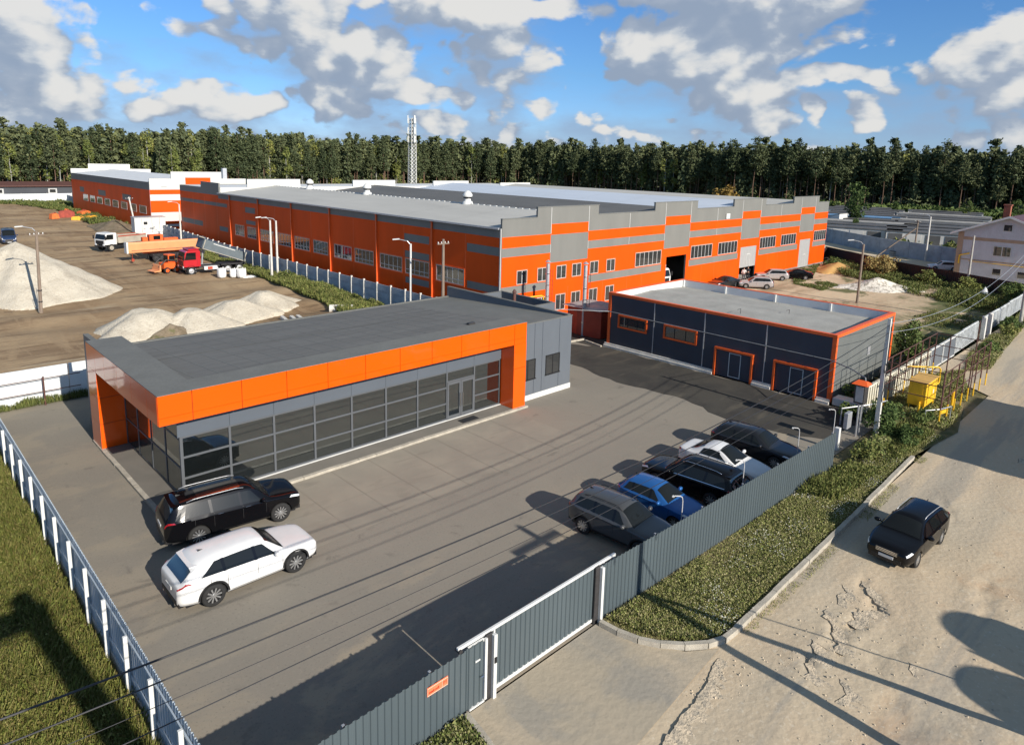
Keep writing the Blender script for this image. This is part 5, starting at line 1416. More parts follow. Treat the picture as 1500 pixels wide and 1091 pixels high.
def wheel_parts(r, w, rim_style, rim_mat):
    t = MB(); n = 28
    t.lathe([(r*.66, -w/2), (r*.90, -w/2), (r*.985, -w/2+.025), (r, -w/2+.06), (r, w/2-.06), (r*.985, w/2-.025), (r*.90, w/2), (r*.66, w/2)], (0, 0, 0), n, axis='y')
    k = MB()
    rr = r*.68
    k.lathe([(rr, -w/2+.01), (rr*.93, -w/2+.015), (rr*.90, -w/2+.07), (0, -w/2+.08)], (0, 0, 0), n, 1, axis='y')
    ns, wd = rim_style
    for i in range(ns):
        a = 2*math.pi*i/ns; c, s_ = math.cos(a), math.sin(a)
        v = []
        for rad, hw, yy in ((.04, wd*.7, -w/2+.02), (rr*.93, wd, -w/2+.012)):
            for sg in (-1, 1):
                v.append((rad*c-sg*hw*s_, yy, rad*s_+sg*hw*c)); 
        v2 = [(x, y+.035, z) for x, y, z in v]
        k.add(v+v2, [(0, 1, 3, 2), (4, 6, 7, 5), (0, 2, 6, 4), (1, 5, 7, 3)], 0)
    k.lathe([(.055, -w/2+.03), (.05, -w/2+.008), (0, -w/2+.005)], (0, 0, 0), 12, axis='y')
    return t, k
def make_car(name, label, cat, loc, rz, cs, body_mat, glass=None, style=None, group=None, **o):
    """style keys: side windows, screens, lamps ... (all in metres along the car)"""
    glass = glass or GLASS_C
    t = thing(name, label, cat, loc, rz, group)
    hx = cs.L/2
    # stations, dense at ends and arches
    xs = set()
    for k in range(57): xs.add(round(-hx+cs.L*k/56, 4))
    for d in (0, .006, .02, .045, .08, .12): xs.add(round(hx-d, 4)); xs.add(round(-hx+d, 4))
    for cx in (cs.xf, cs.xr):
        ra = cs.wr+.065
        for k in range(-8, 9): xs.add(round(cx+ra*math.sin(k/8*math.pi/2), 4))
        xs.add(round(cx+ra+.004, 4)); xs.add(round(cx-ra-.004, 4))
    xs = sorted(xs)
    xs = [x for i, x in enumerate(xs) if i == 0 or x-xs[i-1] > .0025]
    mb = MB(); rings = []
    for x in xs:
        P = cs.section(x); ring = [(x, y, z) for y, z in P]+[(x, -y, z) for y, z in reversed(P[:-1])]
        rings.append(ring)
    n = len(rings[0]); vs = [p for r_ in rings for p in r_]
    fs = []
    for i in range(len(xs)-1):
        for k in range(n-1): fs.append((i*n+k, (i+1)*n+k, (i+1)*n+k+1, i*n+k+1))
    mb.add(vs, fs)
    for i, sg in ((0, -1), (len(xs)-1, 1)):
        b = rings[i]; h = n//2
        q = [b[k] for k in range(n)]
        mb.add(q, [(k, k+1, n-2-k, n-1-k) if sg < 0 else (k, n-1-k, n-2-k, k+1) for k in range(h)])
    body = mb.build('body', body_mat, t, smooth=True, world=False)
    e = body.modifiers.new('edges', 'EDGE_SPLIT'); e.split_angle = R(42)
    # dark underbody and wheel housings
    ub = MB(); ub.box(-hx+.25, -cs.W/2+.16, cs.sill-.03, hx-.25, cs.W/2-.16, cs.sill+.28)
    for cx in (cs.xf, cs.xr):
        for sg in (-1, 1): ub.box(cx-cs.wr-.05, sg*(cs.W/2-.34), cs.sill+.05, cx+cs.wr+.05, sg*(cs.W/2-.30), cs.wr*2+.05)
    ub.box(-hx+.03, -cs.W/2+.22, cs.sill+.02, -hx+.3, cs.W/2-.22, cs.sill+.2); ub.box(hx-.3, -cs.W/2+.22, cs.sill+.0, hx-.04, cs.W/2-.22, cs.sill+.16)
    ub.build('underbody', BLACKISH, t, world=False)
    # lower dark cladding
    if o.get('clad'):
        for sd in (-1, 1):
            ra = cs.wr+.07; c = MB()
            cs.patch(c, cs.xr+ra, cs.xf-ra, cs.xr+ra, cs.xf-ra, 0.02, o.get('clad_u', 1.15), sd, 12, 3, .008); c.build('side_skirt', BLACKISH, t, world=False)
    for sd in (-1, 1):
        for cx in (cs.xf, cs.xr):
            ring = MB()
            pr, pin = [], []
            for k in range(19):
                a = math.pi*k/18; r0, r1 = cs.wr+.06, cs.wr+(.125 if o.get('clad') else .08)
                for L_, rd in ((pin, r0), (pr, r1)):
                    x = cx+rd*math.cos(a); z = cs.wr+rd*math.sin(a)
                    K = cs.keys(x); yy = max(y for y, zz in K[:4])+.006
                    L_.append((x, sd*yy, max(z, cs.sill+.02)))
            m_ = len(pr)
            ring.add(pin+pr, [(i, i+1, m_+i+1, m_+i) for i in range(m_-1)])
            ring.build('arch_lip', BLACKISH if o.get('clad') else body_mat, t, world=False)
    # glass
    u0, u1 = 4.12, 4.88
    for sd in (-1, 1):
        for (a, b, c, d) in o['side']:
            sv = MB(); cs.patch(sv, a, b, c, d, u0, u1, sd, 8, 3, .009)
            sv.build('side_window', glass, t, world=False, smooth=False)
    s2 = MB(); xa, xb = o['screen']; cs.across(s2, xa, xb, .93, .90, 10, .009); s2.build('windscreen', o.get('screen_glass', glass), t, world=False, smooth=True)
    s3 = MB(); xa, xb = o['rear']; cs.across(s3, xa, xb, .86, .88, 10, .009); s3.build('rear_window', glass, t, world=False, smooth=True)
    if o.get('sunroof'):
        s4 = MB(); xa, xb = o['sunroof']; cs.across(s4, xa, xb, .72, .72, 8, .007); s4.build('sunroof', glass, t, world=False, smooth=True)
    # pillars seam: black B pillar fields
    for sd in (-1, 1):
        for (a, b, c, d) in o.get('pillars', []):
            bp = MB(); cs.patch(bp, a, b, c, d, 4.10, 4.90, sd, 2, 3, .007); bp.build('window_pillar', GLOSS_K, t, world=False)
    sm = MB()
    for sd in (-1, 1):
        for x in o['seams']: cs.patch(sm, x, x+.014, x, x+.014, .9, 4.05, sd, 1, 8, .003)
        cs.patch(sm, o['seams'][0], o['seams'][-1], o['seams'][0], o['seams'][-1], 1.0, 1.05, sd, 14, 1, .003)
    hs = o['screen'][1]+.10
    xh = o['screen'][0]+.06 if o['screen'][0] > 0 else o['screen'][0]
    sm.build('panel_gap', BLACKISH, t, world=False)
    if o.get('trim'):
        for sd in (-1, 1):
            tr = MB(); cs.patch(tr, o['trim'][0], o['trim'][1], o['trim'][0], o['trim'][1], 4.02, 4.07, sd, 14, 1, .011); tr.build('window_trim', CHROME, t, world=False)
    # door handles
    for sd in (-1, 1):
        for x in o['handles']:
            p = cs.off(x, 3.35, sd, .02)
            MB().cbox(p.x-.10, p.y-.022, p.z-.018, p.x+.10, p.y+.022, p.z+.018, .008).build('handle', o.get('handle_mat', body_mat), t, world=False)
    # mirrors
    for sd in (-1, 1):
        p = cs.off(o['mirror'], 4.12, sd, .0)
        m = MB(); cx, cy, cz = p.x, p.y+sd*.16, p.z+.07
        def f(a, b):
            th, ph = a*2*math.pi, (b-.5)*math.pi
            return (cx+.075*math.cos(ph)*math.cos(th)+(.02 if math.cos(th) > 0 else 0), cy+.13*math.cos(ph)*math.sin(th), cz+.085*math.sin(ph))
        m.grid(f, 12, 8); m.cyl((cx, p.y-sd*.02, cz-.04), (cx, cy, cz-.04), .025, n=6)
        m.build('mirror', o.get('mirror_mat', body_mat), t, world=False, smooth=True)
    # lamps
    for sd in (-1, 1):
        hl = MB(); a, b, ua, ub_ = o['headlamp']; cs.patch(hl, a, b, a+.08, b, ua, ub_, sd, 6, 3, .010)
        p = cs.pt(hx-.001, (ua+ub_)/2, sd)
        hl.build('headlight', LAMP_W, t, world=False, smooth=True)
        tl = MB(); a, b, ua, ub_ = o['taillamp']; cs.patch(tl, a, b, a, b-.06, ua, ub_, sd, 6, 4, .010)
        tl.build('taillight', LAMP_R, t, world=False, smooth=True)
    # front and rear faces
    w = cs.W/2
    fr = MB(); z0, z1, gw = o['grille']; x = hx+.004
    fr.cbox(x-.04, -gw, z0, x+.012, gw, z1, .01); fr.cbox(x-.05, -w*.62, cs.sill+.09, x+.006, w*.62, cs.sill+.21, .01)
    gr = fr.build('grille', BLACKISH, t, world=False)
    fb = MB()
    for k in range(o.get('bars', 3)):
        z = z0+(z1-z0)*(k+.5)/o.get('bars', 3); fb.box(x+.012, -gw*.94, z-.012, x+.022, gw*.94, z+.012)
    fb.build('grille_bar', CHROME, gr, world=False)
    pz = o.get('plate_f', z0-.12)
    MB().cbox(x-.02, -.26, pz-.055, x+.03, .26, pz+.055, .004).build('number_plate', PLATE, t, world=False)
    pr = o['plate_r']
    MB().cbox(-hx-.022, -.26, pr-.055, -hx+.03, .26, pr+.055, .004).build('number_plate', PLATE, t, world=False)
    bu = MB(); bu.cbox(-hx-.012, -w*.70, cs.sill+.10, -hx+.05, w*.70, cs.sill+.27, .015); bu.build('rear_bumper_insert', BLACKISH, t, world=False)
    for sd in (-1, 1):
        MB().cyl((-hx+.05, sd*w*.55, cs.sill+.08), (-hx-.02, sd*w*.55, cs.sill+.08), .04, n=10).build('exhaust', CHROME, t, world=False)
    # wipers
    wp = MB()
    for y0, y1 in ((-.55, -.05), (.05, .6)):
        xa, xb = o['screen']
        def q(y, f):
            K = cs.keys(xa+(xb-xa)*f); yy = abs(y); 
            zz = K[5][1]+(K[8][1]-K[5][1])*(1-min(1, yy/max(K[5][0], .1)))
            return (xa+(xb-xa)*f, y, zz+.02)
        wp.tube([q(y0, .04), q(y1, .10)], .010, 4)
    wp.build('wiper', BLACKISH, t, world=False)
    if o.get('rails'):
        a, b = o['rails']
        for sd in (-1, 1):
            pts = []
            for k in range(9):
                xx = a+(b-a)*k/8; K = cs.keys(xx); lift = .045 if 0 < k < 8 else .0
                pts.append((xx, sd*(K[5][0]*.93), K[5][1]+.045+lift))
            MB().tube(pts, .014, 6).build('roof_rail', o.get('rail_mat', CHROME), t, world=False, smooth=True)
    if o.get('spoiler'):
        xx = o['spoiler']; K = cs.keys(xx); s5 = MB()
        s5.add([(xx+.18, -K[5][0]*.9, K[6][1]+.0), (xx+.18, K[5][0]*.9, K[6][1]+.0), (xx-.10, K[5][0]*.82, K[6][1]-.015), (xx-.10, -K[5][0]*.82, K[6][1]-.015),
                (xx+.18, -K[5][0]*.9, K[6][1]+.045), (xx+.18, K[5][0]*.9, K[6][1]+.045), (xx-.12, K[5][0]*.82, K[6][1]+.02), (xx-.12, -K[5][0]*.82, K[6][1]+.02)],
               [(0, 1, 2, 3), (4, 7, 6, 5), (0, 4, 5, 1), (1, 5, 6, 2), (2, 6, 7, 3), (3, 7, 4, 0)])
        s5.build('spoiler', body_mat, t, world=False)
    # antenna fin
    K = cs.keys(o['fin']); MB().add([(o['fin']+.1, 0, K[8][1]), (o['fin']-.1, -.02, K[8][1]-.01), (o['fin']-.1, .02, K[8][1]-.01), (o['fin']-.1, 0, K[8][1]+.07)], [(0, 2, 1), (0, 1, 3), (1, 2, 3), (2, 0, 3)]).build('antenna', BLACKISH, t, world=False)
    # wheels
    tw = .235
    for cx in (cs.xf, cs.xr):
        for sd in (-1, 1):
            a, k = wheel_parts(cs.wr, tw, o.get('rim', (10, .028)), None)
            y = sd*(cs.W/2-tw/2-.015)
            wv = a if sd < 0 else a
            for q_ in (a, k): q_.v = [(x+cx, (yy if sd < 0 else -yy)+y, z+cs.wr) for x, yy, z in q_.v]
            if sd > 0:
                for q_ in (a, k): q_.f = [f_[::-1] for f_ in q_.f]
            wo = a.build('wheel', RUBBER, t, world=False, smooth=True)
            k.build('rim', [o.get('rim_mat', ALLOY), BLACKISH], wo, world=False)
    return t

P_BLACK = paint('black_car_paint', (.004, .004, .005), rough=.1, coat=.0); P_WHITE = paint('white_car_paint', (.70, .70, .69), rough=.35, coat=.25)
P_GREY = paint('graphite_car_paint', (.075, .078, .080), metal=.2); P_BLUE = paint('blue_car_paint', (.022, .12, .36), metal=.25)
P_NIGHT = paint('dark_grey_car_paint', (.016, .017, .020), metal=.2); P_SILVER = paint('silver_car_paint', (.46, .43, .42), metal=.4)
P_VAN = paint('navy_van_paint', (.02, .04, .10))

def suv(L, W, H, wb, fo, wr, hood=.98, belt=1.06, roofw=None, rake=.0, sill=.30, xcowl=None, xroof=None, tail=.30, drop=0.0, rise=0.0):
    hx = L/2
    xc = hx-fo-.36 if xcowl is None else xcowl; xr = xc-.74 if xroof is None else xroof
    top = [(-hx, .95), (-hx+.03, 1.08), (-hx+.10, belt+.04), (-hx+tail+.06, H-.16-drop), (-hx+tail+.30, H-.045-drop*.75), (-hx+1.4, H-.008-drop*.25), (xr-.6, H), (xr-.15, H-.015), (xr+.10, H-.09),
           (xc-.08, hood+.13), (xc+.06, hood+.05), (hx-.55, hood-.02), (hx-.22, hood-.06), (hx-.06, hood-.12), (hx, hood-.19)]
    bl = [(-hx, belt+.02+rise), (-hx+1.0, belt+rise*.4), (0, belt-.03), (xc, belt-.07), (hx-.4, hood-.12), (hx, hood-.24)]
    return CarShape(L, W, H, wb, fo, wr, top, bl, roofw or (W/2-.31), sill)
def wagon(L, W, H, wb, fo, wr, hood=.86, belt=.94, **k): return suv(L, W, H, wb, fo, wr, hood, belt, sill=.22, **k)
def sedan(L, W, H, wb, fo, wr, hood=.86, belt=.95, boot=1.04):
    hx = L/2; xc = hx-fo-.52; xr = xc-.95
    top = [(-hx, .66), (-hx+.03, .86), (-hx+.08, boot-.03), (-hx+.22, boot), (-hx+.62, boot+.02), (-hx+1.35, H-.09), (-hx+1.75, H-.02), (xr-.35, H), (xr+.05, H-.06),
           (xc-.08, hood+.11), (xc+.06, hood+.05), (hx-.55, hood-.04), (hx-.2, hood-.10), (hx-.05, hood-.16), (hx, hood-.24)]
    bl = [(-hx, belt), (-hx+.6, belt+.01), (0, belt-.02), (xc, belt-.08), (hx-.4, hood-.16), (hx, hood-.36)]
    return CarShape(L, W, H, wb, fo, wr, top, bl, W/2-.30, .2)

def side_set(cs, xc, xr, rear_end, b_pillar, c_pillar, rear_slope=.18, p=.05):
    """window quads (x at belt rear, x at belt front, x at roof rear, x at roof front)"""
    S = [(b_pillar+p, xc-.32, b_pillar+p-.03, xr-.02), (c_pillar+p, b_pillar-p, c_pillar+p-.03, b_pillar-p-.03)]
    if rear_end < c_pillar-.25: S.append((rear_end, c_pillar-p, rear_end+rear_slope, c_pillar-p-.04))
    pl = [(b_pillar-p, b_pillar+p, b_pillar-p-.03, b_pillar+p-.03), (c_pillar-p, c_pillar+p, c_pillar-p-.04, c_pillar+p-.03)]
    return S, pl
def place(xa, ya, xb, yb, cs, side):
    """ground pose from the outer contact points of the near side wheels, front (a) and rear (b); side: -1 right wheels seen, +1 left"""
    rz = math.atan2(ya-yb, xa-xb); c, s = math.cos(rz), math.sin(rz)
    lx, ly = (cs.xf+cs.xr)/2, side*(cs.W/2-.02)
    mx, my = (xa+xb)/2, (ya+yb)/2
    return (mx-(lx*c-ly*s), my-(lx*s+ly*c), .012), rz

def cars():
    # big black suv by the showroom corner
    cs = suv(5.2, 2.03, 1.83, 3.13, .90, .40, hood=1.12, belt=1.16, tail=.34)
    hx = 2.6; xc = hx-.90-.36; xr = xc-.74
    S, pl = side_set(cs, xc, xr, -2.22, .18, -.92)
    loc, rz = place(11.62, 25.05, 8.50, 25.42, cs, -1)
    make_car('parked_car', 'long black suv with roof rails parked by the glass corner of the showroom', 'car', loc, rz, cs, P_BLACK, side=S, pillars=pl, screen=(xc-.02, xr+.10), rear=(-hx+.12, -hx+.38),
             seams=[-1.55, -.86, .22, 1.12], handles=[-.62, .42], mirror=xc-.36, headlamp=(hx-.52, hx-.06, 3.2, 4.2), taillamp=(-hx+.03, -hx+.40, 3.2, 4.0), grille=(.60, .90, .46), plate_r=.86,
             rails=(-1.75, .35), sunroof=(-1.35, .25), spoiler=-hx+.42, fin=-1.9, rim=(12, .022), rail_mat=STEEL, handle_mat=CHROME)
    cs = suv(4.92, 1.98, 1.66, 2.895, .93, .395, hood=1.0, belt=1.05, tail=.47, sill=.28, drop=.04, rise=.10, roofw=.66)
    hx = 2.46; xc = hx-.93-.36; xr = xc-.74
    S, pl = side_set(cs, xc, xr, -1.74, .10, -.96, rear_slope=.50)
    loc, rz = place(10.42, 21.38, 7.52, 21.40, cs, -1)
    make_car('parked_car', 'white suv with dark red tail lamps parked beside the long black suv', 'car', loc, rz, cs, P_WHITE, side=S, pillars=pl[:1]+[(pl[1][0], pl[1][1], pl[1][2], pl[1][3])], screen=(xc-.02, xr+.10), rear=(-hx+.17, -hx+.49),
             seams=[-1.45, -.90, .13, 1.02], handles=[-.66, .36], mirror=xc-.40, headlamp=(hx-.46, hx-.10, 3.5, 4.6), taillamp=(-hx+.02, -hx+.42, 3.1, 3.9), grille=(.50, .74, .50), plate_r=.80,
             spoiler=-hx+.58, fin=-1.4, rim=(10, .026), clad=True, clad_u=.35)
    # row along the teal fence
    cs = suv(4.36, 1.82, 1.66, 2.67, .82, .36, hood=1.02, belt=1.08, tail=.30, sill=.30)
    hx = 2.18; xc = hx-.82-.36; xr = xc-.74
    S, pl = side_set(cs, xc, xr, -1.78, .10, -.82)
    rz = R(-84)
    make_car('parked_car', 'graphite suv with roof bars nearest the sliding gate, nose to the teal fence', 'car', (21.15, 14.95, .012), R(-86), cs, P_GREY, side=S, pillars=pl, screen=(xc-.02, xr+.10), rear=(-hx+.12, -hx+.36),
             seams=[-1.30, -.78, .13, .98], handles=[-.5, .38], mirror=xc-.36, headlamp=(hx-.48, hx-.06, 3.2, 4.3), taillamp=(-hx+.03, -hx+.20, 2.9, 4.1), grille=(.62, .86, .46), plate_r=.9,
             rails=(-1.45, .35), rail_mat=BLACKISH, fin=-1.5, rim=(10, .034), clad=True, glass=GLASS_C)
    cs = wagon(3.62, 1.63, 1.47, 2.36, .72, .29, hood=.92, belt=.95, tail=.34)
    hx = 1.81; xc = hx-.72-.36; xr = xc-.74
    S, pl = side_set(cs, xc, xr, -1.42, -.12, -.98)
    make_car('parked_car', 'small blue hatchback between the graphite suv and the black suv by the fence', 'car', (23.95, 15.0, .012), R(-87), cs, P_BLUE, side=S, pillars=pl, screen=(xc-.02, xr+.10), rear=(-hx+.12, -hx+.42),
             seams=[-.92, -.1, .82], handles=[-.55, .12], mirror=xc-.34, headlamp=(hx-.42, hx-.08, 3.3, 4.4), taillamp=(-hx+.03, -hx+.24, 3.2, 4.5), grille=(.42, .56, .4), plate_r=.7, fin=-1.2, rim=(9, .03))
    cs = suv(4.70, 1.90, 1.70, 2.74, .92, .37, hood=1.02, belt=1.08, tail=.36)
    hx = 2.35; xc = hx-.92-.36; xr = xc-.74
    S, pl = side_set(cs, xc, xr, -1.95, .08, -.92)
    make_car('parked_car', 'glossy black suv with chrome roof rails backed up to the teal fence', 'car', (26.85, 15.15, .012), R(93), cs, P_BLACK, side=S, pillars=pl, screen=(xc-.02, xr+.10), rear=(-hx+.12, -hx+.42),
             seams=[-1.4, -.86, .13, 1.0], handles=[-.58, .36], mirror=xc-.36, headlamp=(hx-.5, hx-.06, 3.2, 4.2), taillamp=(-hx+.03, -hx+.34, 3.1, 4.0), grille=(.56, .84, .46), plate_r=.85, rails=(-1.6, .3), spoiler=-hx+.44, fin=-1.7, trim=(-1.9, .9), rim=(10, .026))
    cs = sedan(4.40, 1.75, 1.47, 2.6, .86, .31)
    hx = 2.2; xc = hx-.86-.52; xr = xc-.95
    S = [(.02, xc-.36, -.02, xr), (-1.0, -.08, -.86, -.10)]
    make_car('parked_car', 'white sedan parked between the two black cars, nose to the teal fence', 'car', (29.75, 15.15, .012), R(-87), cs, P_WHITE, side=S, pillars=[(-.08, .02, -.10, -.02)], screen=(xc-.02, xr+.06), rear=(-hx+.68, -hx+1.32),
             seams=[-1.0, -.03, .92], handles=[-.72, .2], mirror=xc-.36, headlamp=(hx-.5, hx-.06, 3.2, 4.3), taillamp=(-hx+.02, -hx+.26, 3.0, 4.2), grille=(.42, .6, .42), plate_r=.78, fin=-1.0, rim=(10, .026))
    cs = suv(4.35, 1.80, 1.56, 2.64, .85, .34, hood=.96, belt=1.02, tail=.34)
    hx = 2.175; xc = hx-.85-.36; xr = xc-.74
    S, pl = side_set(cs, xc, xr, -1.7, .08, -.86)
    make_car('parked_car', 'dark crossover at the far end of the row, in the shade near the garage', 'car', (32.75, 15.1, .012), R(-86), cs, P_NIGHT, side=S, pillars=pl, screen=(xc-.02, xr+.10), rear=(-hx+.12, -hx+.42),
             seams=[-1.3, -.8, .12, .98], handles=[-.55, .36], mirror=xc-.36, headlamp=(hx-.5, hx-.06, 3.2, 4.2), taillamp=(-hx+.02, -hx+.30, 3.1, 4.2), grille=(.5, .74, .44), plate_r=.8, fin=-1.4, rim=(10, .028))
    # black estate on the road
    cs = wagon(4.56, 1.725, 1.48, 2.6, .88, .31, hood=.90, belt=.96, tail=.38)
    hx = 2.28; xc = hx-.88-.36; xr = xc-.74
    S, pl = side_set(cs, xc, xr, -1.9, -.02, -.92)
    loc, rz = place(27.85, 6.10, 30.45, 5.96, cs, 1)
    t = make_car('moving_car', 'black estate car with silver roof rails driving on the sandy road', 'car', loc[:2]+(.03,), rz, cs, P_BLACK, side=S, pillars=pl, screen=(xc-.02, xr+.10), rear=(-hx+.12, -hx+.42), screen_glass=GLASS_C,
             seams=[-1.35, -.88, .03, .95], handles=[-.62, .3], mirror=xc-.34, headlamp=(hx-.40, hx-.06, 3.3, 4.3), taillamp=(-hx+.02, -hx+.2, 3.0, 4.4), grille=(.56, .72, .40), bars=3, plate_f=.44, plate_r=.8, rails=(-1.7, .1), rail_mat=STEEL, fin=-1.7, rim=(14, .024))
    # far cars by the hall
    cs = wagon(4.2, 1.7, 1.5, 2.5, .82, .31, tail=.36)
    hx = 2.1; xc = hx-.82-.36; xr = xc-.74
    S, pl = side_set(cs, xc, xr, -1.75, -.02, -.86)
    kw = dict(side=S, pillars=pl, screen=(xc-.02, xr+.10), rear=(-hx+.12, -hx+.42), seams=[-1.3, -.85, .03, .9], handles=[-.6, .3], mirror=xc-.34, headlamp=(hx-.44, hx-.05, 3.0, 4.3), taillamp=(-hx+.02, -hx+.22, 3.0, 4.3), grille=(.5, .66, .4), plate_r=.8, fin=-1.5)
    make_car('parked_car', 'pale silver estate parked nearer the garage roof, before the half open hall gate', 'car', (81.0, 39.3, .012), R(128), cs, P_SILVER, **kw)
    make_car('parked_car', 'pale silver estate parked farther right along the orange hall wall', 'car', (89.0, 41.0, .012), R(130), cs, P_SILVER, **kw)
    make_car('parked_car', 'white car parked at the corner of the pale brick house', 'car', (120.5, 28.6, .012), R(120), cs, P_WHITE, **kw)
    cs = sedan(4.5, 1.75, 1.44, 2.65, .86, .31); hx = 2.25; xc = hx-.86-.52; xr = xc-.95
    S = [(.02, xc-.36, -.02, xr), (-1.0, -.08, -.86, -.10)]
    kw = dict(side=S, pillars=[(-.08, .02, -.10, -.02)], screen=(xc-.02, xr+.06), rear=(-hx+.68, -hx+1.32), seams=[-1.0, -.03, .92], handles=[-.72, .2], mirror=xc-.36, headlamp=(hx-.5, hx-.06, 3.2, 4.3), taillamp=(-hx+.02, -hx+.26, 3.0, 4.2), grille=(.42, .6, .42), plate_r=.78, fin=-1.0)
    make_car('parked_car', 'black sedan parked at the end of the line by the orange hall', 'car', (92.6, 39.4, .012), R(122), cs, P_BLACK, **kw)
    make_car('parked_car', 'dark car half hidden behind the garage parapet below the half open hall gate', 'car', (78.2, 42.0, .012), R(170), cs, P_NIGHT, **kw)
    make_car('parked_car', 'grey car parked in front of the tall bluish fence', 'car', (155.0, 55.0, .012), R(150), cs, P_GREY, **kw)
    # vans
    def van(name, label, loc, rz, pm, H=2.25):
        hx = 2.7; xc = 1.75; xr = 1.0
        top = [(-hx, 1.2), (-hx+.04, 1.9), (-hx+.12, H-.05), (-hx+.4, H), (xr-.3, H), (xr+.1, H-.1), (xc-.05, 1.33), (xc+.1, 1.22), (hx-.3, 1.08), (hx-.06, .9), (hx, .8)]
        bl = [(-hx, 1.25), (xc, 1.2), (hx-.3, 1.0), (hx, .75)]
        cs = CarShape(5.4, 2.0, H, 3.2, .95, .34, top, bl, .84, .28)
        make_car(name, label, 'van', loc, rz, cs, pm, side=[(.62, xc-.30, .58, xr)], screen=(xc-.02, xr+.1), rear=(-hx+.06, -hx+.11), seams=[-.6, .55, 1.5], handles=[-.4, .75], mirror=xc-.36,
                 headlamp=(hx-.42, hx-.05, 3.0, 4.4), taillamp=(-hx+.02, -hx+.2, 2.6, 4.0), grille=(.5, .8, .5), plate_r=.7, fin=-1.5)
    van('parked_van', 'navy blue van facing the camera behind the big gravel pile', (18.6, 134.0, .0), R(-96), P_VAN)
    van('parked_van', 'white van beside the far corner of the orange hall', (158.2, 59.5, 0), R(150), P_WHITE)
cars()

# ------------------------------------------------------------------ trucks and machines of the dirt yard
RED_T = paint('red_truck_paint', (.45, .012, .02), rough=.35); WHITE_T = mat('white_truck_paint', (.68, .68, .66), rough=.5, var=.08)
GREY_BED = mat('slate_tipper_body', (.10, .125, .14), rough=.6, var=.18, scale=1.2); SAND_BED = mat('dusty_tipper_body', (.36, .33, .27), rough=.85, var=.2, scale=1)
ORANGE_T = mat('pale_orange_boom', (.72, .30, .125), rough=.5, var=.1, scale=.8); ORANGE_M = mat('orange_machine_paint', (.75, .12, .02), rough=.5, var=.15)
FRAME = mat('dark_chassis', (.03, .03, .032), rough=.7, var=.2)
def truck_wheel(t, x, y, r, w, rim):
    m = MB(); m.lathe([(r*.6, -w/2), (r*.94, -w/2), (r, -w/2+.05), (r, w/2-.05), (r*.94, w/2), (r*.6, w/2)], (x, y, r), 20, axis='y')
    o = m.build('wheel', RUBBER, t, world=False)
    sg = -1 if y < 0 else 1
    MB().lathe([(r*.62, sg*(w/2-.02)), (r*.55, sg*(w/2-.08)), (r*.25, sg*(w/2-.06)), (r*.2, sg*(w/2)), (0, sg*(w/2+.02))], (x, y, r), 16, axis='y').build('rim', rim, o, world=False)
def cab(t, x0, x1, w, z0, z1, m, belt, glass=GLASS_C, slope=.25):
    """cab with the front at x1"""
    c = MB(); h = w/2
    prof = [(x0, z0), (x1, z0), (x1+.02, belt), (x1-slope, z1-.12), (x1-slope-.18, z1), (x0+.1, z1), (x0, z1-.12)]
    c.extr(prof, 1, -h, h); b = c.build('cab', m, t, world=False)
    bv = b.modifiers.new('bevel', 'BEVEL'); bv.width = .06; bv.segments = 2; bv.limit_method = 'ANGLE'
    g = MB(); e = .012
    def fx(z): return x1+.02-(slope+.02)*(z-belt)/(z1-.12-belt)
    za, zb = belt+.08, z1-.2
    g.quad((fx(za)+e, -h+.12, za), (fx(za)+e, h-.12, za), (fx(zb)+e, h-.16, zb), (fx(zb)+e, -h+.16, zb)); g.build('windscreen', glass, t, world=False)
    for s in (-1, 1):
        q = MB(); y = s*(h+.008)
        q.poly([(x1-.12, y, belt+.04), (x1-slope-.12, y, z1-.22), (x0+.55, y, z1-.22), (x0+.55, y, belt+.04)][::s]); q.build('side_window', glass, t, world=False)
        MB().cbox(x1-.05, s*(h+.06), belt+.1, x1+.06, s*(h+.30), belt+.62, .02).build('mirror', BLACKISH, t, world=False)
        d = MB(); d.box(x1-.16, s*(h+.002)-.002, z0+.25, x1-.145, s*(h+.002)+.002, belt); d.box(x0+.42, s*(h+.002)-.002, z0+.25, x0+.435, s*(h+.002)+.002, z1-.25); d.build('door_gap', BLACKISH, t, world=False)
        MB().cbox(x1-.02, s*(h-.5), z0-.1, x1+.05, s*(h-.1), z0+.14, .02).build('headlight', LAMP_W, t, world=False)
    MB().cbox(x1+.005, -h+.3, belt-.75, x1+.03, h-.3, belt-.1, .01).build('grille', BLACKISH, t, world=False)
    MB().cbox(x1-.25, -h, z0-.28, x1+.10, h, z0-.11, .03).build('bumper', FRAME, t, world=False)
def tipper(mb, L, W, Hh, m_out=0, m_in=1):
    a, b = -L/2, L/2; w = W/2; q = .12
    mb.extr([(a, 0), (b, 0), (b+.12, Hh), (a-.05, Hh*.9)], 1, -w, -w+q, m_out); mb.extr([(a, 0), (b, 0), (b+.12, Hh), (a-.05, Hh*.9)], 1, w-q, w, m_out)
    mb.box(a, -w+q, 0, b, w-q, .1, m_out); mb.box(b-.02, -w+q, .1, b+.10, w-q, Hh+.25, m_out); mb.box(a-.04, -w+q, .1, a+.04, w-q, Hh*.88, m_out)
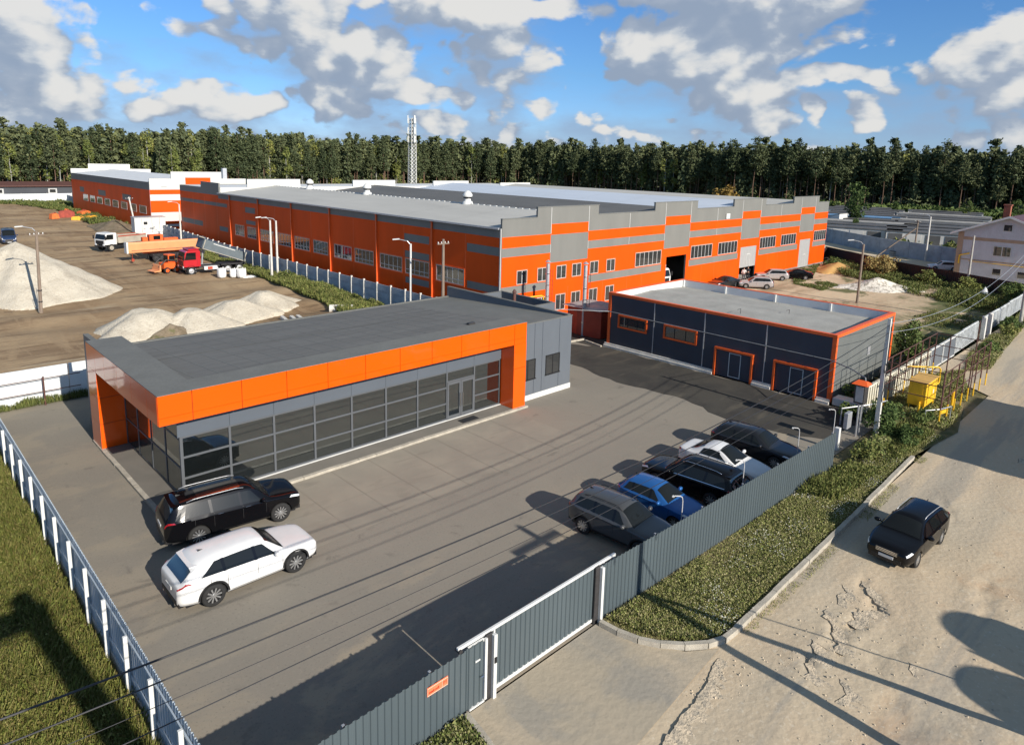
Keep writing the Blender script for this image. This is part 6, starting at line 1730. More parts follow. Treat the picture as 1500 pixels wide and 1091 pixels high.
def red_truck():
    # front axle about (29.6,87.3); cab to the left of the picture
    t = thing('dump_truck', 'red dump truck with its slate grey bed tipped up beside the concrete fence', 'truck', (32.9, 88.3, .02), R(178))
    MB().box(-4.1, -.5, .7, 3.0, .5, 1.0).box(-4.0, -1.1, .95, -.9, 1.1, 1.08).build('chassis', FRAME, t, world=False)
    cab(t, 1.6, 3.6, 2.4, 1.0, 3.0, RED_T, 1.85)
    MB().cbox(1.7, -1.15, 3.0, 3.0, 1.15, 3.22, .08).build('roof_deflector', RED_T, t, world=False)
    for s in (-1, 1):
        MB().lathe([(.62, -.18), (.66, -.18), (.66, .18), (.62, .18)], (2.75, s*1.02, .55), 20, axis='y').build('mudguard', BLACKISH, t, world=False)
        MB().cbox(-.4, s*.75, .5, 1.2, s*1.15, .95, .03).build('fuel_tank', WHITE_T, t, world=False)
        MB().box(.2, s*1.153, .55, .8, s*1.165, .9).build('red_panel', RED_C, t, world=False)
        MB().box(2.2, s*.9, .35, 2.5, s*1.2, .45).box(2.2, s*.9, .65, 2.5, s*1.2, .75).build('step', STEEL, t, world=False)
    for x in (2.75, -1.7, -3.1):
        for y in (-1.08, 1.08): truck_wheel(t, x, y, .52, .34, STEEL)
    bed = MB(); tipper(bed, 5.4, 2.4, 1.25)
    M = Matrix.Translation((-3.7, 0, 1.25)) @ Matrix.Rotation(R(-21), 4, 'Y') @ Matrix.Translation((2.7, 0, 0))
    bed.v = [tuple(M @ Vector(p)) for p in bed.v]
    bo = bed.build('tipper_bed', [GREY_BED, GREY_BED], t, world=False)
    rb = MB()
    for s in (-1, 1):
        for x in (-2.68, 2.66): rb.obox((x, s*1.21, .62), (.09, .03, 1.2), 0)
        rb.box(-2.7, s*1.205, 0, 2.7, s*1.225, .08)
    rb.box(2.82, -1.1, 1.32, 3.5, 1.1, 1.42)
    rb.v = [tuple(M @ Vector(p)) for p in rb.v]; rb.build('bed_rib', SAND_BED, bo, world=False)
    wt = MB().box(-1.2, -1.235, .95, 1.6, -1.226, 1.03).box(-1.2, 1.226, .95, 1.6, 1.235, 1.03); wt.v = [tuple(M @ Vector(p)) for p in wt.v]; wt.build('white_stripe', WHITE, bo, world=False)
    MB().cyl((1.1, 0, 1.1), (.9, 0, 3.2), .11, n=10).build('lift_ram', STEEL, t, world=False)
red_truck()
def white_truck():
    t = thing('dump_truck', 'white cab dump truck with a dusty empty bed parked in the dirt yard', 'truck', (30.0, 116.8, .02), R(200))
    MB().box(-3.4, -.45, .7, 2.6, .45, 1.0).build('chassis', FRAME, t, world=False)
    cab(t, 1.2, 3.1, 2.4, 1.0, 2.75, WHITE_T, 1.75)
    for x in (2.1, -2.3):
        for y in (-1.05, 1.05): truck_wheel(t, x, y, .56, .36, SAND_BED)
    bed = MB(); tipper(bed, 4.6, 2.4, 1.1); bed.v = [(x-1.35, y, z+1.15) for x, y, z in bed.v]
    bo = bed.build('tipper_bed', [SAND_BED, SAND_BED], t, world=False)
    MB().box(-3.6, -1.24, 2.1, .98, -1.205, 2.26).box(-3.6, 1.205, 2.1, .98, 1.24, 2.26).build('red_rail', RED_C, bo, world=False)
white_truck()
def crane_boom():
    t = thing('crane_truck', 'mobile crane with a long pale orange boom lying low over the dirt yard', 'truck crane', (32.3, 102.0, .02), R(182))
    b = MB(); b.extr([(-.42, 1.35), (.42, 1.35), (.47, 1.6), (.47, 2.55), (.38, 2.75), (-.38, 2.75), (-.47, 2.55), (-.47, 1.6)], 0, -5.0, 5.3)
    b.build('boom', ORANGE_T, t, world=False)
    MB().box(5.3, -.5, 1.3, 5.5, .5, 2.8).build('boom_head', WHITE_T, t, world=False)
    MB().box(-4.8, -.478, 1.62, 4.9, -.472, 1.68).box(-4.8, .472, 1.62, 4.9, .478, 1.68).build('boom_seam', RUST, t, world=False)
    MB().box(-4.6, -.9, .65, 2.4, .9, 1.0).build('chassis', FRAME, t, world=False)
    MB().cyl((-.6, -.462, 2.2), (-.6, -.44, 2.2), .2, n=12).build('round_plate', WHITE, t, world=False)
    MB().cyl((4.7, 0, 1.55), (4.7, 0, .5), .03, n=5).cbox(4.5, -.14, .12, 4.85, .14, .5, .04).build('hook', RED_C, t, world=False)
    c = MB(); c.cbox(.4, -1.6, 1.0, 2.2, -.55, 3.55, .06); c.cbox(-1.6, -1.5, 1.0, .3, -.55, 3.0, .06); c.cbox(2.4, -1.3, 1.0, 3.1, -.55, 3.25, .05); c.box(-1.5, -.6, 1.0, 2.9, -.45, 1.4); co = c.build('upper_works', ORANGE_M, t, world=False)
    MB().box(.8, -.548, 2.85, 1.7, -.535, 3.4).build('cab_window', GLASS_C, co, world=False)
    for x in (-4.0, -2.8, 1.2, 2.0):
        for y in (-.95, .95): truck_wheel(t, x, y, .5, .34, FRAME)
    MB().box(-.4, -1.0, .2, -.2, -.6, 1.0).box(.9, -1.0, .2, 1.1, -.6, 1.0).build('outrigger', FRAME, t, world=False)
crane_boom()
def mini_machine():
    t = thing('small_loader', 'small orange loader with a raised bucket in front of the red truck cab', 'loader', (28.6, 91.0, .02), R(190))
    MB().cbox(-1.2, -.7, .5, .8, .7, 1.3, .08).cbox(-.7, -.6, 1.3, .2, .6, 2.3, .06).build('body', ORANGE_M, t, world=False)
    MB().box(-.6, -.612, 1.45, .1, -.6, 2.15).box(-.6, .6, 1.45, .1, .612, 2.15).box(.2, -.5, 1.45, .212, .5, 2.15).build('cab_window', GLASS_C, t, world=False)
    for x in (-.7, .5):
        for y in (-.75, .75): truck_wheel(t, x, y, .38, .3, ORANGE_M)
    MB().tube([(-.8, .75, 1.5), (.6, .75, 1.7), (1.5, .75, .9)], .08, 6).tube([(-.8, -.75, 1.5), (.6, -.75, 1.7), (1.5, -.75, .9)], .08, 6).build('arm', STEEL_D, t, world=False)
    MB().extr([(1.3, .35), (2.1, .3), (2.2, .4), (1.5, .5), (1.45, 1.1), (1.3, 1.15)], 1, -.9, .9).build('bucket', ORANGE_T, t, world=False)
mini_machine()
def cabin():
    t = thing('site_cabin', 'white two level site cabin standing against the concrete fence', 'cabin', (38.6, 131.0, 0), R(-4))
    MB().cbox(-2.3, -1.2, .02, 1.9, 1.2, 1.0, .03).build('base_box', WHITE_T, t, world=False)
    MB().cbox(-2.6, -1.3, 1.02, 2.3, 1.3, 3.6, .04).build('body', WHITE, t, world=False)
    MB().box(-1.2, -1.33, 2.4, -.6, -1.302, 2.9).build('window', GLASS_W, t, world=False)
    d = MB()
    for x in (-1.5, .1, 1.3): d.box(x, -1.315, 1.1, x+.05, -1.302, 3.5)
    d.box(-1.3, -1.32, 1.7, -.9, -1.302, 1.78); d.box(.3, -1.32, 1.8, .5, -1.302, 2.0)
    d.build('door_seam', STEEL_D, t, world=False)
    MB().box(-2.7, -1.4, 3.6, 2.4, 1.4, 3.68).build('roof', STEEL, t, world=False)
cabin()
BAG = mat('white_bag_fabric', (.74, .74, .72), rough=.8, var=.06, scale=3, bump=.4, bscale=9)
def bags():
    spots = [(32.3, 83.4, .85, 1.15, 'left white bulk bag beside the tipped truck wheels'), (33.5, 82.9, .72, 1.05, 'middle white bulk bag, the narrowest of the three'), (34.2, 82.2, .9, 1.1, 'right white bulk bag, the widest of the three')]
    for x, y, r, h, lab in spots:
        rr = random.Random(int(x*100)); m = MB(); n = 20
        prof = [(.0, .02), (.8, .02), (.95, .2), (1.0, .5), (.96, .8), (.98, .95), (.85, 1.0), (.7, .96), (0, .93)]
        jit = [rr.uniform(.93, 1.07) for _ in range(n)]
        vs = [(r*.62*q*jit[i]*math.cos(2*math.pi*i/n), r*.62*q*jit[i]*math.sin(2*math.pi*i/n), h*z+rr.uniform(-.02, .02)) for q, z in prof for i in range(n)]
        m.add(vs, [(j*n+i, j*n+(i+1) % n, (j+1)*n+(i+1) % n, (j+1)*n+i) for j in range(len(prof)-1) for i in range(n)])
        o = m.build('bulk_bag', BAG, smooth=True); o.location = (x, y, .02); tag(o, lab, 'bag', 'white bulk bags by the tipped truck')
        l = MB()
        for a in (.6, 2.2, 3.8, 5.3): l.tube([(r*.5*math.cos(a), r*.5*math.sin(a), h*.95), (r*.55*math.cos(a+.2), r*.55*math.sin(a+.2), h*1.12), (r*.5*math.cos(a+.4), r*.5*math.sin(a+.4), h*.95)], .03, 4)
        l.build('loop', BAG, o, world=False)
bags()
def lump(name, label, cat, x, y, rx, ry, h, m, seed, group=None, p=1.25, rz=0.0, n=36, rough=.12, flat=.0, z0=.0):
    rr = np.random.default_rng(seed)
    ph = rr.uniform(0, 6.28, 14); kx = rr.uniform(-3.2, 3.2, 14); ky = rr.uniform(-3.2, 3.2, 14)
    def f(u, v):
        a, b = (u*2-1)*1.25, (v*2-1)*1.25; d = math.hypot(a, b)
        edge = 1+.10*math.sin(3*math.atan2(b, a)+ph[0])+.07*math.sin(5*math.atan2(b, a)+ph[1])+.04*math.sin(9*math.atan2(b, a)+ph[2])
        q = max(0, 1-d/edge)
        z = h*(min(q, 1-flat)/(1-flat))**p if flat else h*q**p
        nz = sum(math.sin(kx[i]*(1+i*.35)*a+ky[i]*(1+i*.35)*b+ph[i])/(1+.25*i) for i in range(14))
        z *= 1+rough*nz*.35
        z += (rough*.09*h*math.sin(17*a+3*nz)*math.sin(19*b+nz) if q > .02 else 0)
        z = z if q > 0 else -.9
        return (rx*a, ry*b, z)
    o = MB().grid(f, n, n).build(name, m, smooth=True); o.location = (x, y, z0); o.rotation_euler.z = rz
    return tag(o, label, cat, group)
GRAVEL = ground_mat('pale_crushed_gravel', [((.58, .53, .43), (1.1, 1.1, 1.1), .35, .65, .8, 8), ((.36, .31, .24), (.5, .5, .5), .52, .70, .6, 8), ((.33, .29, .23), (5, 5, 5), .52, .68, .6, 6), ((.62, .58, .50), (9, 9, 9), .58, .66, .7, 3)], (.50, .45, .36), 1.0, 8)
SAND_O = ground_mat('orange_sand', [((.55, .33, .12), (.8, .8, .8), .35, .65, .9, 6)], (.47, .29, .11), .5, 5)
SOIL_P = ground_mat('grey_soil', [((.26, .21, .15), (1.5, 1.5, 1.5), .35, .65, .9, 6), ((.10, .11, .04), (1, 1, 1), .55, .65, .7, 5)], (.17, .135, .09), .9, 5)
RUBBLE = ground_mat('white_rubble', [((.30, .27, .22), (2, 2, 2), .5, .6, .9, 6)], (.66, .62, .54), 1.0, 5)
lump('gravel_pile', 'biggest pale gravel heap, cone shaped, behind the leaning lamp pole', 'gravel pile', 12.5, 86.0, 9.2, 8.6, 5.8, GRAVEL, 21, p=1.04, n=110, rough=.09, group='gravel piles in the dirt yard')
lump('gravel_pile', 'left low gravel heap behind the showroom roof', 'gravel pile', 17.2, 61.6, 4.2, 3.9, 1.7, GRAVEL, 22, p=1.0, n=48, rough=.09, flat=.22, group='gravel piles in the dirt yard')
lump('gravel_pile', 'second gravel heap merging with the left low one', 'gravel pile', 20.8, 60.9, 4.0, 3.6, 1.55, GRAVEL, 23, p=1.0, n=48, rough=.09, flat=.2, group='gravel piles in the dirt yard')
lump('gravel_pile', 'third gravel heap, rounded, between the merged heaps and the rightmost one', 'gravel pile', 25.0, 62.6, 4.0, 3.4, 1.5, GRAVEL, 24, p=1.0, n=48, rough=.09, flat=.15, group='gravel piles in the dirt yard')
lump('gravel_pile', 'rightmost gravel heap near the grass by the concrete fence', 'gravel pile', 29.2, 65.2, 3.8, 3.4, 1.4, GRAVEL, 25, p=1.0, n=48, rough=.09, flat=.15, group='gravel piles in the dirt yard')
lump('soil_heap', 'grey brown soil heap with a few weeds in front of the gravel heaps', 'soil heap', 18.4, 59.0, 2.3, 1.5, .95, SOIL_P, 26, rough=.25)
lump('sand_heap', 'orange sand heap by the far white fence of the dirt yard', 'sand heap', 15, 222, 9, 5, 1.9, SAND_O, 27)
lump('sand_heap', 'orange sand heap near the far corner of the orange hall', 'sand heap', 105.5, 38.6, 4.4, 3.4, 1.5, SAND_O, 28)
lump('rubble_heap', 'white rubble heap lying in the vacant lot', 'rubble heap', 93.5, 29.2, 5.6, 2.4, 1.35, RUBBLE, 29, rz=R(-52), rough=.3, n=48)
lump('earth_bank', 'brown earth bank behind the white dump truck', 'soil heap', 38, 150, 4.5, 9, 1.6, SOIL_P, 30, rough=.2)
def scrap():
    rr = random.Random(6)
    ms = [mat('rust_red_scrap', (.30, .05, .03), rough=.7, var=.3), mat('yellow_scrap', (.75, .38, .03), rough=.6, var=.2), mat('orange_scrap', (.65, .16, .04), rough=.6, var=.25), FRAME]
    items = [('coral red scrap box at the left end of the scrap heap', 33.0, 176.5, 1.6, 1.2, 1.3, 2), ('dark red scrap hopper in the scrap heap', 35.8, 178.5, 3.2, 1.6, 1.8, 0), ('orange scrap bucket behind the yellow parts', 39.4, 179.5, 2.6, 1.6, 1.5, 2),
             ('yellow machine part in front of the scrap heap', 36.3, 170.5, 2.6, 1.4, 1.0, 1), ('second yellow machine part, right of the first', 38.6, 169.8, 2.4, 1.3, 1.1, 1), ('black machine part right of the yellow ones', 40.4, 163.5, 2.8, 1.6, 1.0, 3), ('dark loader frame beside the fence grass', 42.0, 166.0, 2.6, 1.2, 1.2, 3)]
    for lab, x, y, a, b, h, k in items:
        t = thing('scrap_part', lab, 'scrap', (x, y, 0), rr.uniform(-.5, .5), 'scrap heap parts')
        MB().extr([(-a/2, 0), (a/2, .1), (a/2-.15, h*.7), (a*.1, h), (-a/2+.1, h*.8)], 1, -b/2, b/2).build('shell', ms[k], t, world=False)
        m = MB()
        for j in range(3): m.tube([(-a/2+rr.uniform(0, .5), rr.uniform(-b/2, b/2), .1), (rr.uniform(-.3, .3), rr.uniform(-b/2, b/2), h*1.1), (a/2+rr.uniform(-.2, .4), rr.uniform(-b/2, b/2), .2)], .09, 5)
        m.build('bar', ms[(k+2) % 4], t, world=False)
scrap()
def pallets():
    for i, (x, y, rz, lab) in enumerate(((27.8, 57.8, .5, 'left pale concrete beam on the ground near the gravel'), (28.5, 57.4, .5, 'middle pale concrete beam on the ground near the gravel'), (29.1, 57.3, .55, 'right pale concrete beam on the ground near the gravel'))):
        o = MB().obox((0, 0, .16), (2.0, .3, .3), 0).build('concrete_beam', CONC_W); o.location = (x, y, .02); o.rotation_euler.z = 1.25+rz*.2; tag(o, lab, 'beam', 'beams by the gravel')
    o = MB().cyl((-1.1, 0, .4), (1.1, 0, .4), .4, n=14).build('concrete_pipe', CONC_W); o.location = (33.6, 57.8, .02); o.rotation_euler.z = -.6; tag(o, 'short pale concrete pipe lying in the grass by the fence', 'pipe')
    for i, (x, y, s, lab) in enumerate(((31.6, 56.2, .8, 'broken concrete slab nearest the beams'), (32.8, 55.9, .6, 'smaller broken slab between the other two'), (33.9, 55.5, .9, 'broken slab at the right end of the debris'))):
        o = MB().prism([(-s, -.4*s), (.7*s, -.6*s), (s, .3*s), (-.2*s, .7*s)], 0, .3).build('concrete_slab', CONC); o.location = (x, y, .02); o.rotation_euler = (.12, .1, i); tag(o, lab, 'slab', 'broken slabs by the gravel')
pallets()
def white_sacks():
    for i, (x, y, s, lab) in enumerate(((35.3, 82.0, 1.0, 'flat white empty sack right of the bulk bags'), (36.8, 82.3, .8, 'crumpled white sack at the grass edge'))):
        lump('empty_sack', lab, 'sack', x, y, s*1.2, s*.8, .4, BAG, 40+i, 'white sacks near the bulk bags', rough=.5, n=18)
    lump('white_sack', 'white bulging sack lying in the weeds before the maroon fence', 'sack', 99.5, 18.8, 1.1, .8, 1.0, BAG, 44, rough=.3, n=20)
white_sacks()
def doorway_truck():
    t = thing('parked_truck', 'white truck standing in the dark open hall gate', 'truck', (68.6, 46.6, .1), R(-90))
    MB().box(-4, -.5, .6, 2.2, .5, .9).build('chassis', FRAME, t, world=False)
    cab(t, .2, 2.2, 2.3, .95, 2.75, WHITE_T, 1.75)
    MB().cbox(.4, -1.05, 2.76, 1.6, 1.05, 3.25, .12).build('roof_deflector', WHITE_T, t, world=False)
    MB().cbox(-5.2, -1.2, 1.0, -.1, 1.2, 3.3, .05).build('cargo_box', WHITE_T, t, world=False)
    for x in (1.3, -3.6):
        for y in (-1.0, 1.0): truck_wheel(t, x, y, .48, .3, STEEL)
doorway_truck()
def lumber():
    ms = [CONC_W, BAG, STEEL_D, RED_C, mat('green_bin', (.05, .16, .09), rough=.6), CONC]
    rr = random.Random(8)
    for i in range(6):
        x, y = 118.5-i*.8+rr.uniform(-.3, .3), 48.3+i*.1+ rr.uniform(0, .5)
        x = 118.2+i*1.1; y = 50.2-i*.35
        o = MB().cyl((0, 0, 0), (0, 0, 1.5), .55, .45, n=14).lathe([(.45, 0), (.3, .15), (0, .2)], (0, 0, 1.5), 14).build('white_tank', ms[1 if i % 2 else 0]); o.location = (x, y, .02)
        tag(o, ['first white tank from the orange hall corner', 'second white tank from the orange hall corner', 'third white tank from the orange hall corner', 'fourth white tank from the orange hall corner', 'fifth white tank from the orange hall corner', 'last white tank of the group behind the maroon fence'][i], 'tank', 'white tanks behind the maroon fence')
    for (x, y, w, d, h, k, lab) in ((141.5, 47.8, 2.6, 1.6, 1.1, 3, 'rusty red crate left of the green bin'), (138.8, 45.2, 2.2, 1.6, 1.5, 4, 'green bin before the tall bluish fence'), (136.8, 42.6, 2.8, 1.6, 1.3, 3, 'rusty red crate right of the green bin'), (134.4, 40.0, 2.6, 1.2, .8, 5, 'grey pallet stack right of the crates')):
        t = thing('yard_crate', lab, 'crate', (x, y, .02), R(40), 'crates along the bluish fence')
        MB().cbox(-w/2, -d/2, 0, w/2, d/2, h, .05).build('box', ms[k], t, world=False)
        MB().box(-w/2-.04, -d/2-.04, h*.92, w/2+.04, d/2+.04, h+.02).box(-w/2-.03, -d/2-.03, h*.45, w/2+.03, d/2+.03, h*.52).build('rim', STEEL_D, t, world=False)
lumber()

# ------------------------------------------------------------------ poles, lamps and wires
def wood_pole(x, y, h, label, name='utility_pole', lean=(0, 0), r=.13, m=WOOD, arm=True, lamp=False, cat='pole', group=None, arm_dir=0.0, lamp_dir=0.0, stub=False):
    t = thing(name, label, cat, (x, y, 0), group=group)
    tip = (x+lean[0], y+lean[1], h)
    MB().cyl((x, y, -.1), tip, r*1.15, r*.8, n=10).build('shaft', m, t, smooth=False)
    def on(f): return (x+lean[0]*f, y+lean[1]*f, h*f)
    if stub:
        MB().cbox(x-.18, y-.14, 0, x-.02-.13, y+.14, 2.2, .02).build('footing_stub', CONC, t)
        MB().lathe([(r*1.3, -.06), (r*1.3, .06)], on(.13), 10).lathe([(r*1.3, -.06), (r*1.3, .06)], on(.27), 10).build('band', STEEL_D, t)
    if arm:
        c, s = math.cos(arm_dir), math.sin(arm_dir); p = on(.95)
        am = MB().obox((p[0], p[1], p[2]), (1.3, .09, .09), arm_dir); ao = am.build('crossarm', STEEL_D if m is not WOOD else WOOD, t)
        for q in (-.55, -.2, .2, .55):
            MB().lathe([(.03, 0), (.05, .05), (.045, .12), (0, .16)], (p[0]+q*c, p[1]+q*s, p[2]+.045), 8).build('insulator', WHITE, ao)
    if lamp:
        c, s = math.cos(lamp_dir), math.sin(lamp_dir); p = on(.985)
        MB().tube([p, (p[0]+.3*c, p[1]+.3*s, p[2]+.35), (p[0]+1.1*c, p[1]+1.1*s, p[2]+.5)], .035, 6).build('lamp_arm', STEEL, t)
        MB().obox((p[0]+1.35*c, p[1]+1.35*s, p[2]+.5), (.6, .24, .1), lamp_dir, ry=.1).build('lamp_head', WHITE, t)
    return t
wood_pole(12.25, 74.75, 7.5, 'leaning wooden lamp pole on a concrete stub in front of the biggest gravel heap', lean=(.25, .1), r=.14, arm=True, lamp=True, arm_dir=.3, lamp_dir=R(150), stub=True, name='lamp_pole', cat='lamp pole')
wood_pole(36.4, 78.6, 7.2, 'left lamp pole of the pair in front of the hall windows', name='lamp_pole', m=CONC_W, arm=False, lamp=True, lamp_dir=R(170), cat='lamp pole', r=.13)
wood_pole(37.7, 79.8, 7.0, 'right lamp pole of the pair in front of the hall windows', name='lamp_pole', m=CONC_W, arm=False, lamp=True, lamp_dir=R(160), cat='lamp pole', r=.13)
wood_pole(37.3, 51.6, 7.1, 'white lamp pole rising behind the showroom roof', name='lamp_pole', m=WHITE, arm=False, lamp=True, lamp_dir=R(135), cat='lamp pole', r=.11)
wood_pole(37.3, 46.8, 8.0, 'wooden pole with a small crossarm rising right behind the showroom', m=WOOD, arm=True, arm_dir=0, r=.14)
wood_pole(39.4, 118.0, 6.6, 'white lamp pole at the far corner of the dark red hall wall', name='lamp_pole', m=CONC_W, arm=False, lamp=True, lamp_dir=R(150), cat='lamp pole', r=.13)
wood_pole(38.6, 138.6, 6.7, 'slanted concrete pole left of the white site cabin', m=CONC_W, arm=True, lean=(-.9, .1), r=.14)
wood_pole(81.5, 27.3, 6.7, 'dark pole with a small lamp standing in the vacant lot', name='lamp_pole', m=WOOD, arm=False, lamp=True, lamp_dir=R(120), cat='lamp pole', r=.13)
wood_pole(133.3, 36.3, 6.6, 'braced wooden pole between bush and bluish fence', m=WOOD, arm=True, r=.14, arm_dir=1)
tag(MB().tube([(129.0, 41.0, 0), (133.2, 36.4, 5.2)], .1, 6).build('pole_brace', WOOD), 'slanted timber strut leaning against the braced wooden pole', 'strut')
wood_pole(130.0, 33.6, 7.5, 'pale concrete lamp pole before the tall bluish fence', name='lamp_pole', m=CONC_W, arm=False, lamp=True, lamp_dir=R(100), cat='lamp pole', r=.15)
wood_pole(104.6, 21.8, 6.9, 'bare concrete pole in the weeds in front of the brick house', m=CONC, arm=False, r=.14)
wood_pole(81.9, 12.2, 8.6, 'concrete pole at the right edge beside the weathered road fence', m=CONC, arm=True, r=.16, arm_dir=R(90))
# the pole at the end of the teal fence, with cables
def main_pole():
    t = wood_pole(40.4, 11.75, 6.9, 'square concrete pole with cables at the end of the teal fence', m=CONC_W, arm=False, r=.12)
    k = [c for c in KIDS[t.name]][0]; D.objects.remove(k); KIDS[t.name] = []
    MB().add([(40.28, 11.63, 0), (40.52, 11.63, 0), (40.52, 11.87, 0), (40.28, 11.87, 0), (40.32, 11.67, 6.9), (40.48, 11.67, 6.9), (40.48, 11.83, 6.9), (40.32, 11.83, 6.9)], [(0, 3, 2, 1), (4, 5, 6, 7), (0, 1, 5, 4), (1, 2, 6, 5), (2, 3, 7, 6), (3, 0, 4, 7)]).build('shaft', CONC_W, t)
    for z in (6.6, 6.1, 5.6, 4.9): MB().tube([(40.5, 11.75, z), (40.72, 11.75, z)], .02, 5).lathe([(.03, 0), (.05, .04), (0, .12)], (40.72, 11.75, z), 8).build('hook', STEEL, t)
    c = MB()
    for i in range(3): c.tube([(40.2, 11.55-.02*i, 4.15+.25*math.sin(a))if 0 else (40.18+.26*math.cos(a)+.02*i, 11.6, 4.15+.26*math.sin(a)) for a in [k_*.5236 for k_ in range(13)]], .018, 5)
    c.build('cable_coil', BLACKISH, t)
    MB().tube([(40.3, 11.6, 6.5), (40.3, 11.6, 3.0), (40.15, 11.6, 2.6), (40.25, 11.6, 2.2)], .025, 5).build('drop_cable', BLACKISH, t)
main_pole()
CABLE = mat('black_cable', (.015, .015, .017), rough=.6, var=.1)
def wire(label, a, b, sag, r=.016, m=None, n=40, group='power cables'):
    pts = []
    for k in range(n+1):
        u = k/n; pts.append((a[0]+(b[0]-a[0])*u, a[1]+(b[1]-a[1])*u, a[2]+(b[2]-a[2])*u-4*sag*u*(1-u)))
    return tag(MB().tube(pts, r, 5).build('power_cable', m or CABLE), label, 'cable', group)
wire('uppermost thick twisted cable crossing the yard from the concrete pole', (-9.5, 11.7, 7.5), (40.4, 11.7, 6.55), 1.45, .020)
wire('second cable from the top crossing the yard', (-9.5, 11.72, 6.95), (40.4, 11.72, 6.1), 1.35, .015)
wire('third, thinnest cable crossing the yard', (-9.5, 11.74, 6.5), (40.4, 11.74, 5.75), 1.40, .007)
wire('lowest cable crossing the yard just over the teal fence', (-9.5, 11.7, 5.85), (40.4, 11.7, 5.3), 1.15, .012)
wire('upper cable sagging from the concrete pole toward the right edge pole', (40.5, 11.75, 6.6), (81.9, 12.2, 8.1), 1.5, .014, STEEL)
wire('lower cable sagging from the concrete pole toward the right edge pole', (40.5, 11.8, 6.1), (81.9, 12.25, 7.4), 1.7, .014, STEEL)
# things outside the frame whose shadows fall into it
def corner_pole():
    t = wood_pole(-9.5, 11.7, 8.2, 'concrete pole left of the frame that carries the yard cables', m=CONC_W, arm=False, r=.15)
corner_pole()
def crossarm_pole():
    t = thing('utility_pole', 'tall utility pole right of the drive whose crossarm shadow falls on the yard', 'pole', (18.25, .9, 0))
    MB().cyl((18.25, .9, 0), (18.25, .9, 8.35), .19, .13, n=10).build('shaft', WOOD, t)
    MB().box(16.7, .82, 7.62, 19.2, .98, 7.80).build('crossarm', WOOD, t)
    MB().cyl((16.8, .9, 7.63), (16.8, .9, 7.25), .03, n=5).cyl((19.1, .9, 7.63), (19.1, .9, 7.25), .03, n=5).build('insulator', WHITE, t)
    MB().cyl((21.9, -.2, 0), (18.3, .9, 5.6), .13, .1, n=8).build('strut', WOOD, t)
    MB().tube([(23.4, .0, 0), (18.3, .9, 6.9)], .025, 5).build('guy_wire', STEEL_D, t)
crossarm_pole()
def silo(x, y, r, h, label):
    t = thing('storage_silo', label, 'silo', (x, y, 0), group='silos beyond the road')
    MB().lathe([(r, 1.2), (r, h-r*.75), (r*.92, h-r*.42), (r*.7, h-r*.17), (r*.38, h-.04), (0, h)], (x, y, 0), 28).lathe([(.3, .2), (r, 1.2)], (x, y, 0), 28).build('shell', STEEL, t, smooth=True)
    for a in range(4):
        MB().cyl((x+r*.9*math.cos(a*1.57+.8), y+r*.9*math.sin(a*1.57+.8), 0), (x+r*.9*math.cos(a*1.57+.8), y+r*.9*math.sin(a*1.57+.8), 1.6), .07, n=6).build('leg', STEEL_D, t)
    MB().lathe([(r+.01, -.04), (r+.04, -.04), (r+.04, .04), (r+.01, .04)], (x, y, h*.5), 28).build('band', STEEL_D, t)
silo(25.0, -9.0, 1.35, 6.35, 'taller storage silo beyond the road, right of the frame')
silo(22.35, -9.0, 1.35, 5.85, 'shorter storage silo beyond the road, right of the frame')
tag(MB().cyl((23.75, -9.0, 0), (23.75, -9.0, 6.05), .06, n=6).build('vent_pipe', STEEL_D), 'thin vent pipe between the two storage silos', 'pipe')
def shade_house():
    t = thing('roadside_house', 'plain brick house right of the frame that shades the road', 'house', (40.4, -14, 0))
    MB().box(40.6, -14, 0, 52.8, -4.6, 6.0).build('wall', D.materials['red_brick'], t)
    MB().quad((40.2, -14.5, 6.6), (53.2, -14.5, 6.6), (53.2, -4.1, 6.6), (40.2, -4.1, 6.6)).box(40.2, -14.5, 6.0, 53.2, -4.1, 6.58).build('roof', ROOF_T, t)
    for x in (42.5, 46, 49.5): MB().box(x, -4.59, 1.2, x+1.4, -4.55, 2.7).build('window', GLASS_W, t)
    MB().box(47, -10, 6.6, 48, -9, 7.6).build('chimney', D.materials['red_brick'], t)
shade_house()
def lift_boom():
    t = thing('lift_boom', 'leaning grey lift boom beside the viewpoint, its shadow crossing the meadow', 'lift boom', (5.0, .8, 0))
    MB().obox((5.0, .3, .5), (2.2, 4.5, .6), 0).build('chassis', ORANGE_M, t)
    a, b = Vector((5.0, .8, .8)), Vector((2.2, -2.2, 13.6))
    MB().cyl(a, b, .42, .36, n=6).build('boom', STEEL, t)
    MB().box(.9, -2.9, 12.9, 2.8, -1.7, 13.1).build('basket', STEEL_D, t)
    MB().tube([(.9, -2.9, 14), (2.8, -2.9, 14), (2.8, -1.7, 14), (.9, -1.7, 14), (.9, -2.9, 14)], .03, 5).build('rail', STEEL, t)
lift_boom()

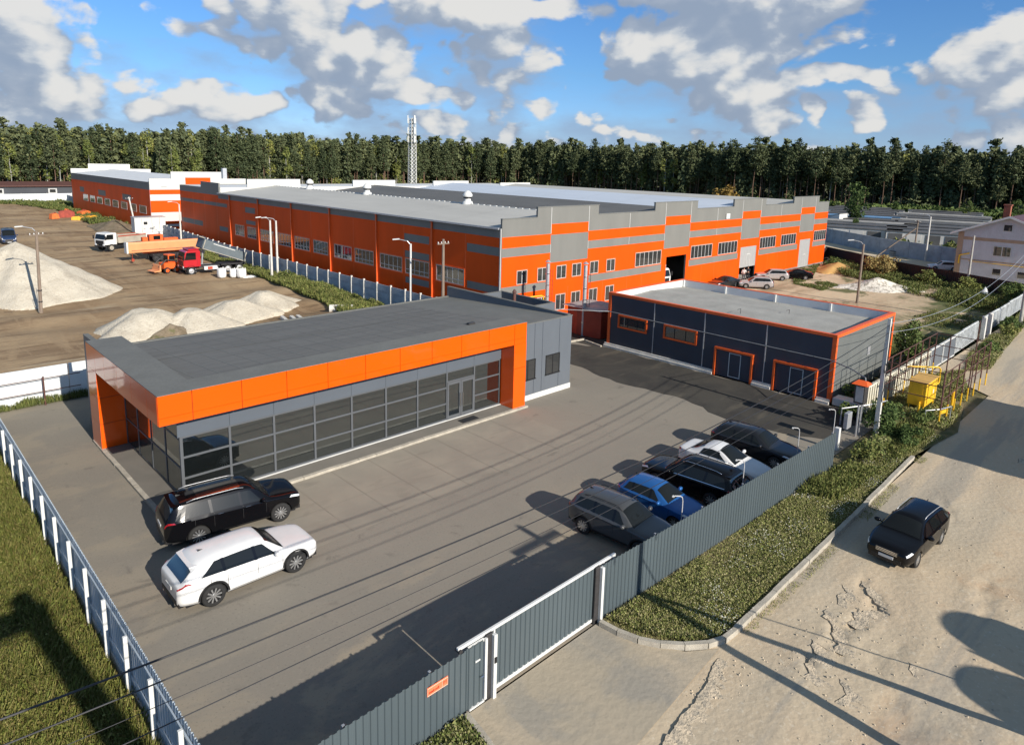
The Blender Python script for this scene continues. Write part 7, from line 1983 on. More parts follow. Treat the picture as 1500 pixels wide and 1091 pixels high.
# ------------------------------------------------------------------ gas rack, cabinet, meter box by the road
def gas_cabinet():
    t = thing('gas_cabinet', 'yellow gas regulator cabinet on legs beside the road fence', 'cabinet', (48.0, 11.6, 0))
    MB().cbox(46.9, 11.1, .45, 49.2, 12.1, 1.95, .02).build('body', YELLOW, t)
    MB().box(46.85, 11.05, 1.955, 49.25, 12.15, 2.0).build('lid', mat('faded_yellow_lid', (.60, .36, .10), rough=.7, var=.15), t)
    MB().box(46.885, 11.3, .6, 46.899, 11.9, 1.8).box(47.2, 11.085, .6, 48.0, 11.099, 1.8).box(48.05, 11.085, .6, 48.9, 11.099, 1.8).build('door', YELLOW, t)
    for x in (47.0, 49.1):
        for y in (11.2, 12.0): MB().cyl((x, y, 0), (x, y, .46), .04, n=6).build('leg', YELLOW, t)
    MB().box(48.3, 11.07, 1.05, 48.5, 11.086, 1.3).build('notice', PLATE, t)
gas_cabinet()
def gas_cage():
    t = thing('pipe_cage', 'tall open cage of brown steel posts with yellow feet around the gas cabinet', 'cage', (45, 9.8, 0))
    xs = [45.6, 47.2, 48.8, 50.4, 52.0, 53.6, 55.2, 57.0]; H = 3.15
    for y in (9.95, 13.3):
        for x in xs:
            MB().cyl((x, y, .9), (x, y, H), .04, n=6).build('post', RUST, t)
            MB().cyl((x, y, 0), (x, y, .9), .042, n=6).build('post_foot', YELLOW, t)
        for z in (1.5, 2.3, H): MB().tube([(xs[0], y, z), (xs[-1], y, z)], .03, 5).build('rail', RUST, t)
    for x in (xs[0], xs[-1]):
        for z in (1.5, 2.3, H): MB().tube([(x, 9.95, z), (x, 13.3, z)], .03, 5).build('rail', RUST, t)
    for x in (46.4, 53.4): MB().cyl((x, 10.1, 0), (x, 10.1, 5.2), .035, n=6).build('lightning_rod', RUST, t)
    g = tag(MB().tube([(49.2, 11.7, 1.0), (51.2, 11.5, 1.0), (51.3, 11.5, 1.1), (51.3, 11.5, 1.95), (51.2, 11.6, 2.08), (49.4, 13.0, 2.15)], .055, 8)
            .build('gas_pipe', YELLOW), 'bent yellow gas pipes joined to the yellow cabinet', 'pipe')
    for pp, r_ in (([(45.0, 12.9, .0), (45.0, 12.9, 1.0)], .06), ([(46.9, 11.4, .7), (46.1, 11.2, .7), (46.1, 11.2, .02)], .06), ([(49.9, 10.3, .02), (49.9, 10.3, 1.0), (50.0, 10.2, 1.15)], .08)): MB().tube(pp, r_, 8).build('pipe_branch', YELLOW, g)
    b = thing('warning_board', 'low pipe barrier with a small yellow board before the gas cabinet', 'barrier', (46.0, 10.2, 0))
    MB().tube([(45.2, 10.6, 0), (45.2, 10.6, .8), (45.8, 10.0, .9), (46.9, 9.7, .9), (46.9, 9.7, 0)], .035, 6).build('rail', STEEL, b)
    MB().obox((46.1, 9.88, .72), (.55, .02, .22), R(-14)).build('board', YELLOW, b)
gas_cage()
def meter_box():
    t = thing('meter_cabinet', 'grey meter cabinet with a bright orange roof beside the concrete pole', 'cabinet', (40.0, 12.5, 0))
    MB().cbox(39.7, 12.35, 1.95, 40.3, 12.9, 3.05, .02).build('body', STEEL_D, t)
    MB().add([(39.55, 12.2, 3.06), (40.45, 12.2, 3.06), (40.45, 13.05, 3.06), (39.55, 13.05, 3.06), (40.0, 12.42, 3.26), (40.0, 12.83, 3.26)], [(0, 1, 4), (1, 2, 5, 4), (2, 3, 5), (3, 0, 4, 5), (3, 2, 1, 0)]).build('roof', ORANGE_D, t)
    for x in (39.78, 40.22): MB().cyl((x, 12.6, 0), (x, 12.6, 1.95), .05, n=6).build('leg', STEEL, t)
    MB().box(39.685, 12.42, 2.05, 39.698, 12.82, 2.95).build('door', STEEL, t)
meter_box()
def gooseneck(x, y, h, label, dirx, rz=0.0):
    t = tag(MB().tube([(x, y, 0), (x, y, h-.25), (x+.05*dirx, y, h-.08), (x+.15*dirx, y+.03, h), (x+.42*dirx, y+.12, h+.06)], .022, 7).build('lamp_post', mat('white_pipe', (.48, .48, .47), rough=.45, var=.05) if 'white_pipe' not in D.materials else D.materials['white_pipe']), label, 'lamp post', 'short lamp posts inside the teal fence')
    MB().obox((x+.46*dirx, y+.14, h+.05), (.12, .07, .04), R(18)).build('lamp_head', WHITE, t)
gooseneck(35.9, 12.45, 2.6, 'bent white lamp post behind the fence, closest to the garage gates', -1)
gooseneck(31.9, 12.6, 2.6, 'bent white lamp post in front of the dark crossover', -1)
gooseneck(26.55, 12.65, 2.55, 'bent white lamp post in front of the glossy black suv', -1)
gooseneck(21.9, 12.75, 2.45, 'bent white lamp post in front of the blue hatchback', -1)
def dog_rail():
    t = thing('ramp_railing', 'thin dark railing along the grey end wall of the garage', 'railing', (46, 14.4, 0))
    for x in (45.0, 47.2, 49.4, 51.6, 53.8): MB().cyl((x, 14.6, 0), (x, 14.6, 1.7), .03, n=6).build('post', STEEL_D, t)
    for z in (.95, 1.68): MB().tube([(44.6, 14.6, z), (54.5, 14.6, z)], .025, 5).build('rail', STEEL_D, t)
    t = thing('pipe_barrier', 'grey pipe barrier and boxes between the garage corner and the teal fence', 'barrier', (41.5, 13.4, 0))
    MB().tube([(41.0, 13.9, 0), (41.0, 13.9, 1.0), (42.5, 12.9, 1.15), (44.0, 12.4, 1.2)], .045, 6).build('rail', STEEL, t)
    MB().cbox(36.9, 12.5, .0, 37.15, 12.75, 1.25, .01).build('white_bollard', WHITE, t)
    MB().cbox(38.0, 12.5, .9, 38.6, 12.72, 1.8, .02).build('meter_box', STEEL, t)
    MB().cbox(44.15, 14.0, 0, 45.1, 15.6, .5, .03).build('ramp_block', CONC_W, t)
dog_rail()
for i, (x, y, lab) in enumerate(((50.6, 16.4, 'left white vent stub standing in the lot behind the garage'), (61.5, 16.6, 'right white vent stub standing in the lot behind the garage'))):
    tag(MB().tube([(x, y, 0), (x, y, 1.5), (x-.12, y, 1.66), (x-.3, y, 1.62)], .09, 8).build('vent_stub', WHITE), lab, 'vent', 'white vent stubs behind the garage')

# telecom mast
def mast():
    bx, by = 186.0, 256.0
    t = thing('telecom_mast', 'white lattice telecom mast with panel antennas rising over the forest', 'mast', (bx, by, 0))
    H = 32.5; w0, w1 = 1.35, 1.1
    def leg(i, z):
        f = z/H; w = w0+(w1-w0)*f; return (bx+(w if i in (1, 2) else -w), by+(w if i in (2, 3) else -w), z)
    for i in range(4): MB().cyl(leg(i, 0), leg(i, H), .17, .14, n=5).build('leg', WHITE, t)
    br = MB(); n = 20
    for k in range(n):
        z0, z1 = H*k/n, H*(k+1)/n
        for i in range(4):
            j = (i+1) % 4
            br.cyl(leg(i, z0), leg(j, z1), .09, n=4); br.cyl(leg(j, z0), leg(i, z1), .09, n=4); br.cyl(leg(i, z1), leg(j, z1), .05, n=4)
    br.build('lattice', WHITE, t)
    MB().cyl((bx, by, 20), (bx, by, H), .35, n=8).build('cable_bundle', STEEL_D, t)
    for z in (22.2, 26.0, 30.8):
        for a in (.4, 2.5, 4.6):
            x, y = bx+1.9*math.cos(a), by+1.9*math.sin(a)
            MB().obox((x, y, z+1.2), (.4, .7, 2.8 if z < 30 else 3.4), a).build('panel_antenna', WHITE, t)
            MB().cyl((bx+.7*math.cos(a), by+.7*math.sin(a), z+1.2), (x, y, z+1.2), .05, n=4).build('antenna_arm', STEEL, t)
    MB().box(bx-1.3, by-1.3, 21.4, bx+1.3, by+1.3, 21.6).build('platform', STEEL_D, t)
mast()

# ------------------------------------------------------------------ people at the hall gate
SKIN = mat('skin', (.50, .30, .21), rough=.6, var=.08); HAIR = mat('dark_hair', (.03, .022, .018), rough=.8)
def person(label, x, y, rz, top_m, trouser_m, arm_pose, z=.02):
    t = thing('person', label, 'person', (x, y, z), rz, 'two men talking at the hall gate')
    def skin_obj(name, nodes, edges, m, parent):
        me = D.meshes.new(name); me.from_pydata([n_[:3] for n_ in nodes], edges, []); me.materials.append(m)
        o = D.objects.new(name, me); COL.objects.link(o); o.parent = parent; KIDS.setdefault(parent.name, []).append(o)
        sk = o.modifiers.new('skin', 'SKIN')
        for i, n_ in enumerate(nodes):
            d = me.skin_vertices[0].data[i]; d.radius = (n_[3], n_[4] if len(n_) > 4 else n_[3])
        me.skin_vertices[0].data[0].use_root = True
        s = o.modifiers.new('sub', 'SUBSURF'); s.levels = 1; s.render_levels = 2
        return o
    n = [(0, 0, .95, .15, .11), (0, 0, 1.15, .14, .10), (0, 0, 1.36, .17, .11), (0, 0, 1.47, .07, .07), (0, .01, 1.56, .055), (0, .03, 1.66, .085, .10), (0, .03, 1.74, .07, .08),
         (.19, 0, 1.40, .065), (-.19, 0, 1.40, .065)]
    e = [(0, 1), (1, 2), (2, 3), (3, 4), (4, 5), (5, 6), (2, 7), (2, 8)]
    for s, (ex, ey, ez, hx, hy, hz) in zip((1, -1), arm_pose):
        b = len(n); n += [(s*ex, ey, ez, .048), (s*hx, hy, hz, .034), (s*hx*.97, hy+.06, hz-.05, .038, .02)]
        e += [(7 if s > 0 else 8, b), (b, b+1), (b+1, b+2)]
    for s, st in ((1, .08), (-1, -.06)):
        b = len(n); n += [(s*.10, .01, .88, .095), (s*.11, st*.6+.02, .48, .068), (s*.115, st, .09, .048), (s*.12, st+.16, .045, .045, .035)]
        e += [(0, b), (b, b+1), (b+1, b+2), (b+2, b+3)]
    body = skin_obj('body', n, e, SKIN, t)
    sh = [(0, 0, .97, .175, .13), (0, 0, 1.15, .165, .12), (0, 0, 1.36, .19, .13), (0, .0, 1.46, .09), (.20, 0, 1.40, .085), (-.20, 0, 1.40, .085)]
    se = [(0, 1), (1, 2), (2, 3), (2, 4), (2, 5)]
    for s, (ex, ey, ez, hx, hy, hz) in zip((1, -1), arm_pose):
        b = len(sh); sh += [(s*ex, ey, ez, .068), (s*(hx*.8+ex*.2), hy*.8+ey*.2, hz*.8+ez*.2, .052)]; se += [(4 if s > 0 else 5, b), (b, b+1)]
    skin_obj('jacket', sh, se, top_m, t)
    tr = [(0, 0, .95, .165, .125)]; te = []
    for s, st in ((1, .08), (-1, -.06)):
        b = len(tr); tr += [(s*.10, .01, .86, .115), (s*.11, st*.6+.02, .48, .085), (s*.115, st, .10, .07)]; te += [(0, b), (b, b+1), (b+1, b+2)]
    skin_obj('trousers', tr, te, trouser_m, t)
    hr = MB()
    def f(a, b_):
        th, ph = a*2*math.pi, b_*math.pi*.5
        return (.105*math.cos(ph)*math.cos(th), .015+.12*math.cos(ph)*math.sin(th)-.02, 1.69+.12*math.sin(ph))
    hr.grid(f, 12, 5); hr.build('hair', HAIR, t, smooth=True, world=False)
    for s in (1, -1):
        stp = .08 if s > 0 else -.06
        MB().cbox(s*.12-.055, stp-.07, 0, s*.12+.055, stp+.23, .085, .02).build('shoe', BLACKISH, t, world=False)
    fc = MB(); fc.add([(-.014, .125, 1.63), (.014, .125, 1.63), (0, .155, 1.635), (0, .125, 1.68)], [(0, 1, 2), (0, 2, 3), (1, 3, 2)]); fc.build('nose', SKIN, body, world=False)
    ey = MB()
    for s in (1, -1): ey.obox((s*.035, .128, 1.675), (.022, .012, .012)); 
    ey.box(-.025, .118, 1.585, .025, .128, 1.592); ey.build('face_feature', HAIR, body, world=False)
person('man in a pale shirt standing at the left side of the half open gate', 84.9, 42.9, R(-60), mat('pale_shirt', (.62, .62, .60), rough=.85), mat('grey_trousers', (.08, .08, .09), rough=.9), ((.27, .10, 1.14, .16, .32, 1.12), (.27, -.02, 1.12, .25, .06, .88)))
person('man in dark clothes standing on the right, facing the man in the pale shirt', 86.4, 43.1, R(100), mat('dark_jacket', (.03, .035, .045), rough=.85), mat('dark_trousers', (.025, .025, .03), rough=.9), ((.27, .04, 1.12, .22, .18, .90), (.26, .12, 1.15, .10, .30, 1.10)))

# ------------------------------------------------------------------ vegetation
PINE = leaf_mat('pine_needles', [(.050, .068, .034), (.082, .102, .046), (.115, .132, .058), (.064, .086, .046)])
LEAF_Y = leaf_mat('birch_leaves', [(.11, .145, .04), (.18, .205, .055), (.14, .165, .045), (.22, .215, .06)])
LEAF_G = leaf_mat('broad_leaves', [(.05, .085, .025), (.09, .13, .035), (.13, .165, .05)])
LEAF_A = leaf_mat('autumn_leaves', [(.20, .13, .035), (.27, .17, .04), (.16, .12, .04)])
GRASS_G = leaf_mat('verge_weeds', [(.11, .14, .038), (.175, .205, .055), (.25, .245, .09), (.32, .285, .15), (.14, .175, .048)])
GRASS_M = leaf_mat('meadow_grass', [(.085, .105, .02), (.14, .155, .03), (.20, .195, .05), (.175, .13, .05), (.11, .13, .025), (.26, .225, .085)])
GRASS_D = leaf_mat('tall_weeds', [(.08, .11, .03), (.13, .155, .04), (.18, .19, .055), (.22, .205, .08)])
FLOWER = leaf_mat('white_flower_heads', [(.55, .55, .48), (.62, .60, .52)])
REED = leaf_mat('dry_reed_leaves', [(.30, .22, .08), (.24, .17, .06), (.36, .26, .10), (.20, .17, .06)])
BARK_P = mat('pine_bark', (.15, .09, .06), rough=.95, var=.3, scale=.6)
BARK_B = mat('birch_bark', (.40, .39, .35), rough=.9, var=.25, scale=1.2)
BARK_D = mat('grey_bark', (.11, .09, .07), rough=.95, var=.3, scale=.8)
def clumps(rng, c, rad, n, size, flat=.5, up=.3):
    """n leaf quads in an ellipsoid: returns (n*4,3)"""
    d = rng.normal(size=(n, 3)); d /= np.linalg.norm(d, axis=1, keepdims=True)
    r = rng.uniform(.35, 1, n)**.6
    p = np.asarray(c)+d*r[:, None]*np.asarray(rad)
    return leaves_at(rng, p, size, up, d)
def leaves_at(rng, p, size, up=.3, nd=None):
    n = len(p)
    a = rng.normal(size=(n, 3)); 
    if nd is not None: a = a*.9+nd*.5
    a[:, 2] += up; a /= np.linalg.norm(a, axis=1, keepdims=True)
    t = rng.normal(size=(n, 3)); u = np.cross(a, t); u /= np.linalg.norm(u, axis=1, keepdims=True); v = np.cross(a, u)
    s = size*rng.uniform(.6, 1.35, n)[:, None]; k = rng.uniform(.45, .9, n)[:, None]
    j = lambda: 1+rng.uniform(-.35, .35, (n, 1))
    q = np.stack([p-u*s*j()-v*s*k*.3, p+v*s*k*-1*j(), p+u*s*j()+v*s*k*.2, p+v*s*k*j()], 1)
    return q.reshape(-1, 3)
def pine_points(rng, h, dense=1.0, hi=False):
    """layered pine crown"""
    out = []; base = h*(rng.uniform(.48, .62) if hi else rng.uniform(.26, .46)); z = base
    while z < h-.4:
        f = (z-base)/(h-base); R_ = (1-f**1.35)*rng.uniform(2.6, 4.3)*(0.55+.45*min(1, f*3.5))+.42
        k = rng.integers(4, 7); a0 = rng.uniform(0, 6.28)
        for i in range(k):
            a = a0+6.283*i/k+rng.uniform(-.4, .4); L_ = R_*rng.uniform(.6, 1.12)
            m = max(2, int(L_*2.4*dense))
            for q in range(m):
                rr = L_*(.35+.65*(q+.5)/m)
                out.append((rr*math.cos(a)+rng.normal()*.22, rr*math.sin(a)+rng.normal()*.22, z+.12*rr+rng.normal()*.16))
        z += rng.uniform(.75, 1.25)
    out += [(rng.normal()*.3, rng.normal()*.3, h-rng.uniform(0, .9)) for _ in range(6)]
    return np.array(out)
def tree_mesh(kind, seed, lod=1.0):
    rng = np.random.default_rng(seed)
    if kind in ('pine', 'bare_pine'):
        h = rng.uniform(21, 25); p = pine_points(rng, h, lod, kind == 'bare_pine'); k = 7 if lod > .9 else 3; L_ = leaves_at(rng, np.repeat(p, k, 0)+rng.normal(size=(len(p)*k, 3))*np.array([.5, .5, .28]), .33 if lod > .9 else .6, .9)
        return h, L_, (0.19, .05, h*.97), None
    if kind == 'spruce':
        h = rng.uniform(17, 22); pts = []; z = 2.0
        while z < h-.3:
            R_ = (1-(z/h))*3.1+.2
            for i in range(7):
                a = rng.uniform(0, 6.28); m = max(2, int(R_*1.8))
                for q in range(m):
                    rr = R_*(q+.6)/m; pts.append((rr*math.cos(a), rr*math.sin(a), z-.22*rr+rng.normal()*.12))
            z += .85
        p = np.array(pts); L_ = leaves_at(rng, p+rng.normal(size=p.shape)*.15, .68, .5); return h, L_, (.2, .04, h*.97), None
    if kind == 'birch':
        h = rng.uniform(17, 22); parts = []; limbs = []
        for k in range(15):
            z = rng.uniform(h*.36, h*.97); R_ = (1-abs(z/h-.6)*1.6)*2.0+.5; a = rng.uniform(0, 6.28)
            c = (R_*.6*math.cos(a), R_*.6*math.sin(a), z); limbs.append((c, z-1.2))
            parts.append(clumps(rng, c, (1.25, 1.25, 1.7), int(60*lod), .32, up=.1))
        return h, np.concatenate(parts), (.15, .04, h*.92), limbs
    # broadleaf
    h = rng.uniform(9.5, 11); parts = []; limbs = []
    for k in range(30):
        z = rng.uniform(h*.22, h*.95); R_ = math.sin(math.pi*min(1, (z/h-.12)/.95))*3.0; a = rng.uniform(0, 6.28); q = R_*rng.uniform(.3, 1)
        c = (q*math.cos(a), q*math.sin(a), z); limbs.append((c, max(1.2, z-2.0)))
        parts.append(clumps(rng, c, (1.0, 1.0, .95), int(60*lod), .24, up=.2))
    return h, np.concatenate(parts), (.2, .05, h*.85), limbs
def trunk_mesh(spec, limbs, seed):
    r0, r1, h = spec; rr = random.Random(seed); mb = MB()
    pts = [(0, 0, -.3)]; x = y = 0
    for k in range(1, 8):
        x += rr.uniform(-.12, .12); y += rr.uniform(-.12, .12); pts.append((x, y, h*k/7))
    mb.tube(pts, [r0*1.15]+[r0+(r1-r0)*k/7 for k in range(1, 8)], 6)
    for c, z in (limbs or [])[:12]: mb.tube([(0, 0, z), (c[0]*.6, c[1]*.6, (z+c[2])/2+.2), c], [.06, .045, .02], 4)
    return mb
PROTO = {}
def proto(kind, i):
    key = (kind, i)
    if key not in PROTO:
        seed = hash_seed(kind)+i
        h, L_, sp, limbs = tree_mesh(kind, seed)
        lm = {'pine': PINE, 'bare_pine': PINE, 'spruce': PINE, 'birch': LEAF_Y, 'broadleaf': LEAF_G}[kind]; bm = {'pine': BARK_P, 'bare_pine': BARK_P, 'spruce': BARK_D, 'birch': BARK_B, 'broadleaf': BARK_D}[kind]
        root = empty(kind.replace('bare_', '')+'_tree'); tr = trunk_mesh(sp, limbs, seed).build('trunk', bm, root, world=False)
        cr = quads_mesh('crown', L_, [lm], parent=root)
        PROTO[key] = [root, False, h, L_, sp]
    return PROTO[key]
def hash_seed(s): return sum(ord(c)*(i+3) for i, c in enumerate(s))
def plant_tree(kind, i, x, y, s, rz, label, group, cat='tree'):
    P_ = proto(kind, i)
    if not P_[1]: o = P_[0]; P_[1] = True
    else: o = copy_tree(P_[0])
    o.location = (x, y, -.45 if group == 'forest edge trees' else 0); o.scale = (s, s, s*1.0); o.rotation_euler = (0, 0, rz)
    return tag(o, label, cat, group)
# edge of the forest: an arc around the site
EDGE = [(-70, 262), (-10, 280), (39, 284), (81, 284), (140, 294), (205, 296), (235, 288), (253, 272), (263, 245), (268, 200), (272, 133), (288, 82), (295, 46), (300, 5), (298, -40)]
def along(d):
    for a, b in zip(EDGE[:-1], EDGE[1:]):
        L_ = math.hypot(b[0]-a[0], b[1]-a[1])
        if d <= L_ or b == EDGE[-1]:
            t = d/L_; return (a[0]+(b[0]-a[0])*t, a[1]+(b[1]-a[1])*t), ((b[1]-a[1])/L_*-1, (b[0]-a[0])/L_)
        d -= L_
TOT = sum(math.hypot(b[0]-a[0], b[1]-a[1]) for a, b in zip(EDGE[:-1], EDGE[1:]))
def forest():
    rr = random.Random(42)
    zone_txt = [(.20, 'forest edge behind the second hall'), (.36, 'forest edge near the telecom mast'), (.58, 'forest edge behind the hall roofs'), (.80, 'forest edge behind the lockup garages'), (1.1, 'forest edge behind the brick house')]
    n = 285; labels = {'pine': 'tall dark pine in the ', 'bare_pine': 'tall pine with a long bare trunk in the ', 'spruce': 'dark pointed spruce in the ', 'birch': 'yellow green birch in the '}
    for k in range(n):
        d = 40+(TOT-60)*(k+rr.uniform(-.3, .3))/n; d = min(max(d, 0), TOT-1)
        (x, y), (nx, ny) = along(d)
        f = d/TOT
        nx, ny = x/math.hypot(x, y), y/math.hypot(x, y)
        dep = rr.choice((0, 2.5, 6, 10))+rr.uniform(-1.5, 1.5)
        q = rr.random()
        pb = .42 if f < .20 else (.30 if f < .38 else (.16 if f < .5 else .05))
        kind = 'birch' if q < pb else ('spruce' if q > .90 else 'pine')
        if kind == 'pine' and rr.random() < (.75 if f > .52 else .15): kind = 'bare_pine'
        sc = rr.uniform(.82, 1.07)*(.98 if f < .25 else 1.03)
        z = next(t for a, t in zone_txt if f <= a)
        plant_tree(kind, rr.randrange(6 if 'pine' in kind else 3), x+nx*dep, y+ny*dep, sc, rr.uniform(0, 6.28), labels[kind]+z, 'forest edge trees')
    # the closed wood behind reads as one mass
    rng = np.random.default_rng(9); Ls, tr = [], MB(); mi = []
    small = []
    for s_ in range(7):
        h, L_, sp, limbs = tree_mesh('pine' if s_ < 4 else ('birch' if s_ < 6 else 'spruce'), 900+s_, .55); small.append((L_, h, s_))
    for row in range(14):
        dep = 5+row*4.6+row*row*.6; step = 3.6+row*.45
        d = 10.0
        while d < TOT-5:
            (x, y), _ = along(d); nx, ny = x/math.hypot(x, y), y/math.hypot(x, y)
            f = d/TOT
            cand = [0, 1, 2, 3, 6] if rng.random() > (.34 if f < .38 else .08) else [4, 5]
            L_, h, s_ = small[cand[rng.integers(len(cand))]]
            if row > 4: L_ = L_.reshape(-1, 4, 3); L_ = L_[L_[:, :, 2].mean(1) > h*.62].reshape(-1, 3)
            px, py = x+nx*(dep+rng.uniform(-2, 2))+rng.uniform(-1, 1), y+ny*(dep+rng.uniform(-2, 2))
            sc = rng.uniform(.92, 1.10)*(1.0 if f < .25 else 1.04); a = rng.uniform(0, 6.28); c, s = math.cos(a), math.sin(a)
            Q = np.stack([(L_[:, 0]*c-L_[:, 1]*s)*sc+px, (L_[:, 0]*s+L_[:, 1]*c)*sc+py, L_[:, 2]*sc], 1)
            Ls.append(Q); mi.append(np.full(len(Q)//4, 1 if s_ in (4, 5) else 0))
            if row < 5:
                b0 = len(tr.v); tr.cyl((px, py, 0), (px, py, h*.8*sc), .2, .12, n=5, m=1 if s_ in (4, 5) else 0, caps=False)
            d += step*rng.uniform(.75, 1.3)
    # undergrowth that closes the trunk zone
    for k in range(1200):
        d = rng.uniform(0, TOT); (x, y), _ = along(d); nx, ny = x/math.hypot(x, y), y/math.hypot(x, y)
        dep = rng.uniform(12, 60)
        Ls.append(clumps(rng, (x+nx*dep, y+ny*dep, rng.uniform(1, 9)), (2.4, 2.4, 3), 12, 1.1)); mi.append(np.full(12, 0))
        if d/TOT < .55 and k % 2 == 0:
            dep = rng.uniform(1, 14); Ls.append(clumps(rng, (x+nx*dep, y+ny*dep, rng.uniform(.8, 5.5)), (2.2, 2.2, 2.4), 46, .5)); mi.append(np.full(46, int(rng.random() < .4)))
    o = quads_mesh('forest', np.concatenate(Ls), [PINE, LEAF_Y], np.concatenate(mi)); o['kind'] = 'stuff'
    t = tr.build('forest_trunks', [BARK_P, BARK_B]); t['kind'] = 'stuff'
forest()
plant_tree('broadleaf', 0, 192, 67, 1.1, 0, 'lone leafy green tree standing among the lockup garages', None)
for i, (x, y, s, lab) in enumerate(((251, 55, .62, 'bushy small tree at the right forest foot'), (246, 74, .5, 'yellowish bush before the forest behind the garages'), (238, 40, .75, 'leafy small tree right of the garages'), (150, 22, .62, 'green tree behind the brick house roof'), (258, 92, .55, 'low leafy tree behind the back lockup row'), (172, 60, .35, 'low bush between the front lockup garages'))):
    plant_tree('broadleaf', 1+i % 2, x, y, s, i*1.3, lab, 'small trees by the lockup garages')
def autumn_tree():
    rng = np.random.default_rng(77); t = thing('autumn_tree', 'orange yellow autumn tree just behind the pale hall roof', 'tree', (196, 108, 0))
    parts = [clumps(rng, (rng.uniform(-5, 5), rng.uniform(-3, 3), rng.uniform(3.5, 8)), (1.6, 1.6, 1.4), 70, .4) for _ in range(24)]
    quads_mesh('crown', np.concatenate(parts), [LEAF_A], parent=t)
    tm = MB()
    for k in range(7): tm.tube([(rng.uniform(-1, 1), 0, 0), (rng.uniform(-2, 2), 0, 3), (rng.uniform(-4, 4), rng.uniform(-2, 2), 6.5)], [.16, .1, .03], 5)
    tm.build('trunk', BARK_D, t, world=False)
autumn_tree()

def blades(rng, P, hmin, hmax, wmin, wmax, lean=.5, hs=None):
    """one bent blade (quad) per point: broad at the middle"""
    n = len(P); a = rng.uniform(0, 6.283, n); L_ = rng.uniform(0, lean, n)
    h = rng.uniform(hmin, hmax, n) if hs is None else hs*rng.uniform(.6, 1.2, n)
    w = rng.uniform(wmin, wmax, n)
    dx, dy = np.cos(a), np.sin(a); b = a+rng.uniform(-.9, .9, n)+1.57; ux, uy = np.cos(b)*w, np.sin(b)*w
    x, y, z = P[:, 0], P[:, 1], P[:, 2]
    A = np.stack([x-ux*.4, y-uy*.4, z], 1); B = np.stack([x+dx*L_*h*.45-ux, y+dy*L_*h*.45-uy, z+h*.55], 1)
    C = np.stack([x+dx*L_*h, y+dy*L_*h, z+h], 1); E_ = np.stack([x+dx*L_*h*.45+ux, y+dy*L_*h*.45+uy, z+h*.6], 1)
    return np.stack([A, B, C, E_], 1).reshape(-1, 3)
def fbm2(x, y, seed, f=.6):
    r_ = np.random.default_rng(seed); v = np.zeros_like(x)
    for k in range(7):
        a = r_.uniform(0, 6.28); q = f*1.7**k
        v += np.sin(q*(x*np.cos(a)+y*np.sin(a))+r_.uniform(0, 6.28)+1.2*np.sin(q*.6*(y*np.cos(a)-x*np.sin(a))))/1.35**k
    return v/2.6
def scatter_poly(rng, poly, n):
    poly = np.array(poly); lo, hi = poly.min(0), poly.max(0); out = np.zeros((0, 2))
    while len(out) < n:
        p = rng.uniform(lo, hi, (n*2, 2)); ins = np.zeros(len(p), bool); j = len(poly)-1
        for i in range(len(poly)):
            xi, yi = poly[i]; xj, yj = poly[j]
            c = ((yi > p[:, 1]) != (yj > p[:, 1])) & (p[:, 0] < (xj-xi)*(p[:, 1]-yi)/(yj-yi+1e-12)+xi); ins ^= c; j = i
        out = np.concatenate([out, p[ins]])
    return out[:n]
def grass_patch(name, poly, n, h, w, mats, seed, z=.03, lean=.7, leafy=.0, flowers=0, hm=None, thr=-9, cat=None):
    rng = np.random.default_rng(seed); p = scatter_poly(rng, poly, n)
    d = fbm2(p[:, 0], p[:, 1], seed); keep = d > thr-rng.uniform(0, .25, n); p, d = p[keep], d[keep]
    hs = (h[0]+(h[1]-h[0])*np.clip(.5+.6*d, 0, 1)); 
    if hm is not None: hs = hs*hm(p)
    P = np.concatenate([p, np.full((len(p), 1), z)], 1)
    V = [blades(rng, P, 0, 1, w[0], w[1], lean, hs)]; mi = [np.zeros(len(p), int)]
    if leafy:
        k = int(len(p)*leafy); s = rng.integers(0, len(p), k); c = P[s].copy(); c[:, 2] += hs[s]*rng.uniform(.3, 1.0, k)
        V.append(leaves_at(rng, c+rng.normal(size=c.shape)*.04, w[1]*1.5, 1.1)); mi.append(np.zeros(k, int))
    if flowers:
        k = flowers; cl = P[rng.integers(0, len(p), max(6, k//60))]; c = cl[rng.integers(0, len(cl), k)]+rng.normal(size=(k, 3))*np.array([.35, .25, .0]); c[:, 2] = z+rng.uniform(.15, h[1]*.9, k)
        V.append(leaves_at(rng, c, .022, 3)); mi.append(np.ones(k, int))
    o = quads_mesh(name, np.concatenate(V), mats, np.concatenate(mi)); o['kind'] = 'stuff'; return o
grass_patch('verge_grass', [(16.7, 12.15), (17.0, 10.9), (17.6, 9.75), (18.7, 9.2), (28.8, 9.35), (39, 9.65), (43.5, 9.2), (43.5, 11.4), (34.3, 11.65)], 75000, (.04, .20), (.006, .02), [GRASS_G, FLOWER], 1, .05, 1.0, .6, 1500, thr=-.40)
grass_patch('verge_grass', [(16.6, 12.2), (16.8, 10.9), (17.5, 9.7), (18.7, 9.1), (28.8, 9.25), (39, 9.55), (43.5, 9.1), (43.5, 11.5), (34.3, 11.7)], 45000, (.02, .09), (.005, .016), [GRASS_G], 21, .045, 1.2, .5, 0)
grass_patch('verge_grass', [(30, 11.7), (31, 10.2), (36, 9.9), (43.5, 9.6), (43.5, 11.3), (36, 11.5)], 9000, (.12, .55), (.010, .03), [GRASS_D], 22, .045, .7, .8, 0, thr=-.2)
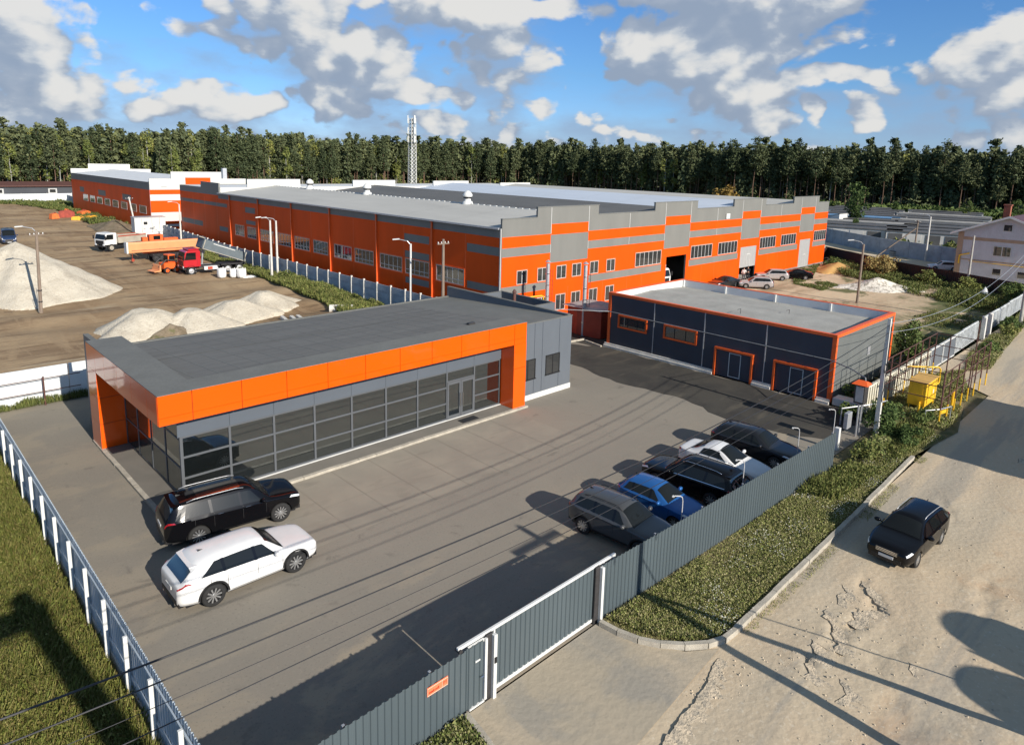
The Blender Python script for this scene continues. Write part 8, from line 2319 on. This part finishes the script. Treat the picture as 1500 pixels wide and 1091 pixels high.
grass_patch('verge_grass', [(6.5, 12.2), (10.5, 12.2), (10.35, 11.0), (10.0, 9.0), (6.5, 9.0)], 14000, (.10, .30), (.010, .028), [GRASS_G, FLOWER], 2, .02, .8, .75, 120, thr=-.9)
def meadow_h(p):
    return 1.0+.5*np.clip((p[:, 0]-2.2)/2, 0, 1)
grass_patch('meadow_grass', [(4.2, 13), (4.2, 46.8), (-4.0, 46.8), (-2.2, 30), (.8, 13)], 170000, (.10, .42), (.007, .022), [GRASS_M, FLOWER], 3, .0, .9, .35, 240, meadow_h)
grass_patch('kerb_weeds', [(19.5, 8.85), (28.8, 9.03), (39.5, 9.3), (39.5, 8.85), (28.8, 8.6), (19.5, 8.6)], 2600, (.03, .12), (.006, .014), [GRASS_G], 4, .02, 1.0, .4, 0, thr=.15)
grass_patch('wall_weeds', [(4.6, 46.6), (4.6, 46.95), (13, 46.95), (13, 46.6)], 2200, (.15, .75), (.01, .022), [GRASS_D], 5, .0, .5, .3, 0, thr=-.3)
grass_patch('fence_weeds', [(38.2, 50), (38.2, 100), (37.2, 120), (36.0, 100), (35.6, 78), (34.2, 62), (32.0, 54)], 30000, (.25, 1.0), (.02, .06), [GRASS_D], 6, .02, .6, .6, 0, thr=-.9)
grass_patch('fence_weeds', [(45.5, 228), (44, 200), (40.5, 150), (36, 160), (38, 200), (34, 226), (-8, 226), (-8, 230.5), (45, 230.5)], 16000, (.3, 1.3), (.05, .14), [GRASS_D], 7, .02, .6, .6, 0, thr=-.2)
grass_patch('lot_weeds', [(118, 44), (108, 31), (103, 22), (98, 15.2), (88, 15.2), (92, 24), (98, 30), (101, 36), (110, 43)], 15000, (.15, .9), (.025, .07), [GRASS_D], 8, .0, .7, .7, 0, thr=-.35)
grass_patch('lot_weeds', [(55.5, 14), (98, 14.4), (92, 20), (78, 20.5), (66, 19.0), (55.5, 20)], 13000, (.06, .35), (.015, .035), [GRASS_D], 9, .0, .9, .6, 0, thr=.0)
grass_patch('lot_weeds', [(95, 38), (110, 43), (100, 42.8), (88, 37.5), (86, 33), (92, 33)], 9000, (.06, .3), (.02, .05), [GRASS_D], 10, .0, .9, .6, 0, thr=-.1)
grass_patch('roadside_weeds', [(46, 9.3), (54, 10.2), (58, 11.5), (66, 13.0), (98, 13.6), (98, 12.8), (70, 11.2), (62, 10.6), (56.5, 13.2), (44.5, 13.2), (44.5, 9.4)], 24000, (.06, .34), (.012, .035), [GRASS_G], 11, .02, .9, .7, 0, thr=-.4)
grass_patch('waste_weeds', [(150, 30), (180, 24), (280, 46), (275, 100), (200, 105), (152, 58)], 9000, (.3, 1.3), (.10, .3), [GRASS_D], 12, .0, .8, .7, 0, thr=.05)
grass_patch('forest_floor_shrubs', [(286, 76), (292, 46), (296, 10), (276, 10), (262, 60), (262, 125), (268, 135)], 9000, (1, 3.2), (.25, .6), [LEAF_G], 13, .0, .8, .8, 0, thr=-.2)

def bush(name, label, x, y, rx, ry, h, m, seed, n=900, leaf=.10, cat='bush', group=None, lobes=14, stems=8, z0=0.0):
    rng = np.random.default_rng(seed); t = thing(name, label, cat, (x, y, z0), group=group); parts = []; sm = MB()
    for k in range(lobes):
        a = rng.uniform(0, 6.28); q = rng.uniform(0, .85); z = rng.uniform(.18, .92)*h*(1-.35*q)
        c = (rx*q*math.cos(a), ry*q*math.sin(a), z); parts.append(clumps(rng, c, (rx*.36, ry*.36, h*.2), n//lobes, leaf, up=.5))
        if k < stems: sm.tube([(c[0]*.25, c[1]*.25, 0), (c[0]*.7, c[1]*.7, z*.6), c], [.025+h*.006, .02, .008], 4)
    quads_mesh('foliage', np.concatenate(parts), [m], parent=t); sm.build('stem', BARK_D, t, world=False)
    return t
bush('leafy_bush', 'green bush around the foot of the concrete pole', 41.2, 11.6, 1.6, 1.2, 1.7, LEAF_G, 61, 2600, .07, lobes=22)
bush('leafy_bush', 'green bush right of the concrete pole, before the cream ribbed fence', 43.4, 12.3, 1.5, .9, 1.7, LEAF_G, 62, 2400, .07, lobes=20)
bush('leafy_bush', 'tall shrub on the verge just right of the teal fence end', 36.6, 11.0, 1.2, .7, 1.25, GRASS_D, 80, 2000, .06, lobes=18)
bush('leafy_bush', 'spreading shrub at the verge end beside the road kerb', 40.8, 10.3, 1.5, .7, 1.1, LEAF_G, 81, 2000, .06, lobes=18)
bush('leafy_bush', 'low bush at the fence end, left of the concrete pole', 38.3, 11.0, 1.3, .8, .95, GRASS_G, 63, 1800, .06, lobes=16)
bush('leafy_bush', 'low weedy bush below the yellow gas cabinet', 45.4, 10.6, 1.5, .8, .8, LEAF_G, 64, 1500, .06, lobes=16)
bush('leafy_bush', 'dark bush against the grey end wall of the garage', 46.6, 14.9, 1.6, .7, 1.5, LEAF_G, 65, 1600, .07, lobes=16)
bush('leafy_bush', 'dark bush in the shade between garage corner and meter cabinet', 42.8, 13.9, 1.2, .7, 1.2, LEAF_G, 66, 1500, .07, lobes=14)
bush('young_tree', 'slender young green tree behind the right corner of the garage', 57.5, 15.0, 1.1, 1.1, 4.0, LEAF_G, 67, 2200, .09, cat='tree', lobes=26)
bush('reed_clump', 'big straw coloured reed clump before the maroon fence', 108.4, 33.4, 4.2, 2.6, 3.1, REED, 68, 3600, .16, lobes=40, cat='reeds')
bush('leafy_bush', 'yellow green weed clump right of the straw coloured reeds', 105.0, 26.5, 2.6, 2.0, 1.8, GRASS_D, 69, 1600, .12, lobes=18)
bush('leafy_bush', 'yellow flowering weed clump beside the bare concrete pole', 102.2, 21.0, 2.6, 2.2, 1.9, LEAF_Y, 70, 1600, .12, lobes=18)
bush('leafy_bush', 'green bush at the right edge before the brick house', 100.2, 16.0, 2.4, 2.0, 2.3, LEAF_G, 71, 1600, .12, lobes=18)
bush('leafy_bush', 'roadside bush at the foot of the right edge pole', 80.0, 12.5, 2.6, 1.0, 1.5, LEAF_G, 72, 1700, .10, lobes=18)
bush('leafy_bush', 'tangled roadside bush right of the fence gap pillars', 77.0, 12.2, 2.0, .9, 1.0, GRASS_D, 73, 1300, .09, lobes=16)
bush('leafy_bush', 'dark low bush in the house shadow by the road edge', 69.0, 12.2, 2.6, .9, .7, LEAF_G, 74, 1300, .09, lobes=16)
bush('leafy_bush', 'green weed bush behind the orange sand heap near the hall', 109.5, 40.5, 2.2, 1.6, 1.3, LEAF_G, 75, 1200, .11, lobes=14)
bush('leafy_bush', 'grass tuft bush at the foot of the pair of lamp poles', 37.0, 76.6, 1.2, 1.6, 1.5, GRASS_D, 76, 1400, .09, lobes=16)
